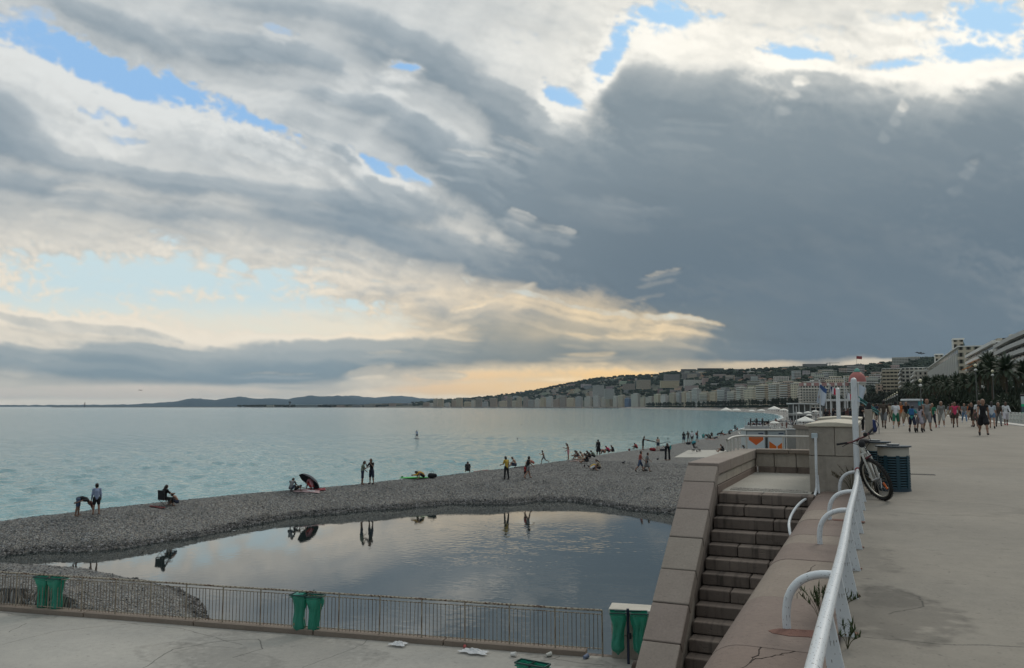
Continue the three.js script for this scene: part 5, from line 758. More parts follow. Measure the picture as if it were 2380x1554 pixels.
  for (const [u, hh] of [[1352, 15], [1402, 13], [1340, 11], [1456, 12], [1506, 16], [1549, 15], [1700, 12], [2092, 16], [2105, 15], [1762, 11]]) { // single trees standing out against the sky
    const p = hillAt(u, 0.995), t = thing('pine_tree', hh > 14 ? 'tall dark tree standing out on the skyline of the hill' : 'round dark tree standing out on the skyline of the hill', 'tree', p, r() * 6, 'trees against the sky on the hill crest'), g = [];
    part(t, 'trunk', rod([0, -1, 0], [0, hh * 0.6, 0], 0.5, 0.3, 6), paint(0.04, 0.03, 0.025, 1)); for (let i = 0; i < 46; i++) { const a = r() * 6.28, q = Math.sqrt(r()) * hh * 0.42; g.push(xf(new THREE.IcosahedronGeometry(0.9 + r() * 1.1, 0), { s: [1, 0.6, 1], ry: r() * 6, x: Math.cos(a) * q, y: hh * (0.6 + 0.3 * r() * (1 - q / hh)), z: Math.sin(a) * q })); } part(t, 'crown', merge(g), paint(0.022, 0.032, 0.02, 1));
  }
  { // flats over the hillside
    const far = 'buildings scattered over the hillside';
    const n = 255;
    for (let i = 0; i < n; i++) {
      const near = i % 5 < 3, u = lerp(1000, 2140, Math.pow(r(), 0.85)), t = near ? 0.02 + Math.pow(r(), 1.3) * 0.5 : r() * 0.95, p = hillAt(u, t), D = lerp(foot(u), ridgeD(u), t);
      const w = 14 + 34 * r() * r(), h = t > 0.7 ? 7 + 9 * r() : 9 + 17 * r(), kind = r();
      const villa = kind < 0.4, W = villa ? 10 + 10 * r() : w * (D > 3300 ? 1.4 : 1), H = villa ? 7 + 4 * r() : h;
      const tc = tones[Math.floor(r() * 8)].map((c) => c * (0.75 + 0.25 * r())), hl = toneName(tc) + (villa ? ' tiled house ' : H > 17 ? ' tall flats ' : ' low flats ') + (t > 0.66 ? 'near the crest ' : t > 0.3 ? 'halfway up the hill ' : 'at the foot of the hill ') + areaName(u);
      block(hl, far + ': ' + hl, p, faceCam(p, (r() - 0.5) * 50), W, H, villa ? 9 : 13, { hip: villa, pent: false, balcony: !villa && D < 2300 && H > 12, c: tc });
    }
    // landmark blocks on the crest and slope
    const mark = (u0, u1, v0, v1, D, label, o = {}) => { const a = atDepth(u0, v1, D), b = atDepth(u1, v1, D), top = atDepth(u0, v0, D).y, p = a.clone().add(b).multiplyScalar(0.5); block(label, undefined, [p.x, a.y, p.z], Math.atan2(-(b.z - a.z), b.x - a.x), a.distanceTo(b), top - a.y, 14, { pent: false, ...o }); };
    mark(1868, 1922, 847, 862, 2380, 'long flat topped block alone on the crest of the hill', { f: 0, c: [0.3, 0.3, 0.29] });
    mark(1584, 1618, 859, 874, 3250, 'square grey block on the crest left of the long dark roof', { f: 1, c: [0.28, 0.27, 0.26] });
    mark(1622, 1682, 857, 866, 3200, 'long dark roofed block on the crest of the hill', { f: 1, c: [0.1, 0.1, 0.1] });
    mark(1544, 1580, 872, 890, 2900, 'stepped grey block below the left crest', { f: 0, c: [0.32, 0.31, 0.3] });
    mark(1586, 1628, 868, 888, 2950, 'tall grey slab of flats below the square block', { f: 1, c: [0.36, 0.34, 0.33] });
    mark(1480, 1512, 884, 901, 2900, 'pale block of flats halfway up the slope', { f: 1 });
    mark(1535, 1578, 886, 898, 2700, 'long pale block with grey bands on the slope', { f: 1 });
    mark(1590, 1640, 884, 898, 2600, 'wide block of flats in the middle of the slope', { f: 0 });
    mark(1378, 1404, 897, 924, 3350, 'white tower of flats above the seafront', { f: 3, c: [0.62, 0.6, 0.56], name: 'apartment_tower' });
    mark(1448, 1476, 893, 903, 3300, 'flat grey block behind the white tower', { f: 1 });
    mark(1405, 1428, 905, 925, 3200, 'slim pale tower right of the white tower', { f: 0, c: [0.5, 0.5, 0.48], name: 'apartment_tower' });
    mark(1810, 1842, 886, 900, 1500, 'pale square block rising behind the seafront roofs', { f: 3, c: [0.6, 0.57, 0.5] });
    mark(1730, 1790, 872, 884, 2200, 'wide pinkish flats below the crest', { f: 0, c: [0.36, 0.31, 0.29] });
    mark(1690, 1725, 878, 890, 2300, 'grey flats on the dark wooded slope', { f: 1, c: [0.3, 0.3, 0.3] });
  }
  { // tower cranes
    for (const [u, v0, v1, D, l] of [[1930, 843, 858, 2300, 'thin tower crane on the crest beside the long block']]) { const b = atDepth(u, v1, D), top = atDepth(u, v0, D).y - b.y, t = thing('tower_crane', l, 'crane', b, faceCam(b)); part(t, 'mast', box(1.6, top, 1.6, 0, top / 2, 0), rail); part(t, 'jib', box(34, 1.2, 1.2, 9, top - 2, 0), rail); part(t, 'counterweight', box(3, 2.6, 2, -8, top - 3, 0), rail); }
  }
  { // front row along the curve of the bay
    const topV = tab([[900, 938], [1000, 931], [1100, 928], [1200, 925], [1350, 921], [1450, 919], [1600, 911], [1700, 904], [1800, 897], [1900, 890], [1975, 886]]);
    const rowD = (u) => foot(u) - 55; let u = 985, i = 0; const g0 = 'flats in the front row along the bay';
    const mats = [[0.74, 0.7, 0.62], [0.78, 0.76, 0.72], [0.7, 0.6, 0.46], [0.56, 0.45, 0.37], [0.78, 0.72, 0.58], [0.5, 0.5, 0.5], [0.72, 0.64, 0.53], [0.42, 0.37, 0.33]];
    while (u < 1932) {
      const D = rowD(u) + (r() < 0.3 ? 60 : 0), du = D > 3000 ? 7 + 13 * r() : D > 1900 ? 10 + 15 * r() : 14 + 17 * r(), a = place(u, rowD(u)), b = place(u + du - 1.2, rowD(u + du)), p = a.clone().add(b).multiplyScalar(0.5), v = topV(u + du / 2) + (r() - 0.3) * 14;
      const h = clamp((946 - v) / 1868 * D + EYE - 5, 14, 46), W = Math.min(a.distanceTo(b), du / 1868 * D) * (0.82 + 0.16 * r()), turn = lerp(faceCam(p), Math.atan2(-(b.z - a.z), b.x - a.x), 0.55);
      const c = mats[Math.floor(r() * mats.length)], fl = toneName(c) + (h > 34 ? ' tall ' : h > 25 ? ' ' : ' low ') + 'block in the seafront row ' + areaName(u), blue = Math.abs(u - 1452) < 9;
      block(blue ? 'seafront hotel with tall blue glass strips in a pale face' : fl, blue ? undefined : g0 + ': ' + fl, [p.x, 5, p.z], turn, W, h, 16, { c: blue ? [0.25, 0.34, 0.5] : c, f: blue ? 3 : D > 2600 ? Math.floor(r() * 3) : [1, 3, 1, 0][i % 4], balcony: D < 2400 && i % 4 !== 3, parapet: 1.0 });
      u += du + (r() < 0.15 ? 4 : 0); i++;
    }
  }
  { // the row along the right, nearest first: slabs of the balconies run with the street
    const row = (z0, z1, vTop, uTop, label, o = {}) => { const zm = (z0 + z1) / 2, x = facadeX(zm), zt = o.zt ?? zm, fx = pjDepth(x, zt), h = (946 - vTop) / 1868 * fx + EYE - PROM; const b = block(label, undefined, [x + 8, PROM, zm], -Math.PI / 2, Math.abs(z1 - z0), h, 16, { pent: false, ...o }); b.position.y = PROM; return [b, h, Math.abs(z1 - z0)]; };
    const pjDepth = (x, z) => x * FWD[0] + z * FWD[1];
    const wins = (b, h, w, floors, bays, frame) => { const g = box(w / bays * 0.7, h / floors * 0.62, 0.12), m = h / floors; for (let k = 0; k < floors; k++) for (let i = 0; i < bays; i++) { const o = part(b, 'window', g, glassD); o.position.set((i + 0.5 - bays / 2) * w / bays, (k + 0.45) * m, 8.02); } };
    const curved = (t, w, h, floors, bulge, m, cap) => { const sh = new THREE.Shape(); const n = 14; sh.moveTo(-w / 2, 0); for (let i = 0; i <= n; i++) { const s = i / n; sh.lineTo(lerp(-w / 2, w / 2, s), 1.1 + bulge * (0.5 - 0.5 * Math.cos(s * Math.PI * 4))); } sh.lineTo(w / 2, 0); sh.closePath(); const g = new THREE.ExtrudeGeometry(sh, { depth: 1.15, bevelEnabled: false }); g.rotateX(-Math.PI / 2); g.scale(1, 1, -1); const q = toCreasedNormals(g, 0.5); for (let k = 1; k <= floors; k++) { const o = part(t, 'balcony', flipped(g), m); o.position.set(0, k * h / floors - 0.4, 8); } };
    const flipped = (g) => { const q = g.index ? g.toNonIndexed() : g.clone(), p = q.attributes.position.array; for (let i = 0; i < p.length; i += 9) for (let k = 0; k < 3; k++) { const s = p[i + 3 + k]; p[i + 3 + k] = p[i + 6 + k]; p[i + 6 + k] = s; } q.computeVertexNormals(); return q; };
    const stone1 = [0.47, 0.44, 0.38];
    { const [b, h, w] = row(-318, -175, 778, 2380, 'modern block with wavy white balconies at the right edge', { zt: -262, f: 3, c: [0.2, 0.2, 0.19] }); curved(b, w, h, 9, 0.5, paint(0.5, 0.49, 0.46, 0.7)); part(b, 'roof_terrace', box(w * 0.9, 0.4, 10, 0, h + 3, -2), slab); part(b, 'roof_house', box(w * 0.5, 3, 8, 6, h + 1.5, -2), wallMat(3, [0.5, 0.48, 0.44])); wins(b, h, w, 9, 24); }
    { const [b, h, w] = row(-412, -320, 802, 2290, 'pale block with a stepped roof and an orange lit awning', { zt: -330, f: 3, c: stone1 }); curved(b, w, h, 8, 0.12, slab); part(b, 'upper_storey', boxUV(box(w * 0.6, 3.2, 10, -10, h + 1.9, -1)), wallMat(0, stone1)); part(b, 'chimney', box(4, 5, 3, 14, h + 2.5, -2), paint(0.6, 0.58, 0.54, 0.8)); part(b, 'chimney', box(3, 3.5, 3, 26, h + 1.8, -2), slab); wins(b, h, w, 8, 16);
      part(b, 'awning', box(w * 0.42, 0.35, 3.2, -w * 0.22, h - 5.4, 9.6, 0.35), std({ color: C(0.75, 0.3, 0.09), roughness: 0.8 }), 'orange awning'); }
    { const [b, h, w] = row(-660, -430, 838, 2200, 'ornate pale palace front with two square towers above the palms', { f: 2, c: [0.6, 0.55, 0.47], balcony: false, name: 'palace', zt: -545 });
      const pil = box(1.2, h - 3, 0.9, 0, (h - 3) / 2, 8.4); for (let i = 0; i < 22; i++) part(b, 'pilaster', pil, slab).position.x = (i + 0.5 - 11) * w / 22; wins(b, h, w, 6, 22);
      for (const x of [-w * 0.42, w * 0.2]) { const T = new THREE.Group(); T.name = 'tower'; b.add(T); T.position.set(x, h, 2); part(T, 'tower_wall', boxUV(box(6, 9, 4.6, 0, 4, 0)), wallMat(2, [0.5, 0.46, 0.4])); part(T, 'tower_cornice', box(7, 0.9, 5.6, 0, 8.6, 0), slab); part(T, 'tower_base', box(7, 1, 5.6, 0, 1, 0), slab); for (const q of [-2.4, 0, 2.4]) part(T, 'tower_pilaster', box(0.7, 7, 0.6, q, 4.4, 2.5), slab); } }
    { const p = atDepth(2241, 830, 520), t = thing('dark_turret', 'dark green pointed turret behind the stepped roof', 'turret', [p.x, PROM, p.z]), y = p.y - PROM; part(t, 'drum', new THREE.CylinderGeometry(4, 4, y, 12).translate(0, y / 2, 0), wallMat(2, [0.4, 0.38, 0.33])); part(t, 'dome', new THREE.LatheGeometry([[4.6, 0], [4.4, 2], [3, 4.6], [1.2, 6.2], [0.7, 7.4], [0.9, 8], [0.001, 10.5]].map((q) => new THREE.Vector2(...q)), 14).translate(0, y, 0), paint(0.03, 0.075, 0.065, 0.6)); }
    { const [b, h, w] = row(-800, -725, 862, 2105, 'pale flats with deep white balconies left of the palms', { f: 3, c: stone1, balcony: true, parapet: 1 }); wins(b, h, w, 9, 14); }
    { const [b, h, w] = row(-722, -664, 868, 2140, 'lower pale building between the flats and the palace', { f: 0, c: [0.5, 0.47, 0.42], balcony: true }); }
    { const [b, h, w] = row(-890, -806, 864, 2050, 'tall cream block with a louvred lower wing, right of the domed hotel', { f: 1, c: [0.5, 0.44, 0.34], balcony: true }); part(b, 'louvred_wing', boxUV(box(30, h * 0.6, 6, w / 2 - 12, h * 0.3, 11)), wallMat(2, [0.52, 0.4, 0.34])); }
    { // domed hotel
      const p = place(1968, 930), t = thing('domed_hotel', 'white hotel with a pink corner dome and green cap', 'hotel', [p.x, PROM, p.z], faceCam(p, 12)), wm = wallMat(2, [0.62, 0.59, 0.56]);
      part(t, 'wall', boxUV(box(66, 25, 20, -20, 12.5, -6)), wm); part(t, 'roof', box(64, 4, 16, -20, 27, -7), paint(0.4, 0.22, 0.2, 0.8)); for (let i = 0; i < 7; i++) part(t, 'dormer', boxUV(box(2.6, 3, 2, -48 + i * 8.5, 27, 1.4)), slab); for (let k = 1; k < 7; k++) part(t, 'balcony', box(64, 0.4, 1.2, -20, k * 3.6, 4.6), slab);
      const tw = part(t, 'corner_tower', new THREE.CylinderGeometry(9, 9, 29, 20), wm); tw.position.set(9.5, 14.5, 2); const pts = [[9.6, 0], [9.4, 1], [9.3, 2.5], [8.8, 5.2], [7.6, 8], [5.6, 10.4], [3.6, 11.8], [3.4, 12]].map((q) => new THREE.Vector2(...q));
      part(t, 'dome', new THREE.LatheGeometry(pts, 24).translate(9.5, 29, 2), paint(0.4, 0.13, 0.11, 0.7)); part(t, 'cornice', new THREE.CylinderGeometry(10, 10, 0.8, 24).translate(9.5, 29, 2), slab); part(t, 'dome_cap', new THREE.LatheGeometry([[3.7, 0], [3.5, 1.2], [3.2, 1.4], [2.4, 3.2], [0.8, 4.2], [0.001, 4.6]].map((q) => new THREE.Vector2(...q)), 16).translate(9.5, 41, 2), paint(0.1, 0.3, 0.24, 0.6));
      for (let i = 0; i < 5; i++) part(t, 'tower_window', box(1.6, 3, 0.4), glassD).position.set(9.5 + Math.sin(i * 0.5 - 1) * 9, 24, 2 + Math.cos(i * 0.5 - 1) * 9);
      part(t, 'flagpole', rod([9.5, 45, 2], [9.5, 60, 2], 0.18, 0.1, 6), rail); part(t, 'roof_flag', box(6, 3.4, 0.12, 12.6, 57.5, 2, 0, 0, -0.1), paint(0.3, 0.05, 0.05, 0.9));
    }
  }
  { // low spit with the airport, beacon, and the blue mountains beyond the bay
    const strip = gridGeo(80, 3, (s, t) => { const u = lerp(128, 1010, s), D = lerp(5350, 4800, s) + t * 700, p = place(u, D); return [p.x, t === 0 ? -0.5 : 1.6 + 2.4 * t + 0.8 * fbm(u * 0.05, 3, 3), p.z, p.x, p.z]; });
    struct('spit', strip, std({ color: C(0.1, 0.095, 0.085), roughness: 1 }), 'low dark spit of land at the far side of the bay');
    { const p = place(204, 5300), t = thing('beacon', 'slim beacon tower on the far left end of the spit', 'beacon', [p.x, 2, p.z]); part(t, 'tower', rod([0, 0, 0], [0, 27, 0], 3, 2.2, 10), paint(0.12, 0.1, 0.1, 0.9)); part(t, 'lantern_house', new THREE.CylinderGeometry(2.8, 2.8, 4, 10).translate(0, 28.5, 0), paint(0.1, 0.09, 0.09, 0.9)); }
    { const p = place(677, 4950), t = thing('control_tower', 'dark control tower on the airport spit', 'tower', [p.x, 2, p.z]); part(t, 'shaft', rod([0, 0, 0], [0, 26, 0], 4.5, 4, 10), tar); part(t, 'cab', new THREE.CylinderGeometry(9, 6.5, 9, 12).translate(0, 30, 0), paint(0.06, 0.06, 0.065, 0.6)); }
    { const p = place(716, 4950); const t = thing('airport_terminal', 'long low pale terminal right of the control tower', 'terminal', [p.x, 2, p.z], faceCam(p)); part(t, 'hall', boxUV(box(130, 14, 40, 0, 7, 0)), wallMat(1, [0.5, 0.5, 0.5])); part(t, 'roof', box(136, 1.5, 46, 0, 15, 0), paint(0.6, 0.6, 0.6, 0.7)); }
    for (let i = 0; i < 26; i++) { const u = 630 + i * 14 + r() * 8, p = place(u, 4960 + r() * 300); block((i % 3 ? 'low' : 'long') + ' dim building on the far spit ' + (u < 720 ? 'left of the terminal' : u < 850 ? 'right of the terminal' : 'where the spit joins the town'), 'buildings on the far spit ' + (i % 3 ? 'low' : 'long') + (u < 720 ? ' left' : u < 850 ? ' middle' : ' right'), [p.x, 2.5, p.z], faceCam(p, 20 * (r() - 0.5)), 30 + 50 * r(), 6 + 10 * r() + (u > 850 ? 8 : 0), 18, { pent: false, c: tones[i % 8].map((c) => c * 0.8) }); }
    { const gs = []; for (let i = 0; i < 14; i++) gs.push(xf(new THREE.IcosahedronGeometry(0.4, 0), { s: [1, 0.8, 1], x: (r() - 0.5) * 1.4, y: 0.4 + r() * 0.5, z: (r() - 0.5) })); const n = 900, im = new THREE.InstancedMesh(merge(gs), paint(0.03, 0.04, 0.03, 1), n), M = new THREE.Matrix4(); for (let i = 0; i < n; i++) { const u = 560 + 460 * Math.pow(r(), 0.7), p = place(u, 5000 + 450 * r()), s = 7 + 8 * r(); M.makeScale(s * 1.6, s, s).setPosition(p.x, 3, p.z); im.setMatrixAt(i, M); } im.name = 'spit_trees'; stuff(im, 'belt of dark trees on the far spit'); }
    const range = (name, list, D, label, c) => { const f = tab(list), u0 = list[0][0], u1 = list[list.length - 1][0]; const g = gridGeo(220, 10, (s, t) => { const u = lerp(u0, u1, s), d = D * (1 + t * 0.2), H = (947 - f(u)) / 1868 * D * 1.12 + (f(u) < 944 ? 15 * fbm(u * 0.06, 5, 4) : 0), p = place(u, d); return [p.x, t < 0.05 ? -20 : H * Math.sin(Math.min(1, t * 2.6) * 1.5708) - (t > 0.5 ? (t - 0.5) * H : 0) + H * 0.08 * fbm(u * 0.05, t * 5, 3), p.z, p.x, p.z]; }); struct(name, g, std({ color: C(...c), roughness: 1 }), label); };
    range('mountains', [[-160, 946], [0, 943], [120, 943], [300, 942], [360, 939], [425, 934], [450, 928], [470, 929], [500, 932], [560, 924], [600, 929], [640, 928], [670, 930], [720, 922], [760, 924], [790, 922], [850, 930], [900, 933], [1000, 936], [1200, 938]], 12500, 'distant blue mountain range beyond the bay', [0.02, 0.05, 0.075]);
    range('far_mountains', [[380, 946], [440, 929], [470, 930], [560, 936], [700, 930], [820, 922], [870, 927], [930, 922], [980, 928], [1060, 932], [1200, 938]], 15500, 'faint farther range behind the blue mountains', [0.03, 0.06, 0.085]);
    const land = gridGeo(60, 4, (s, t) => { const u = lerp(880, 2560, s), D = lerp(foot(u) - 140, foot(u) + 160, t), p = place(u, D); return [p.x, t === 0 ? 1.2 : 5 + t * 0.4, p.z, p.x, p.z]; });
    struct('seafront_ground', land, std({ map: TX.concrete, color: C(0.16, 0.15, 0.14), roughness: 1 }), 'pale quay and road under the front row of flats');
  }
}

// ---------------------------------------------------------------- palms, lamps, fence and things along the promenade
{
  const r = rng(91);
  const trunkM = paint(0.1, 0.075, 0.055, 0.95);
  const frondMat = std({ color: C(0.035, 0.055, 0.026), roughness: 0.7, side: THREE.DoubleSide }), dryMat = std({ color: C(0.07, 0.055, 0.03), roughness: 0.9 });
  function frond(len, droop, n, out) { // a rib and two rows of narrow leaflets
    const P = (s) => [0, Math.sin(s * 1.9) * len * 0.34 * (1 - droop) - droop * s * s * len * 0.85, s * len * (0.98 - 0.25 * s * droop)];
    for (let i = 0; i < n; i++) { const s = 0.12 + 0.88 * i / n, a = P(s), b = P(Math.min(1, s + 0.9 / n)), L = len * 0.2 * Math.sin(Math.PI * (0.16 + 0.8 * s)) + 0.08; for (const q of [-1, 1]) out.push(a, b, [q * L * 0.86, a[1] - L * 0.42, a[2] + L * 0.75]); const c = P(s + 0.9 / n); out.push([-0.03, a[1], a[2]], [0.03, a[1], a[2]], [0, c[1], c[2]]); }
  }
  function tri(list, M) { const p = new Float32Array(list.length * 3); list.forEach((v, i) => p.set(v, i * 3)); const g = new THREE.BufferGeometry(); g.setAttribute('position', new THREE.BufferAttribute(p, 3)); g.computeVertexNormals(); return M ? g.applyMatrix4(M) : g; }
  function palmKind(seed, H) {
    const q = rng(seed), gs = [], dry = []; for (let i = 0; i < 46; i++) { const t = i / 46, out = [], dr = lerp(-0.1, 1.0, t) + 0.15 * (q() - 0.5); frond(3.1 + 0.6 * q(), clamp(dr, -0.1, 1), 15, out); const M = new THREE.Matrix4().makeRotationFromEuler(new THREE.Euler(-lerp(0.95, -0.35, t) , i * 2.39996 + q() * 0.3, 0, 'YXZ')); (t > 0.88 ? dry : gs).push(tri(out, M)); }
    const trunk = []; for (let k = 0; k < 9; k++) trunk.push(new THREE.CylinderGeometry(0.25 - 0.006 * k, 0.23 - 0.004 * k + (k ? 0 : 0.12), H / 9, 9, 1).translate(0.1 * Math.sin(k * 0.35 + seed), H / 9 * (k + 0.5), 0.08 * Math.cos(k * 0.3)));
    const x = 0.1 * Math.sin(8 * 0.35 + seed), c = merge(gs); c.translate(x, H, 0.08 * Math.cos(2.4)); const d = merge(dry); d.translate(x, H - 0.1, 0.06);
    return [merge(trunk), c, d, new THREE.SphereGeometry(0.5, 9, 6).scale(1, 1.3, 1).translate(x, H - 0.25, 0.05)];
  }
  const kinds = [palmKind(1, 10.2), palmKind(2, 9), palmKind(3, 8.2)];
  function makePalm(k, pos, turn, label, group) { const t = thing('palm_tree', label, 'palm tree', pos, turn, group); part(t, 'trunk', kinds[k][0], trunkM); part(t, 'crown', kinds[k][1], frondMat); part(t, 'dry_fronds', kinds[k][2], dryMat); part(t, 'crown_base', kinds[k][3], dryMat); return t; }
  const protos = []; const G = 'palms in the double row beside the promenade';
  const spots = []; for (let i = 0; i < 24; i++) { const z = -150 - i * 15 - (i > 14 ? (i - 14) * 8 : 0); spots.push([19.5 + (r() - 0.5) * 2, z + 5 * (r() - 0.5), i === 1 ? 0 : Math.floor(r() * 3)]); if (i % 4 !== 3) spots.push([27 + 2 * (r() - 0.5), z - 7 + 4 * r(), Math.floor(r() * 3)]); }
  spots.push([23.2, -186, 0], [24.5, -168, 1]);
  spots.forEach(([x, z, k], i) => { const near = i === spots.length - 2, s = (near ? 0.92 : 0.72 + 0.2 * r()) + 0.4 * smooth(-220, -520, z), X = Math.min(x, facadeX(z) - 18 + (x > 24 ? 6 : 0)); const label = near ? 'tallest dark palm, in front of the wavy balconies at the right' : (z > -200 ? 'near dark palm at the right end of the row, ' : z > -330 ? 'dark palm in the middle of the row, ' : z > -450 ? 'farther dark palm left of the middle, ' : 'far dark palm at the left end of the row, ') + (x > 23.5 ? 'on the road side' : 'on the promenade side'); let t = protos[k]; if (!t) t = protos[k] = makePalm(k, [0, 0, 0], 0, label, G + ': ' + label); else { t = t.clone(); t.name = numbered('palm_tree'); t.userData = { label, category: 'palm tree', group: G + ': ' + label }; scene.add(t); } if (near) delete t.userData.group; t.position.set(X, PROM - 0.1, z); t.rotation.y = r() * 6.28; t.scale.setScalar(s); });
  { // shrubbery under the palms, one dark mass
    const gs = []; for (let i = 0; i < 220; i++) { const a = r() * 6.28, q = Math.sqrt(r()), w = 0.16, l = 0.42; const g = new THREE.BufferGeometry(); g.setAttribute('position', new THREE.Float32BufferAttribute([-w, 0, 0, w, 0, 0, 0, l, 0.1], 3)); g.computeVertexNormals(); gs.push(xf(g, { rx: (r() - 0.5) * 2.4, ry: r() * 6.28, x: Math.cos(a) * q * 1.2, y: 0.1 + r() * 1.5 * (1.1 - q * 0.5), z: Math.sin(a) * q * 1.2 })); }
    const im = new THREE.InstancedMesh(merge(gs), std({ color: C(0.03, 0.042, 0.024), roughness: 0.9 }), 420), M = new THREE.Matrix4(), q = new THREE.Quaternion(); for (let i = 0; i < 420; i++) { const z = -105 - 600 * Math.pow(r(), 1.4), x = 16.5 + 13 * r(); M.compose(new THREE.Vector3(Math.min(x, facadeX(z) - 9), PROM - 0.1, z), q.setFromEuler(new THREE.Euler(0, r() * 6, 0)), new THREE.Vector3(1, 0.8 + 1.1 * r() * (z < -160 ? 1.6 : 1), 1).multiplyScalar(0.9 + r())); im.setMatrixAt(i, M); } im.name = 'shrubbery'; stuff(im, 'dark shrubs beneath the palms');
  }
  { // far seafront palms and trees, a belt at the foot of the flats
    const gs = [merge([rod([0, 0, 0], [0, 7, 0], 0.25, 0.2, 5)])], cr = kinds[1][1].clone(); const o = []; for (let i = 0; i < 30; i++) { const out = []; frond(2.8, clamp(i / 30, 0, 1), 5, out); o.push(tri(out, new THREE.Matrix4().makeRotationFromEuler(new THREE.Euler(-lerp(0.9, -0.3, i / 30), i * 2.4, 0, 'YXZ')))); } const c = merge(o); c.translate(0, 7, 0); gs.push(c); for (let i = 0; i < 30; i++) gs.push(xf(new THREE.IcosahedronGeometry(0.5 + 0.5 * r(), 0), { s: [1, 0.7, 1], x: (r() - 0.5) * 5, y: 0.4 + 2.2 * r(), z: (r() - 0.5) * 3 }));
    const n = 520, im = new THREE.InstancedMesh(merge(gs), paint(0.03, 0.04, 0.026, 0.9), n), M = new THREE.Matrix4(), q = new THREE.Quaternion(); for (let i = 0; i < n; i++) { const z = -560 - 2000 * Math.pow(r(), 1.3), x = facadeX(z) - 22 + 12 * r(), s = 0.9 + 0.7 * r(); M.compose(new THREE.Vector3(x, 4.8, z), q.setFromEuler(new THREE.Euler(0, r() * 6, 0)), new THREE.Vector3(s, s, s)); im.setMatrixAt(i, M); } im.name = 'seafront_trees'; stuff(im, 'belt of dark palms and trees at the foot of the seafront flats');
  }
  { // globe lamps
    const pole = new THREE.LatheGeometry([[0.14, 0], [0.14, 0.3], [0.075, 0.5], [0.055, 3.6], [0.05, 3.9]].map((p) => new THREE.Vector2(...p)), 10), globe = new THREE.SphereGeometry(0.22, 12, 8), m = paint(0.12, 0.12, 0.11, 0.6), gm = std({ color: C(0.72, 0.66, 0.46), roughness: 0.3 });
    const one = (x, z, h, label, group) => { const t = thing('globe_lamp', label, 'street lamp', [x, PROM, z], 0, group); part(t, 'pole', pole, m).scale.set(1, h / 3.9, 1); part(t, 'upper_globe', globe, gm).position.y = h + 0.52; part(t, 'lower_globe', globe.clone().scale(1, 0.8, 1), paint(0.6, 0.6, 0.58, 0.4)).position.y = h - 0.12; part(t, 'neck', rod([0, h, 0], [0, h + 0.36, 0], 0.05, 0.05, 8), m); part(t, 'finial', new THREE.ConeGeometry(0.06, 0.22, 8).translate(0, h + 0.82, 0), m); };
    one(5.6, -118, 4.3, 'nearest lamp with two globes, in front of the palms');
    for (const [x, z] of [[5.6, -236], [5.6, -262], [5.6, -290], [5.6, -322], [5.5, -358], [5.5, -400], [5.4, -450], [5.2, -510]]) one(x, z, 4.6, 'far lamp with white globes in the row along the promenade', 'far globe lamps in a row');
    for (const [x, z] of [[13, -128], [17.6, -150]]) one(x, z, 6.6, x < 14 ? 'tall slim lamp behind the walkers among the palms' : 'taller lamp whose globe shows in the crown of the tallest palm', undefined);
  }
  { // white fence between promenade and road
    const t = thing('white_fence', 'low white post and rail fence along the road side of the promenade', 'fence'), m = paint(0.55, 0.55, 0.52, 0.7), post = rbox(0.2, 0.95, 0.2, 0.03, 0, 0.47, 0); for (let i = 0; i < 72; i++) { const z = -66 - i * 1.75; part(t, 'post', post, m).position.set(11, PROM, z); } for (const y of [0.4, 0.75]) part(t, 'rail', box(0.05, 0.05, 126, 11, PROM + y, -128.5), m);
    const k = thing('promenade_kerb', 'pale kerb strip at the foot of the white fence', 'kerb'); for (let i = 0; i < 20; i++) part(k, 'kerb_stone', rbox(0.9, 0.1, 6.2, 0.02), paint(0.5, 0.48, 0.44, 0.9)).position.set(10.1, PROM + 0.02, -54 - i * 6.25);
    const lawn = new THREE.PlaneGeometry(4.4, 160).rotateX(-Math.PI / 2).translate(13.4, PROM + 0.02, -130); struct('lawn', lawn, paint(0.05, 0.07, 0.03, 1), 'strip of lawn behind the white fence');
  }
  { // kiosk and advertising panel
    const p = onY(2113, 960, PROM), q = place(2113, 135), t = thing('kiosk', 'small kiosk with white roof and teal side behind the walkers', 'kiosk', [q.x, PROM, q.z], faceCam(q, 25)); part(t, 'body', rbox(2.3, 2.3, 1.8, 0.05, 0, 1.15, 0), paint(0.16, 0.16, 0.18, 0.8)); part(t, 'roof', rbox(2.8, 0.35, 2.3, 0.1, 0, 2.5, 0), paint(0.6, 0.64, 0.66, 0.6)); part(t, 'side_panel', box(0.8, 0.75, 0.06, 1.0, 1.95, 0.93), paint(0.06, 0.3, 0.34, 0.6)); part(t, 'counter', box(1.4, 0.08, 0.4, -0.3, 1.05, 1), slabM());
    function slabM() { return paint(0.4, 0.4, 0.4, 0.7); }
    const a = place(2381, 78), s = thing('advertising_panel', 'dark framed advertising panel with a green and white screen at the right edge', 'advertising panel', [a.x, PROM, a.z], faceCam(a, -20)); part(s, 'frame', rbox(1.3, 2.5, 0.25, 0.05, 0, 1.35, 0), paint(0.02, 0.022, 0.025, 0.4)); part(s, 'foot', box(0.5, 0.3, 0.2, 0, 0.12, 0), paint(0.03, 0.03, 0.03, 0.5)); const scr = std({ map: dtex(64, 128, (u, v) => v > 0.62 ? [0.5, 0.55, 0.55] : v > 0.5 ? [0.02, 0.45, 0.2] : v > 0.22 ? [0.08, 0.12, 0.14] : [0.02, 0.4, 0.18], true), roughness: 0.2 }); part(s, 'poster', new THREE.PlaneGeometry(1.08, 2.0).translate(0, 1.42, 0.13), scr);
  }
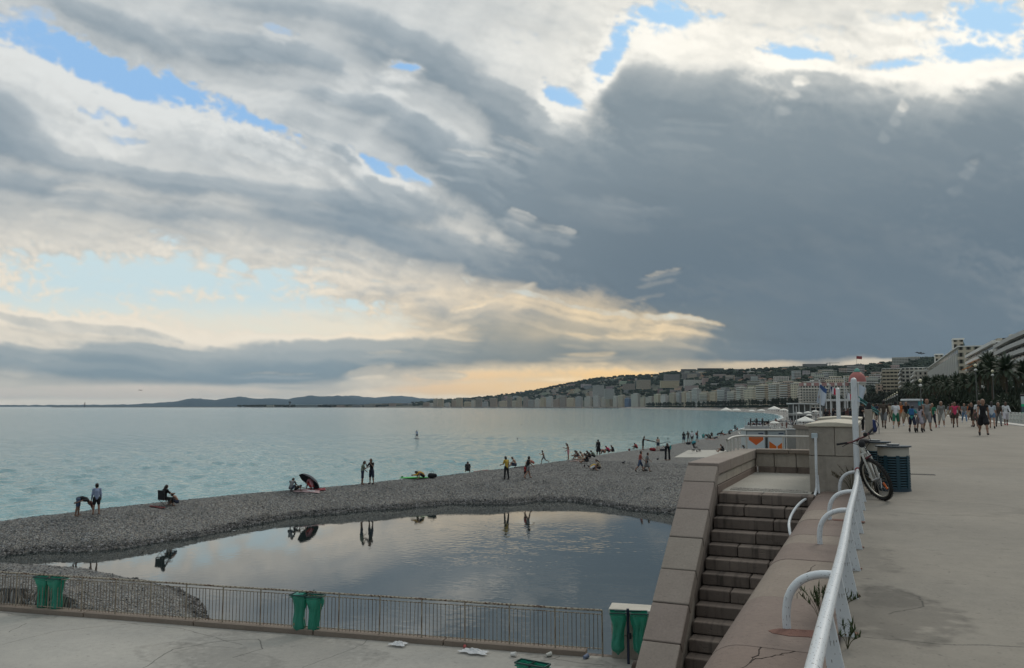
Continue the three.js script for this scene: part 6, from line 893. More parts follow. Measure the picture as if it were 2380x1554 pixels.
  // birds over the palace and over the sea
  const bird = (u, v, D, sz, label, g) => { const p = atDepth(u, v, D), t = thing('gull', label, 'bird', p, faceCam(p, 40), g), m = paint(0.05, 0.05, 0.055, 0.9); part(t, 'body', xf(new THREE.SphereGeometry(1, 8, 6), { s: [0.07 * sz, 0.07 * sz, 0.24 * sz] }), m); for (const q of [-1, 1]) { const sh = new THREE.BufferGeometry(); sh.setAttribute('position', new THREE.Float32BufferAttribute([0, 0, 0.09 * sz, 0, 0, -0.1 * sz, q * 0.32 * sz, 0.16 * sz, 0, q * 0.32 * sz, 0.16 * sz, 0, 0, 0, -0.1 * sz, q * 0.7 * sz, 0.02 * sz, -0.08 * sz], 3)); sh.computeVertexNormals(); part(t, 'wing', sh, m); } };
  bird(2137, 821, 90, 0.75, 'left one of two gulls flying over the roofs'); bird(2143, 823, 88, 0.75, 'right one of two gulls flying over the roofs'); bird(326, 908, 120, 0.6, 'lone gull flying low over the far sea');
}

// ---------------------------------------------------------------- bicycle, bins, bags, flags, beach things
{ // bicycle leaning on the post, front wheel turned towards us
  const t = thing('bicycle', 'white and red mountain bicycle leaning on the white post, front wheel turned', 'bicycle', [0, PROM, 0]);
  const rubber = paint(0.018, 0.017, 0.016, 0.9), rimM = paint(0.5, 0.48, 0.42, 0.35, 0.6), frameM = paint(0.55, 0.54, 0.5, 0.35), dark = paint(0.014, 0.014, 0.016, 0.85), red = paint(0.09, 0.012, 0.018, 0.5), steel = paint(0.3, 0.3, 0.3, 0.35, 0.8);
  function wheel(parent, name, c, heading, lean) { // heading about y, lean to the side
    const w = new THREE.Group(); w.name = name; parent.add(w); w.position.set(...c); w.rotation.set(0, heading, lean, 'YZX'); // wheel in local y-z plane
    const ty = new THREE.TorusGeometry(0.315, 0.027, 8, 40).rotateY(Math.PI / 2); part(w, 'tyre', ty, rubber); const knobs = []; for (let i = 0; i < 54; i++) { const a = i / 54 * 6.283; for (const q of [-1, 1]) knobs.push(xf(box(0.012, 0.01, 0.02), { rx: -a, x: q * 0.014, y: Math.cos(a) * 0.34, z: Math.sin(a) * 0.34 })); } part(w, 'tread', merge(knobs), rubber);
    part(w, 'rim', merge([new THREE.TorusGeometry(0.283, 0.011, 6, 40).rotateY(Math.PI / 2), new THREE.CylinderGeometry(0.285, 0.285, 0.022, 40, 1, true).rotateZ(Math.PI / 2)]), rimM);
    const sp = []; for (let i = 0; i < 28; i++) { const a = i / 28 * 6.283; sp.push(rod([i % 2 ? 0.025 : -0.025, Math.cos(a + 0.3) * 0.02, Math.sin(a + 0.3) * 0.02], [0, Math.cos(a) * 0.282, Math.sin(a) * 0.282], 0.0016, 0.0016, 4)); } part(w, 'spokes', merge(sp), steel); part(w, 'hub', rod([-0.05, 0, 0], [0.05, 0, 0], 0.02, 0.02, 10), steel);
    part(w, 'reflector', box(0.012, 0.11, 0.035, 0.006, -0.09, 0.17, -0.5), paint(0.8, 0.16, 0.02, 0.3)); return w;
  }
  const hd = 0.62, lean = -0.36;
  const hub = new THREE.Vector3(-0.02, 0.335 * Math.cos(lean) + 0.015, -13.75);
  const fw = wheel(t, 'front_wheel', [hub.x, hub.y, hub.z], hd, -lean);
  const M = new THREE.Matrix4().makeRotationFromEuler(new THREE.Euler(0, hd, -lean, 'YZX')), at = (x, y, z) => new THREE.Vector3(x, y, z).applyMatrix4(M).add(hub);
  const crown = at(0, 0.42, -0.05), head0 = at(0, 0.5, -0.08), head1 = at(0, 0.62, -0.13), stem = at(0, 0.67, -0.1);
  for (const q of [-1, 1]) part(t, 'fork_blade', tube([at(q * 0.06, 0, 0), at(q * 0.062, 0.2, 0.0), at(q * 0.058, 0.38, -0.02), at(q * 0.04, 0.44, -0.05)], 0.016, 14, 8), frameM);
  part(t, 'fork_crown', rod(at(-0.07, 0.42, -0.05), at(0.07, 0.42, -0.05), 0.02, 0.02, 8), frameM); part(t, 'head_tube', rod(at(0, 0.42, -0.05), head1, 0.024, 0.024, 10), frameM); part(t, 'stem', rod(head1, at(0, 0.67, -0.04), 0.019, 0.016, 8), dark);
  part(t, 'handlebar', tube([at(-0.34, 0.7, -0.12), at(-0.14, 0.66, -0.05), at(0, 0.665, -0.04), at(0.14, 0.66, -0.05), at(0.34, 0.7, -0.12)], 0.0135, 22, 8), red);
  for (const q of [-1, 1]) { part(t, 'grip', rod(at(q * 0.2, 0.672, -0.07), at(q * 0.345, 0.7, -0.122), 0.018, 0.018, 8), dark); part(t, 'brake_lever', rod(at(q * 0.19, 0.66, -0.05), at(q * 0.31, 0.655, -0.05), 0.007, 0.006, 6), dark); }
  for (const q of [-1, 1]) part(t, 'brake_cable', tube([at(q * 0.16, 0.66, -0.03), at(q * 0.1, 0.6, 0.07), at(0, 0.5, 0.03), at(0.02, 0.42, 0)], 0.005, 12, 5), dark); part(t, 'brake', rod(at(-0.05, 0.36, 0.02), at(0.05, 0.38, 0.03), 0.018, 0.012, 6), red);
  const rear = new THREE.Vector3(-0.06, 0.335, -14.86), bb = new THREE.Vector3(-0.03, 0.29, -14.42), seatT = new THREE.Vector3(-0.17, 0.78, -14.6), hd0 = at(0, 0.5, -0.08), hd1 = at(0, 0.6, -0.12);
  wheel(t, 'rear_wheel', [rear.x, rear.y, rear.z], 0.05, 0.16);
  part(t, 'down_tube', rod(hd0, bb, 0.021, 0.021, 8), frameM); part(t, 'top_tube', rod(hd1, seatT.clone().lerp(bb, 0.18), 0.018, 0.018, 8), frameM); part(t, 'seat_tube', rod(bb, seatT, 0.018, 0.015, 8), frameM); for (const q of [-0.05, 0.05]) { part(t, 'chain_stay', rod(bb.clone().add(new THREE.Vector3(q, 0, 0)), rear.clone().add(new THREE.Vector3(q, 0, 0)), 0.011, 0.009, 6), frameM); part(t, 'seat_stay', rod(seatT.clone().lerp(bb, 0.2), rear.clone().add(new THREE.Vector3(q, 0, 0)), 0.009, 0.009, 6), frameM); }
  part(t, 'saddle', xf(new THREE.SphereGeometry(1, 12, 8), { s: [0.08, 0.04, 0.14], x: seatT.x, y: seatT.y + 0.1, z: seatT.z, ry: 0.1 }), dark); part(t, 'seat_post', rod(seatT, [seatT.x, seatT.y + 0.09, seatT.z], 0.013, 0.013, 6), steel);
  part(t, 'chain_ring', new THREE.TorusGeometry(0.085, 0.008, 6, 24).rotateY(Math.PI / 2).translate(bb.x + 0.06, bb.y, bb.z), steel); for (const q of [-1, 1]) { part(t, 'crank', rod([bb.x + 0.08 * q, bb.y, bb.z], [bb.x + 0.09 * q, bb.y - 0.15 * q, bb.z + 0.08 * q], 0.011, 0.009, 6), steel); part(t, 'pedal', rbox(0.09, 0.025, 0.07, 0.008, bb.x + 0.14 * q, bb.y - 0.15 * q, bb.z + 0.08 * q), dark); }
  part(t, 'bell', ball(0.035, ...at(0.12, 0.69, -0.03).toArray(), 8, 6), dark); part(t, 'saddle_bag', xf(new THREE.SphereGeometry(1, 10, 7), { s: [0.05, 0.055, 0.045], x: at(0.02, 0.6, 0.05).x - 0.05, y: at(0, 0.58, 0).y, z: at(0, 0.6, 0.05).z }), dark, 'round black bag at the handlebar');
}
{ // slatted litter bins
  const blue = paint(0.012, 0.05, 0.072, 0.5), cream = paint(0.42, 0.4, 0.35, 0.7), dark = paint(0.01, 0.03, 0.05, 0.5), inner = paint(0.012, 0.016, 0.018, 0.9);
  const make = (x, z, label) => { const t = thing('litter_bin', label, 'litter bin', [x, PROM, z]), R = 0.245;
    const ring = new THREE.CylinderGeometry(R, R + 0.006, 0.02, 28, 1, true), rim = new THREE.TorusGeometry(R, 0.009, 6, 28).rotateX(Math.PI / 2);
    for (let k = 0; k < 13; k++) part(t, 'slat', merge([ring.clone(), rim.clone().translate(0, -0.01, 0)]), blue).position.y = 0.07 + k * 0.0435;
    for (let i = 0; i < 8; i++) { const a = i / 8 * 6.283 + 0.25; const o = part(t, 'upright', box(0.055, 0.6, 0.014, 0, 0.31, R + 0.006), blue); o.rotation.y = a; }
    part(t, 'base', new THREE.CylinderGeometry(R + 0.012, R + 0.02, 0.05, 28).translate(0, 0.025, 0), dark); part(t, 'liner', new THREE.CylinderGeometry(R - 0.06, R - 0.07, 0.6, 20, 1, true).translate(0, 0.32, 0), inner);
    part(t, 'cream_band', new THREE.CylinderGeometry(R + 0.004, R + 0.004, 0.15, 28).translate(0, 0.672, 0), cream); part(t, 'rim_plate', new THREE.CylinderGeometry(R + 0.045, R + 0.045, 0.022, 28).translate(0, 0.762, 0), dark); part(t, 'ash_tray', new THREE.CylinderGeometry(0.11, 0.09, 0.03, 16).translate(0, 0.785, 0), paint(0.3, 0.33, 0.35, 0.4, 0.6)); return t; };
  make(0.27, -15.55, 'dark blue slatted litter bin with cream band, nearer one behind the bicycle'); make(-0.02, -17.3, 'dark blue slatted litter bin with cream band, farther one half hidden');
  const g = thing('drain_grate', 'narrow black drain grate in the promenade right of the bins', 'drain grate', [0.83, PROM + 0.006, -19.35], 0.02); part(g, 'frame', merge([box(0.56, 0.012, 0.025, 0, 0, 0.1), box(0.56, 0.012, 0.025, 0, 0, -0.1), box(0.025, 0.012, 0.2, 0.28), box(0.025, 0.012, 0.2, -0.28)]), paint(0.03, 0.03, 0.03, 0.7)); for (let i = 0; i < 12; i++) part(g, 'bar', box(0.018, 0.01, 0.18, -0.25 + i * 0.0455, 0, 0), paint(0.035, 0.033, 0.03, 0.7)); part(g, 'pit', box(0.54, 0.003, 0.18, 0, -0.003, 0), paint(0.004, 0.004, 0.004, 1));
  { const b = thing('stone_bollard', 'square grey bollard on the promenade behind the bins', 'bollard', onY(2021, 1011, PROM)); part(b, 'shaft', boxUV(rbox(0.36, 1.3, 0.36, 0.03, 0, 0.65, 0)), MAT.pier); part(b, 'base', boxUV(rbox(0.44, 0.12, 0.44, 0.02, 0, 0.06, 0)), MAT.pier); part(b, 'dark_bag', xf(shell([[[0, 1.3, 0], [0.05, 1.55, 0], 0.17, 0.1]], 0.03), {}), paint(0.015, 0.015, 0.017, 0.9)); }
  { const p = onY(2031, 1008, PROM), b = thing('blue_bag', 'dark blue rucksack standing against the grey bollard', 'bag', p); part(b, 'sack', shell([[[0, 0.2, 0], [0, 0.62, 0], 0.19, 0.13]], 0.03), paint(0.025, 0.04, 0.12, 0.9)); part(b, 'strap', tube([[0.1, 0.7, 0.05], [0.24, 0.5, 0.1], [0.16, 0.2, 0.1]], 0.02, 10, 5), paint(0.015, 0.02, 0.06, 0.9)); }
}
{ // green refuse bags in their frames
  const r = rng(58), film = std({ color: C(0.03, 0.36, 0.25), roughness: 0.45, transmission: 0.5, thickness: 0, side: THREE.DoubleSide }), frame = paint(0.012, 0.06, 0.055, 0.5), trash = [paint(0.3, 0.28, 0.24, 0.9), paint(0.05, 0.05, 0.05, 0.9), paint(0.4, 0.2, 0.1, 0.9), paint(0.5, 0.5, 0.5, 0.8)];
  function bag(parent, x, z, w, H, fill, seed) {
    const g = new THREE.Group(); g.name = 'bag_holder'; parent.add(g); g.position.set(x, 0, z);
    const q = rng(seed), sack = gridGeo(44, 34, (s, t) => { const a = s * 6.2832, sq = Math.pow(Math.pow(Math.abs(Math.cos(a)), 4) + Math.pow(Math.abs(Math.sin(a)), 4), -0.25), k = 1 - t, base = t < 0.1 ? 1 : lerp(0.98, 0.68, smooth(0.1, 0.45, t)) + 0.14 * fill * smooth(0.5, 0.85, t), end = 1 - Math.pow(smooth(0.82, 1, t), 1.6) * 0.9, fold = 1 + (0.05 + 0.09 * smooth(0.05, 0.3, t)) * Math.sin(a * 5 + seed + 2.2 * noise(t * 2 + seed, s * 3)) * (1 - 0.5 * fill * smooth(0.5, 0.9, t)) + 0.06 * noise(s * 8 + seed, t * 9), R = w / 2 * lerp(sq, 1, smooth(0, 0.35, t)) * base * end * fold; return [Math.cos(a) * R + 0.03 * noise(t * 2 + seed, 3), H * k, Math.sin(a) * R * 0.8]; }); part(g, 'bag', sack, film);
    part(g, 'rim_fold', new THREE.TorusGeometry(w / 2 * 1.13, 0.012, 5, 4).rotateZ(Math.PI / 4).rotateX(Math.PI / 2).scale(1.25, 1, 1.0).translate(0, H - 0.05, 0), film);
    const b = w / 2 * 1.02; part(g, 'frame', merge([box(2 * b, 0.03, 0.02, 0, H, b * 0.8), box(2 * b, 0.03, 0.02, 0, H, -b * 0.8), box(0.02, 0.03, 1.6 * b, b, H, 0), box(0.02, 0.03, 1.6 * b, -b, H, 0)]), frame);
    for (let i = 0; i < 6 * fill; i++) { const s = 0.04 + 0.06 * q(); part(g, 'refuse', xf(new THREE.IcosahedronGeometry(s, 1), { s: [1, 0.8, 0.8], ry: q() * 6, x: (q() - 0.5) * 0.15, y: 0.12 + i * 0.06, z: (q() - 0.5) * 0.1 }), trash[i % 4]); }
  }
  const yaw = Math.atan2(2.9, 17.08);
  const put = (u, v, label, kind) => { const p = onY(u, v, TERR), t = thing('refuse_bags', label, 'refuse bags', p, yaw * 1); return t; };
  { const t = put(113, 1424, 'pair of green refuse bags hung on the fence at the left, spread apart'); bag(t, -0.22, 0, 0.44, 0.98, 0.2, 3); bag(t, 0.24, 0, 0.46, 0.97, 0.3, 8); part(t, 'hook', rod([0, 0.9, -0.2], [0, 1.02, -0.35], 0.015), frame); }
  { const t = put(712, 1474, 'pair of green refuse bags hung on the fence in the middle, one holding dark waste'); bag(t, -0.2, 0.02, 0.4, 0.98, 0.9, 12); bag(t, 0.2, -0.03, 0.42, 0.95, 0.15, 21); part(t, 'hook', rod([0, 0.9, -0.2], [0, 1.02, -0.35], 0.015), frame); part(t, 'lid', box(0.3, 0.02, 0.26, -0.2, 1.0, 0.02, 0.1, 0, 0.12), std({ color: C(0.03, 0.25, 0.19), roughness: 0.4 })); }
  { const p = onY(1461, 1545, TERR), t = thing('refuse_bags', 'pair of green refuse bags on a dark pole beside the stone parapet', 'refuse bags', p, 0.35); part(t, 'pole', rod([0, 0, 0], [0, 1.22, 0], 0.032, 0.032, 10), paint(0.012, 0.02, 0.05, 0.4)); bag(t, -0.23, 0.02, 0.36, 1.16, 0.8, 33); bag(t, 0.25, 0.02, 0.38, 1.15, 0.5, 41); part(t, 'clamp', new THREE.CylinderGeometry(0.055, 0.055, 0.12, 10).translate(0.02, 0.62, 0), paint(0.01, 0.012, 0.02, 0.5)); part(t, 'cross_bar', box(0.6, 0.03, 0.04, 0, 1.17, 0), frame); for (const q of t.children) if (q.name === 'bag_holder') { q.scale.y = 0.82; q.position.y = 0.2; } }
  { const p = onY(1236, 1543, TERR + 1.1), t = thing('refuse_bags', 'green refuse bag holder seen from above at the bottom edge', 'refuse bags', [p.x, TERR, p.z], -0.1); part(t, 'pole', rod([0.0, 0, 0.1], [0, 1.1, 0.1], 0.03, 0.03, 8), frame); bag(t, -0.14, 0, 0.3, 1.1, 0.5, 52); bag(t, 0.17, 0, 0.3, 1.1, 0.5, 57); }
  // litter
  const sheet = (u, v, w, d, label, m, seed) => { const p = onY(u, v, TERR + 0.03), g = gridGeo(22, 14, (s, t) => { const a = (s - 0.5) * w * (0.75 + 0.25 * noise(seed, t * 3)), b = (t - 0.5) * d * (0.7 + 0.35 * noise(s * 3, seed)); return [a, 0.02 + 0.07 * Math.abs(noise(s * 4 + seed, t * 4)) * Math.sin(Math.PI * s) * Math.sin(Math.PI * t) * 1.6, b]; }); single('plastic_bag', label, 'plastic bag', g, m, undefined).position.copy(p); };
  const pl = std({ color: C(0.62, 0.64, 0.66), roughness: 0.5, transmission: 0.25, thickness: 0, side: THREE.DoubleSide });
  sheet(927, 1499, 0.5, 0.5, 'crumpled white plastic bag lying by the fence, left of two', pl, 2); sheet(1102, 1517, 0.85, 0.45, 'flat white plastic sheet lying near the fence, right of two', pl, 9);
  const cup = (u, v, y, label, c, s = 1) => { const p = onY(u, v, y), t = thing('paper_cup', label, 'cup', p, r() * 6); const g = new THREE.CylinderGeometry(0.045 * s, 0.033 * s, 0.11 * s, 12); g.rotateZ(1.4); g.translate(0, 0.045 * s, 0); part(t, 'cup', g, paint(...c, 0.7)); };
  cup(1194, 1528, TERR, 'small white cup lying by the fence near the right end', [0.6, 0.6, 0.58], 1.3); cup(1276, 1528, TERR, 'crumpled pale paper by the fence right of the white cup', [0.5, 0.5, 0.46], 1.2); cup(1362, 1533, TERR, 'small bluish can by the fence next to the stone block', [0.16, 0.2, 0.3], 1.2); cup(509, 1460, TERR, 'pale scrap lying at the fence foot in the left half', [0.55, 0.54, 0.5], 1.2); cup(1080, 1509, TERR, 'small red scrap beside the flat white sheet', [0.3, 0.05, 0.05], 0.9);
  { const p = onBeach(544, 1221); single('white_scrap', 'white scrap of plastic on the shingle above the pond', 'litter', xf(new THREE.IcosahedronGeometry(0.16, 1), { s: [1.3, 0.6, 0.8] }), pl).position.copy(p).add(new THREE.Vector3(0, 0.05, 0)); }
}
{ // weeds growing from the joints under the rail
  const r = rng(66), leaf = std({ color: C(0.05, 0.075, 0.025), roughness: 0.8, side: THREE.DoubleSide }), stemM = paint(0.06, 0.06, 0.025, 0.9);
  const weed = (x, z, h, n, label, dry) => { const t = thing('weed', label, 'weed', [x, PROM, z], r() * 6), st = [], lf = []; for (let i = 0; i < n; i++) { const a = r() * 6.28, l = 0.25 + 0.5 * r(), top = [Math.cos(a) * h * l, h * (0.6 + 0.4 * r()), Math.sin(a) * h * l], m = [top[0] * 0.35, top[1] * 0.6, top[2] * 0.35]; st.push(tube([[0, 0, 0], m, top], 0.0022, 5, 4)); for (let k = 0; k < 11; k++) { const q = 0.25 + 0.75 * r(), c = mid3(m, top, q), g = new THREE.BufferGeometry(), w = 0.006, L = 0.05; g.setAttribute('position', new THREE.Float32BufferAttribute([-w, 0, 0, w, 0, 0, 0, L, 0], 3)); g.computeVertexNormals(); lf.push(xf(g, { rx: (r() - 0.5) * 2.2, ry: r() * 6, x: c[0], y: c[1], z: c[2] })); } } part(t, 'stems', merge(st), stemM); part(t, 'leaves', merge(lf), dry ? paint(0.09, 0.07, 0.04, 0.9) : leaf); };
  weed(-0.38, -5.9, 0.24, 16, 'bushy green weed growing from the coping behind the nearest hoop'); weed(-0.27, -6.15, 0.2, 7, 'thin green weed close against the rail beyond the bushy one'); weed(-0.2, -5.35, 0.15, 6, 'small weed at the foot of the nearest railing post'); weed(-0.38, -14.62, 0.5, 22, 'dry shrubby weed at the foot of the stone pier', true); weed(-0.1, -14.75, 0.42, 20, 'dry weed behind the bicycle wheel', true);
}
{ // things on the shingle
  const G = (u, v) => { const p = onBeach(u, v); p.y = beachH(p.x, p.z); return p; };
  { const p = G(716, 1139), t = thing('beach_umbrella', 'large dark grey umbrella tilted on the shingle bank', 'umbrella', p, faceCam(p, 0)), m = std({ color: C(0.03, 0.035, 0.05), roughness: 0.75, side: THREE.DoubleSide }), n = 8, R = 0.84, A = new THREE.Matrix4().makeRotationFromEuler(new THREE.Euler(-0.45, 0, -0.6)).setPosition(0.05, 0.52, -0.35);
    for (let i = 0; i < n; i++) { const g = gridGeo(8, 8, (s, q) => { const a = (i + s) / n * 6.2832, sag = 1 - 0.07 * Math.sin(Math.PI * s) * q, e = q * 1.18; return [Math.sin(a) * R * Math.sin(e) / Math.sin(1.18) * sag, 0.52 * (Math.cos(e) - 0.38), Math.cos(a) * R * Math.sin(e) / Math.sin(1.18) * sag]; }); part(t, 'canopy_panel', g.applyMatrix4(A), m); const a = i / n * 6.2832; part(t, 'rib', tube([0, 0.33, 0.66, 1].map((q) => { const e = q * 1.18; return new THREE.Vector3(Math.sin(a) * R * Math.sin(e) / Math.sin(1.18), 0.52 * (Math.cos(e) - 0.38) - 0.012, Math.cos(a) * R * Math.sin(e) / Math.sin(1.18)).applyMatrix4(A); }), 0.008, 10, 4), paint(0.05, 0.05, 0.06, 0.5)); }
    part(t, 'shaft', rod(new THREE.Vector3(0, 0.36, 0).applyMatrix4(A), new THREE.Vector3(0, -0.62, 0).applyMatrix4(A), 0.013, 0.013, 6), paint(0.2, 0.2, 0.2, 0.4, 0.6)); }
  const towel = (u, v, w, d, c, label, turn = 0) => { const p = G(u, v), tn = faceCam(p, turn), g = gridGeo(20, 12, (s, t) => { const x = (s - 0.5) * w, z = (t - 0.5) * d, X = p.x + x * Math.cos(tn) + z * Math.sin(tn), Z = p.z - x * Math.sin(tn) + z * Math.cos(tn); return [x, beachH(X, Z) - p.y + 0.045 + 0.04 * noise(s * 5 + u, t * 4), z]; }); const o = single('towel', label, 'towel', g, cloth(...c)); o.position.copy(p); o.rotation.y = tn; };
  towel(712, 1142, 1.7, 0.7, [0.42, 0.3, 0.3], 'pale pink towel spread in front of the dark umbrella'); towel(735, 1139, 1.2, 0.6, [0.2, 0.03, 0.04], 'dark red towel at the right of the dark umbrella'); towel(722, 1143, 0.5, 0.3, [0.6, 0.6, 0.6], 'small white cloth on the pink towel');
  towel(1118, 1095, 1.3, 0.6, [0.22, 0.06, 0.05], 'reddish towel right of the dark hooded person'); towel(1060, 1099, 1.2, 0.5, [0.05, 0.05, 0.055], 'dark towel left of the dark hooded person'); towel(1212, 1086, 1.4, 0.6, [0.03, 0.03, 0.04], 'dark towel under the bare backed person'); towel(1345, 1073, 1.8, 0.6, [0.3, 0.22, 0.2], 'pale towel under the close group'); towel(1375, 1055, 1.4, 0.6, [0.03, 0.03, 0.035], 'black towel left of the dark robe'); towel(1530, 1049, 1.4, 0.6, [0.03, 0.03, 0.035], 'dark towel under the pale standing person'); towel(1653, 1023, 1.6, 0.8, [0.35, 0.2, 0.18], 'pinkish towel of the far sitting group'); towel(365, 1180, 0.8, 0.4, [0.12, 0.03, 0.03], 'dark red cloth behind the folding chair');
  { const p = G(962, 1113), t = thing('paddle_board', 'bright green board lying on the shingle left of the yellow jacket', 'board', p, faceCam(p, 100)); part(t, 'hull', xf(new THREE.SphereGeometry(1, 18, 8), { s: [0.3, 0.07, 1.15], y: 0.07 }), paint(0.03, 0.42, 0.06, 0.5)); part(t, 'fin', box(0.02, 0.12, 0.14, 0, 0.15, -0.9), paint(0.02, 0.2, 0.04, 0.5)); }
  const bagAt = (u, v, s, c, label) => { const p = G(u, v), t = thing('beach_bag', label, 'bag', p, u); part(t, 'sack', shell([[[-0.2 * s, 0.14 * s, 0], [0.2 * s, 0.16 * s, 0], 0.15 * s, 0.13 * s]], 0.03), cloth(...c)); part(t, 'handle', tube([[-0.12 * s, 0.26 * s, 0], [-0.06 * s, 0.42 * s, 0], [0.06 * s, 0.42 * s, 0], [0.12 * s, 0.26 * s, 0]], 0.012, 12, 5), cloth(...c)); };
  bagAt(1005, 1112, 1.3, [0.012, 0.012, 0.014], 'black bag right of the yellow jacket'); bagAt(1517, 1049, 1.3, [0.2, 0.015, 0.02], 'red bag between the shaken towel and the pale standing person'); bagAt(1540, 1049, 1, [0.03, 0.03, 0.035], 'dark bag behind the hugging pair'); bagAt(1463, 1041, 0.8, [0.12, 0.03, 0.03], 'small dark red bag left of the red top'); bagAt(1600, 1034, 1.2, [0.02, 0.02, 0.022], 'black bag on the ground among the four standing people'); bagAt(1614, 1034, 1.0, [0.05, 0.05, 0.05], 'dark grey bag at the feet of the red backpack');
  for (const [u, v] of [[1356, 1089], [1345, 1087], [1435, 1079], [1515, 1071], [1606, 1052], [1488, 1097]]) { const p = G(u + 14, v), t = thing('pigeon', 'small dark pigeon pecking on the shingle', 'bird', p, u, 'pigeons on the shingle'); const m = paint(0.03, 0.03, 0.035, 0.8); part(t, 'body', xf(new THREE.SphereGeometry(1, 8, 6), { s: [0.08, 0.08, 0.16], y: 0.14, rx: -0.3 }), m); part(t, 'head', ball(0.045, 0, 0.23, 0.14, 7, 5), m); part(t, 'tail', box(0.06, 0.015, 0.14, 0, 0.12, -0.2, 0.2), m); for (const q of [-0.03, 0.03]) part(t, 'leg', rod([q, 0, 0.02], [q, 0.09, 0.01], 0.006, 0.006, 4), paint(0.2, 0.08, 0.06, 0.8)); }
  { // folding chair
    const p = G(382, 1178), t = thing('folding_chair', 'black folding camp chair on the shingle bank', 'chair', p, faceCam(p, 130)), m = cloth(0.012, 0.012, 0.014), s = paint(0.12, 0.12, 0.12, 0.4, 0.6); part(t, 'seat', rbox(0.5, 0.03, 0.46, 0.01, 0, 0.4, 0), m); part(t, 'backrest', rbox(0.5, 0.5, 0.03, 0.01, 0, 0.68, -0.27), m); for (const x of [-0.25, 0.25]) { part(t, 'leg', rod([x, 0, 0.24], [x, 0.42, -0.22], 0.012), s); part(t, 'leg', rod([x, 0, -0.24], [x, 0.42, 0.22], 0.012), s); part(t, 'back_post', rod([x, 0.38, -0.24], [x, 0.94, -0.29], 0.012), s); part(t, 'armrest', rbox(0.05, 0.02, 0.44, 0.008, x, 0.6, 0), m); part(t, 'arm_post', rod([x, 0.4, 0.2], [x, 0.6, 0.2], 0.01), s); } }
  { // towel being shaken
    const a = onBeach(1495, 1047), p = a.clone(); p.y = beachH(a.x, a.z); const t = faceCam(p, 0), g = gridGeo(26, 5, (s, q) => { const x = 0.45 + s * 3.0; return [x, 1.25 - 0.75 * s + 0.9 * s * s * 0.45 + 0.16 * Math.sin(s * 9) * s + (q - 0.5) * 0.16 * (1 - 0.6 * s), (q - 0.5) * 0.5]; }); const o = single('towel', 'long dark towel flying from the hands of the person shaking it', 'towel', g, cloth(0.03, 0.04, 0.042)); o.position.copy(p); o.rotation.y = t; }
  { // stroller
    const p = G(1618, 1052), t = thing('stroller', 'dark folding stroller with teal hood on the pale slab', 'stroller', p, faceCam(p, 70)); p.y += 0.1; const d = paint(0.02, 0.02, 0.022, 0.6); t.position.y += 0.14; part(t, 'seat', rbox(0.42, 0.06, 0.5, 0.02, 0, 0.42, 0), cloth(0.02, 0.02, 0.024)); part(t, 'backrest', box(0.42, 0.62, 0.05, 0, 0.72, -0.3, -0.35), cloth(0.02, 0.02, 0.024)); part(t, 'hood', xf(new THREE.SphereGeometry(0.36, 12, 7, 0, 6.283, 0, 1.5), { s: [0.75, 0.9, 0.9], y: 0.92, z: -0.2, rx: -0.5 }), cloth(0.04, 0.2, 0.24)); for (const x of [-0.22, 0.22]) { part(t, 'frame_bar', rod([x, 0.12, 0.45], [x, 1.08, -0.62], 0.014), d); part(t, 'frame_bar', rod([x, 0.12, -0.3], [x, 0.6, 0.1], 0.014), d); for (const z of [0.42, -0.32]) part(t, 'wheel', new THREE.TorusGeometry(0.1, 0.03, 6, 14).rotateY(Math.PI / 2).translate(x, 0.12, z), d); } part(t, 'handle', rod([-0.22, 1.08, -0.62], [0.22, 1.08, -0.62], 0.016), d); }
  { // pale concrete slab on the beach
    const a = G(1567, 1063), b = G(1600, 1047), y = Math.max(a.y, b.y) + 0.06, P = [onY(1567, 1064, y), onY(1600, 1047, y), onY(1700, 1047, y), onY(1690, 1064, y)], sh = new THREE.Shape(); P.forEach((p, i) => i ? sh.lineTo(p.x, -p.z) : sh.moveTo(p.x, -p.z)); sh.closePath(); const g = new THREE.ExtrudeGeometry(sh, { depth: 0.5, bevelEnabled: false }); g.rotateX(-Math.PI / 2); g.translate(0, y - 0.5, 0); struct('beach_slab', boxUV(g), std({ map: TX.concrete, color: C(0.5, 0.48, 0.44), roughness: 0.9 }), 'pale flat concrete slab on the shingle'); }
}
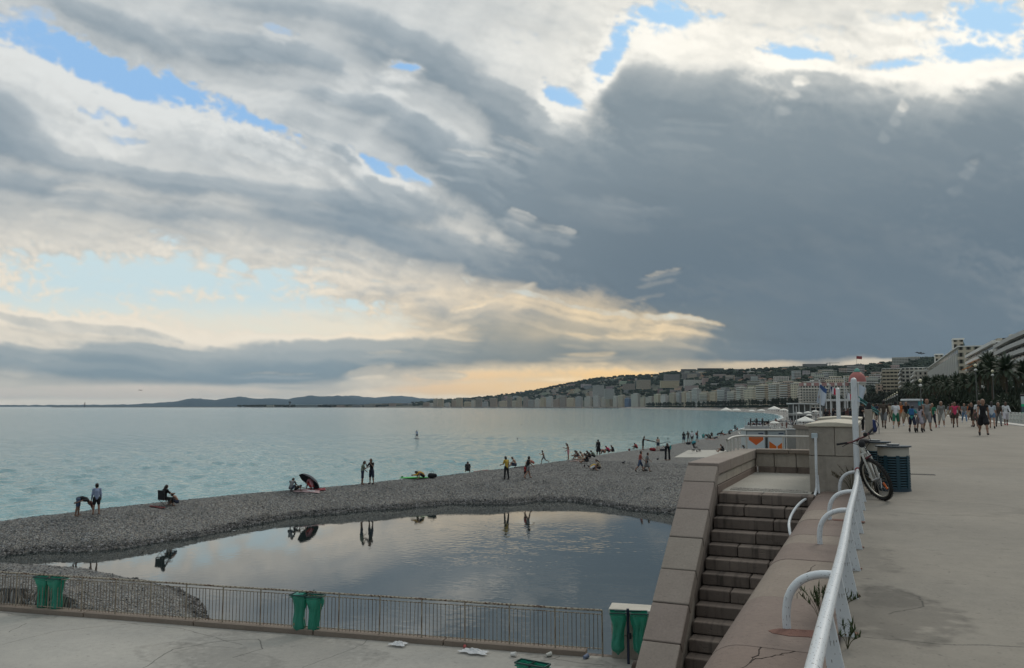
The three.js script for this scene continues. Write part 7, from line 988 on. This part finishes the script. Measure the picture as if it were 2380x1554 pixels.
{ // booths, wall, deck and sunshades of the beach club
  const H0 = 1.5, atY = (u, D, y) => { const p = place(u, D); p.y = y; return p; };
  const print = (fn) => { const c = document.createElement('canvas'); c.width = 128; c.height = 160; const x = c.getContext('2d'); x.fillStyle = '#c9d0d2'; x.fillRect(0, 0, 128, 160); fn(x); const t = new THREE.CanvasTexture(c); t.colorSpace = THREE.SRGBColorSpace; t.minFilter = t.magFilter = THREE.LinearFilter; return std({ map: t, roughness: 0.6 }); };
  const poly = (x, c, pts) => { x.fillStyle = c; x.beginPath(); pts.forEach((p, i) => i ? x.lineTo(...p) : x.moveTo(...p)); x.closePath(); x.fill(); };
  const mark = (x) => { x.fillStyle = '#2a3350'; x.fillRect(82, 8, 38, 9); };
  const grey = paint(0.42, 0.45, 0.45, 0.7), dk = paint(0.16, 0.18, 0.18, 0.6);
  const D = 94;
  const booth = (u0, u1, m, label) => { const a = atY(u0, D, H0), b = atY(u1, D, H0), p = a.clone().add(b).multiplyScalar(0.5), w = a.distanceTo(b), t = thing('beach_booth', label, 'booth', [p.x, H0, p.z], Math.atan2(-(b.z - a.z), b.x - a.x)); part(t, 'cabin', rbox(w, 2.55, 2.2, 0.03, 0, 1.28, -1.1), grey); part(t, 'roof', rbox(w + 0.12, 0.16, 2.4, 0.04, 0, 2.64, -1.1), paint(0.4, 0.39, 0.35, 0.8)); part(t, 'front_panel', new THREE.PlaneGeometry(w - 0.22, 2.36).translate(0, 1.26, 0.02), m); for (const q of [-1, 1]) part(t, 'corner_post', box(0.09, 2.6, 0.09, q * (w / 2 - 0.03), 1.3, 0.0), dk); };
  booth(1729, 1773, print((x) => { mark(x); x.fillStyle = '#a8aeb0'; x.fillRect(0, 0, 128, 26); mark(x); poly(x, '#d2642c', [[10, 36], [118, 36], [118, 62], [64, 104], [10, 62]]); x.fillStyle = '#c07048'; x.fillRect(32, 42, 64, 14); x.fillStyle = '#55606a'; x.fillRect(30, 134, 46, 3); }), 'left beach booth with an orange pointed mark on its front');
  booth(1777, 1819, print((x) => { x.fillStyle = '#9fa8aa'; x.fillRect(0, 0, 128, 40); mark(x); poly(x, '#d66a1e', [[6, 72], [62, 112], [62, 134], [6, 134]]); poly(x, '#d66a1e', [[122, 72], [70, 112], [70, 134], [122, 134]]); }), 'right beach booth with two orange wedges on its front');
  { const a = atY(1822, D + 3, H0), b = atY(1905, D + 3, H0), p = a.clone().add(b).multiplyScalar(0.5), w = a.distanceTo(b), t = thing('beach_wall', 'grey concrete wall right of the beach booths', 'wall', [p.x, H0, p.z], Math.atan2(-(b.z - a.z), b.x - a.x)); for (let i = 0; i < 3; i++) part(t, 'wall_panel', boxUV(rbox(w / 3 - 0.03, 2.6, 0.3, 0.02, (i - 1) * w / 3, 1.3, 0)), std({ map: TX.concrete, color: C(0.36, 0.355, 0.34), roughness: 0.9 })); part(t, 'coping', box(w, 0.1, 0.4, 0, 2.65, 0), grey); }
  { const p = atY(1846, 88, H0), t = thing('white_pole', 'thin white pole in front of the grey beach wall', 'pole', p); part(t, 'shaft', rod([0, 0, 0], [0, 5.4, 0], 0.07, 0.06, 8), paint(0.5, 0.5, 0.48, 0.6)); part(t, 'arm', rod([-1.1, 4.6, 0], [2, 4.6, 0], 0.04, 0.04, 6), paint(0.5, 0.5, 0.48, 0.6)); }
  { // raised deck with dark frame
    const D2 = 165, a = atY(1738, D2, H0), b = atY(1782, D2, H0), p = a.clone().add(b).multiplyScalar(0.5), w = a.distanceTo(b), y = atDepth(1738, 991, D2).y - H0, t = thing('beach_deck', 'white beach deck with a dark open frame over the sea edge', 'deck', [p.x, H0, p.z], Math.atan2(-(b.z - a.z), b.x - a.x)), dm = paint(0.02, 0.02, 0.022, 0.5), hh = 1.5; part(t, 'platform', rbox(w, y, 4, 0.03, 0, y / 2, -2), paint(0.46, 0.46, 0.45, 0.8)); part(t, 'frame_beam', box(w, 0.16, 0.16, 0, y + hh * 0.62, 0), dm); part(t, 'frame_beam', box(w, 0.1, 0.1, 0, y + hh, -3.5), grey); for (let i = 0; i < 4; i++) { part(t, 'frame_post', box(0.12, hh * 0.9, 0.12, (i / 3 - 0.5) * w * 0.97, y + hh * 0.45, 0), dm); part(t, 'frame_post', box(0.08, hh, 0.08, (i / 3 - 0.5) * w * 0.97, y + hh / 2, -3.5), grey); } part(t, 'arch', tube([[-w * 0.3, y + 0.95, 0], [-w * 0.18, y + 1.35, 0], [-w * 0.06, y + 0.95, 0]], 0.06, 14, 6), dm);
    const tops = [cloth(0.3, 0.28, 0.35), cloth(0.04, 0.04, 0.05), cloth(0.5, 0.48, 0.45), cloth(0.2, 0.05, 0.05), cloth(0.02, 0.02, 0.02), cloth(0.05, 0.1, 0.2)]; for (let i = 0; i < 9; i++) { const q = atDepth(1741 + i * 4.6, 994, D2 - 1.5 + 2.5 * ((i * 7) % 3)); q.y = H0 + y; person({ h: 1.6, cell: 0.05, pose: [POSE.sit, POSE.stand, POSE.sitLow][i % 3], top: tops[i % 6], low: cloth(0.03, 0.03, 0.04), skin: SKIN.dusk }, q, i * 1.7, 'guest on the white beach deck under the dark frame', 'guests on the white beach deck'); } }
  const sunshade = (u, v, w, D3, flatTop, label, g) => { const c = atDepth(u, v, D3), R = w / 2 / 1868 * D3, t = thing('sunshade', label, 'sunshade', [c.x, H0, c.z], 0.4, g), hy = c.y - H0, n = flatTop ? 4 : 8, cm = std({ color: C(0.66, 0.65, 0.6), roughness: 0.8, side: THREE.DoubleSide }); const pts = flatTop ? [[0.001, 0.42 * R], [R, 0], [R, -0.12 * R]] : [[0.001, 0.36 * R], [R * 0.5, 0.27 * R], [R, 0], [R, -0.1]]; part(t, 'canopy', new THREE.LatheGeometry(pts.map((p) => new THREE.Vector2(...p)), n).translate(0, hy, 0), cm); part(t, 'pole', rod([0, 0, 0], [0, hy + 0.3 * R, 0], 0.05, 0.05, 6), paint(0.4, 0.4, 0.38, 0.5)); };
  sunshade(1800, 984, 24, 190, false, 'round white sunshade right of the beach deck'); sunshade(1872, 978, 46, 172, true, 'large square white sunshade beside the flag terrace');
  for (const [u, v, w, d] of [[1688, 953.5, 26, 470], [1712, 954.5, 22, 450], [1800, 951, 30, 420], [1822, 954, 20, 370], [1846, 955, 34, 330], [1878, 960, 18, 270], [1881, 966, 15, 235], [1770, 955, 18, 400], [1748, 956, 16, 420], [1858, 962, 18, 250], [1895, 957, 16, 290]]) sunshade(u, v, w, d, w > 24, 'far white sunshade in the private beach', 'far sunshades of the private beach');
  { // loungers and tables of the private beach, too many and too small to count
    const r = rng(17), g = merge([box(0.7, 0.12, 1.9, 0, 0.32, 0), box(0.7, 0.5, 0.1, 0, 0.55, -0.9, -0.5), box(0.06, 0.3, 0.06, 0.3, 0.15, 0.8), box(0.06, 0.3, 0.06, -0.3, 0.15, 0.8), box(0.06, 0.3, 0.06, 0.3, 0.15, -0.7), box(0.06, 0.3, 0.06, -0.3, 0.15, -0.7)]), n = 420, im = new THREE.InstancedMesh(g, std({ color: C(1, 1, 1), roughness: 0.8 }), n), M = new THREE.Matrix4(), q = new THREE.Quaternion(), c = new THREE.Color(); for (let i = 0; i < n; i++) { const z = -150 - 420 * Math.pow(r(), 0.8), x = shoreX(z) + 8 + 24 * r(); M.compose(new THREE.Vector3(x, z > -329 ? beachH(x, z) + 0.02 : 2.1, z), q.setFromEuler(new THREE.Euler(0, 1.57 + (r() - 0.5) * 0.4, 0)), new THREE.Vector3(1, 1, 1)); im.setMatrixAt(i, M); const k = r(); im.setColorAt(i, k < 0.7 ? c.setRGB(0.55, 0.55, 0.52) : k < 0.85 ? c.setRGB(0.05, 0.05, 0.06) : c.setRGB(0.25, 0.12, 0.1)); } im.name = 'beach_furniture'; stuff(im, 'rows of white loungers on the private beach');
    const pg = merge([shell([[[0, 0.8, 0], [0, 1.4, 0], 0.15, 0.17], [[0, 1.45, 0], [0, 1.65, 0], 0.09, 0.1], [[0.08, 0.8, 0], [0.1, 0, 0], 0.1, 0.06], [[-0.08, 0.8, 0], [-0.1, 0, 0.1], 0.1, 0.06], [[0.2, 1.4, 0], [0.25, 0.85, 0.05], 0.06, 0.05], [[-0.2, 1.4, 0], [-0.25, 0.85, 0.05], 0.06, 0.05]], 0.07)]), m2 = 260, pm = new THREE.InstancedMesh(pg, std({ color: C(1, 1, 1), roughness: 0.9 }), m2); for (let i = 0; i < m2; i++) { const z = -190 - 900 * Math.pow(r(), 1.2), x = shoreX(z) + 3 + 30 * r(); M.compose(new THREE.Vector3(x, z > -329 ? beachH(x, z) : 1.6, z), q.setFromEuler(new THREE.Euler(0, r() * 6, 0)), new THREE.Vector3(1, r() < 0.5 ? 0.55 : 1, 1)); pm.setMatrixAt(i, M); const k = r(); pm.setColorAt(i, k < 0.5 ? c.setRGB(0.04, 0.035, 0.035) : k < 0.75 ? c.setRGB(0.2, 0.1, 0.08) : c.setRGB(0.3, 0.3, 0.32)); } pm.name = 'beach_crowd'; stuff(pm, 'far crowd on the private beach');
  }
  const pav = (u0, u1, v, D4, label, d) => { const a = atY(u0, D4, H0), b = atY(u1, D4, H0), p = a.clone().add(b).multiplyScalar(0.5), w = a.distanceTo(b), h = atDepth(u0, v, D4).y - H0, t = thing('beach_pavilion', label, 'pavilion', [p.x, H0, p.z], Math.atan2(-(b.z - a.z), b.x - a.x)); part(t, 'flat_roof', rbox(w + 1, 0.45, 6, 0.05, 0, h, -2.5), paint(0.6, 0.6, 0.58, 0.7)); part(t, 'back_wall', box(w, h - 0.3, 0.3, 0, h / 2, -5), paint(0.22, 0.22, 0.21, 0.8)); for (let i = 0; i < 5; i++) part(t, 'column', box(0.3, h, 0.3, (i / 4 - 0.5) * w * 0.96, h / 2, 0), paint(0.55, 0.55, 0.52, 0.7)); part(t, 'counter', box(w * 0.8, 1.1, 0.6, 0, h - 3.6, -1), paint(0.4, 0.4, 0.38, 0.8)); part(t, 'terrace_floor', box(w, 0.4, 6, 0, h - 4.2, -2), paint(0.35, 0.34, 0.32, 0.9)); };
  pav(1838, 1892, 939, 300, 'white flat roofed beach pavilion left of the flags'); pav(1926, 1990, 931, 175, 'white pavilion with dark openings behind the round headed posts');
  { // terrace of the flags with its visitors
    const D5 = 78, a = atY(1900, D5, 0), b = atY(1992, D5, 0), p = a.clone().add(b).multiplyScalar(0.5), w = a.distanceTo(b), y = atDepth(1950, 992, D5).y, t = thing('flag_terrace', 'small paved terrace carrying the flagpoles beside the promenade', 'terrace', [p.x, 0, p.z], Math.atan2(-(b.z - a.z), b.x - a.x)); part(t, 'paving', boxUV(box(w, 0.4, 9, 0, y - 0.2, -3)), MAT.stoneC); part(t, 'terrace_base', boxUV(box(w - 0.3, y - 0.4, 8.6, 0, (y - 0.4) / 2, -3)), MAT.pier);
    const cols = [[0.02, 0.02, 0.022], [0.03, 0.03, 0.035], [0.12, 0.05, 0.05], [0.02, 0.022, 0.03], [0.3, 0.28, 0.27], [0.02, 0.02, 0.02], [0.05, 0.06, 0.05]]; for (let i = 0; i < 14; i++) { const u = 1914 + i * 5.6, q = atY(u, D5 + 1 + ((i * 5) % 7), y); person({ h: 1.66 + 0.02 * (i % 6), cell: 0.045, pose: [POSE.stand, POSE.phone, POSE.stroll, POSE.handsFront][i % 4], top: cloth(...cols[i % 7]), low: cloth(0.02, 0.02, 0.024), legs: i % 3 ? 1.8 : 0.9, skin: SKIN.dusk }, q, i * 2.1, 'dark clothed visitor in the crowd below the flags', 'visitors crowded below the flags'); }
    const wave = (w2, h2, ph) => gridGeo(18, 10, (s, t2) => [s * w2 * (0.9 + 0.1 * t2), -t2 * h2 - 0.22 * s * s * w2 - 0.06 * Math.sin(s * 7 + t2 * 2 + ph) * s, 0.16 * w2 * Math.sin(s * 6 + t2 * 1.6 + ph) * (0.3 + s), s, 1 - t2]);
    const pole = (u, vTop, D6, label, fw2, fh, m, lab2, dv, rot = 0) => { const top = atDepth(u, vTop, D6), t3 = thing('flagpole', label, 'flagpole', [top.x, y - 0.1, top.z]), h = top.y - y + 0.1; part(t3, 'shaft', rod([0, 0, 0], [0, h, 0], 0.075, 0.045, 10), paint(0.6, 0.6, 0.58, 0.5)); part(t3, 'cap', ball(0.07, 0, h, 0, 8, 6), paint(0.6, 0.6, 0.58, 0.5)); if (m) { const f = single('flag', lab2, 'flag', wave(fw2, fh, u), m); f.position.set(top.x, top.y - dv / 1868 * D6, top.z); f.rotation.y = YAW + rot; f.rotation.z = -0.25; } };
    const three = std({ map: dtex(48, 8, (u2) => u2 < 0.36 ? [0.02, 0.04, 0.14] : u2 < 0.66 ? [0.62, 0.63, 0.65] : [0.45, 0.03, 0.06], true), roughness: 0.9, side: THREE.DoubleSide }), wb = std({ map: dtex(64, 64, (u2, v2) => v2 > 0.82 - 0.1 * u2 ? [0.05, 0.1, 0.24] : Math.hypot(u2 - 0.3, v2 - 0.35) < 0.09 ? [0.4, 0.06, 0.05] : [0.55, 0.6, 0.66], true), roughness: 0.9, side: THREE.DoubleSide }), pw = std({ color: C(0.5, 0.56, 0.63), roughness: 0.9, side: THREE.DoubleSide });
    pole(1905, 886, 74, 'leftmost tall white flagpole, with the white and blue flag', 0.85, 1.7, wb, 'white flag with a blue edge and a small red emblem, leftmost flag', 8, 0.3); pole(1930, 896, 80, 'second white flagpole from the left, with a small tricolour', 0.75, 0.62, three, 'small blue white and red flag on the second pole', 2); pole(1963, 878, 84, 'third white flagpole from the left, right of the rounded post', 0, 0); pole(1969, 908, 82, 'short pole of the drooping tricolour', 0.75, 0.7, three, 'drooping blue white and red flag beside the tall rounded post', 3, 0.5); pole(1995, 890, 60, 'pole of the pale blue flag, hidden behind the tall rounded post', 0.75, 1.25, pw, 'plain pale blue flag behind the tall rounded post', 3, 0.2); pole(1920, 912, 90, 'low white lamp pole between the first two flagpoles', 0, 0);
    { const q0 = atDepth(1999, 925, 43), q1 = atDepth(2042, 956, 43), t4 = thing('striped_banner', 'teal banner with white stripes on a slanting pole, behind the pale blue flag', 'banner'), d = q1.clone().sub(q0), n = new THREE.Vector3(0, -1, 0), g = gridGeo(20, 6, (s, k) => { const c = q0.clone().addScaledVector(d, s); return [c.x + 0.04 * Math.sin(s * 9), c.y - k * 0.24, c.z + 0.05 * Math.sin(k * 6 + s * 8), s, k]; }); part(t4, 'banner_cloth', g, std({ map: dtex(64, 16, (u2, v2) => (v2 > 0.62 && v2 < 0.76) || (v2 > 0.2 && v2 < 0.28) ? [0.4, 0.5, 0.5] : [0.01, 0.12, 0.12], true), roughness: 0.8, side: THREE.DoubleSide })); part(t4, 'pole', rod(q0.clone().addScaledVector(d, -0.08), q1.clone().addScaledVector(d, 0.06), 0.028, 0.028, 8), paint(0.05, 0.2, 0.2, 0.5)); part(t4, 'stay', rod(q1, new THREE.Vector3(q1.x, PROM, q1.z), 0.02, 0.02, 6), paint(0.1, 0.12, 0.12, 0.5)); }
  }
}

// ---------------------------------------------------------------- evening haze over the bay
scene.fog = new THREE.FogExp2(new THREE.Color(0.55, 0.72, 0.86), 0.000024);
scene.traverse((o) => { if (o.isMesh) { o.castShadow = true; o.receiveShadow = true; } });
renderer.render(scene, camera);
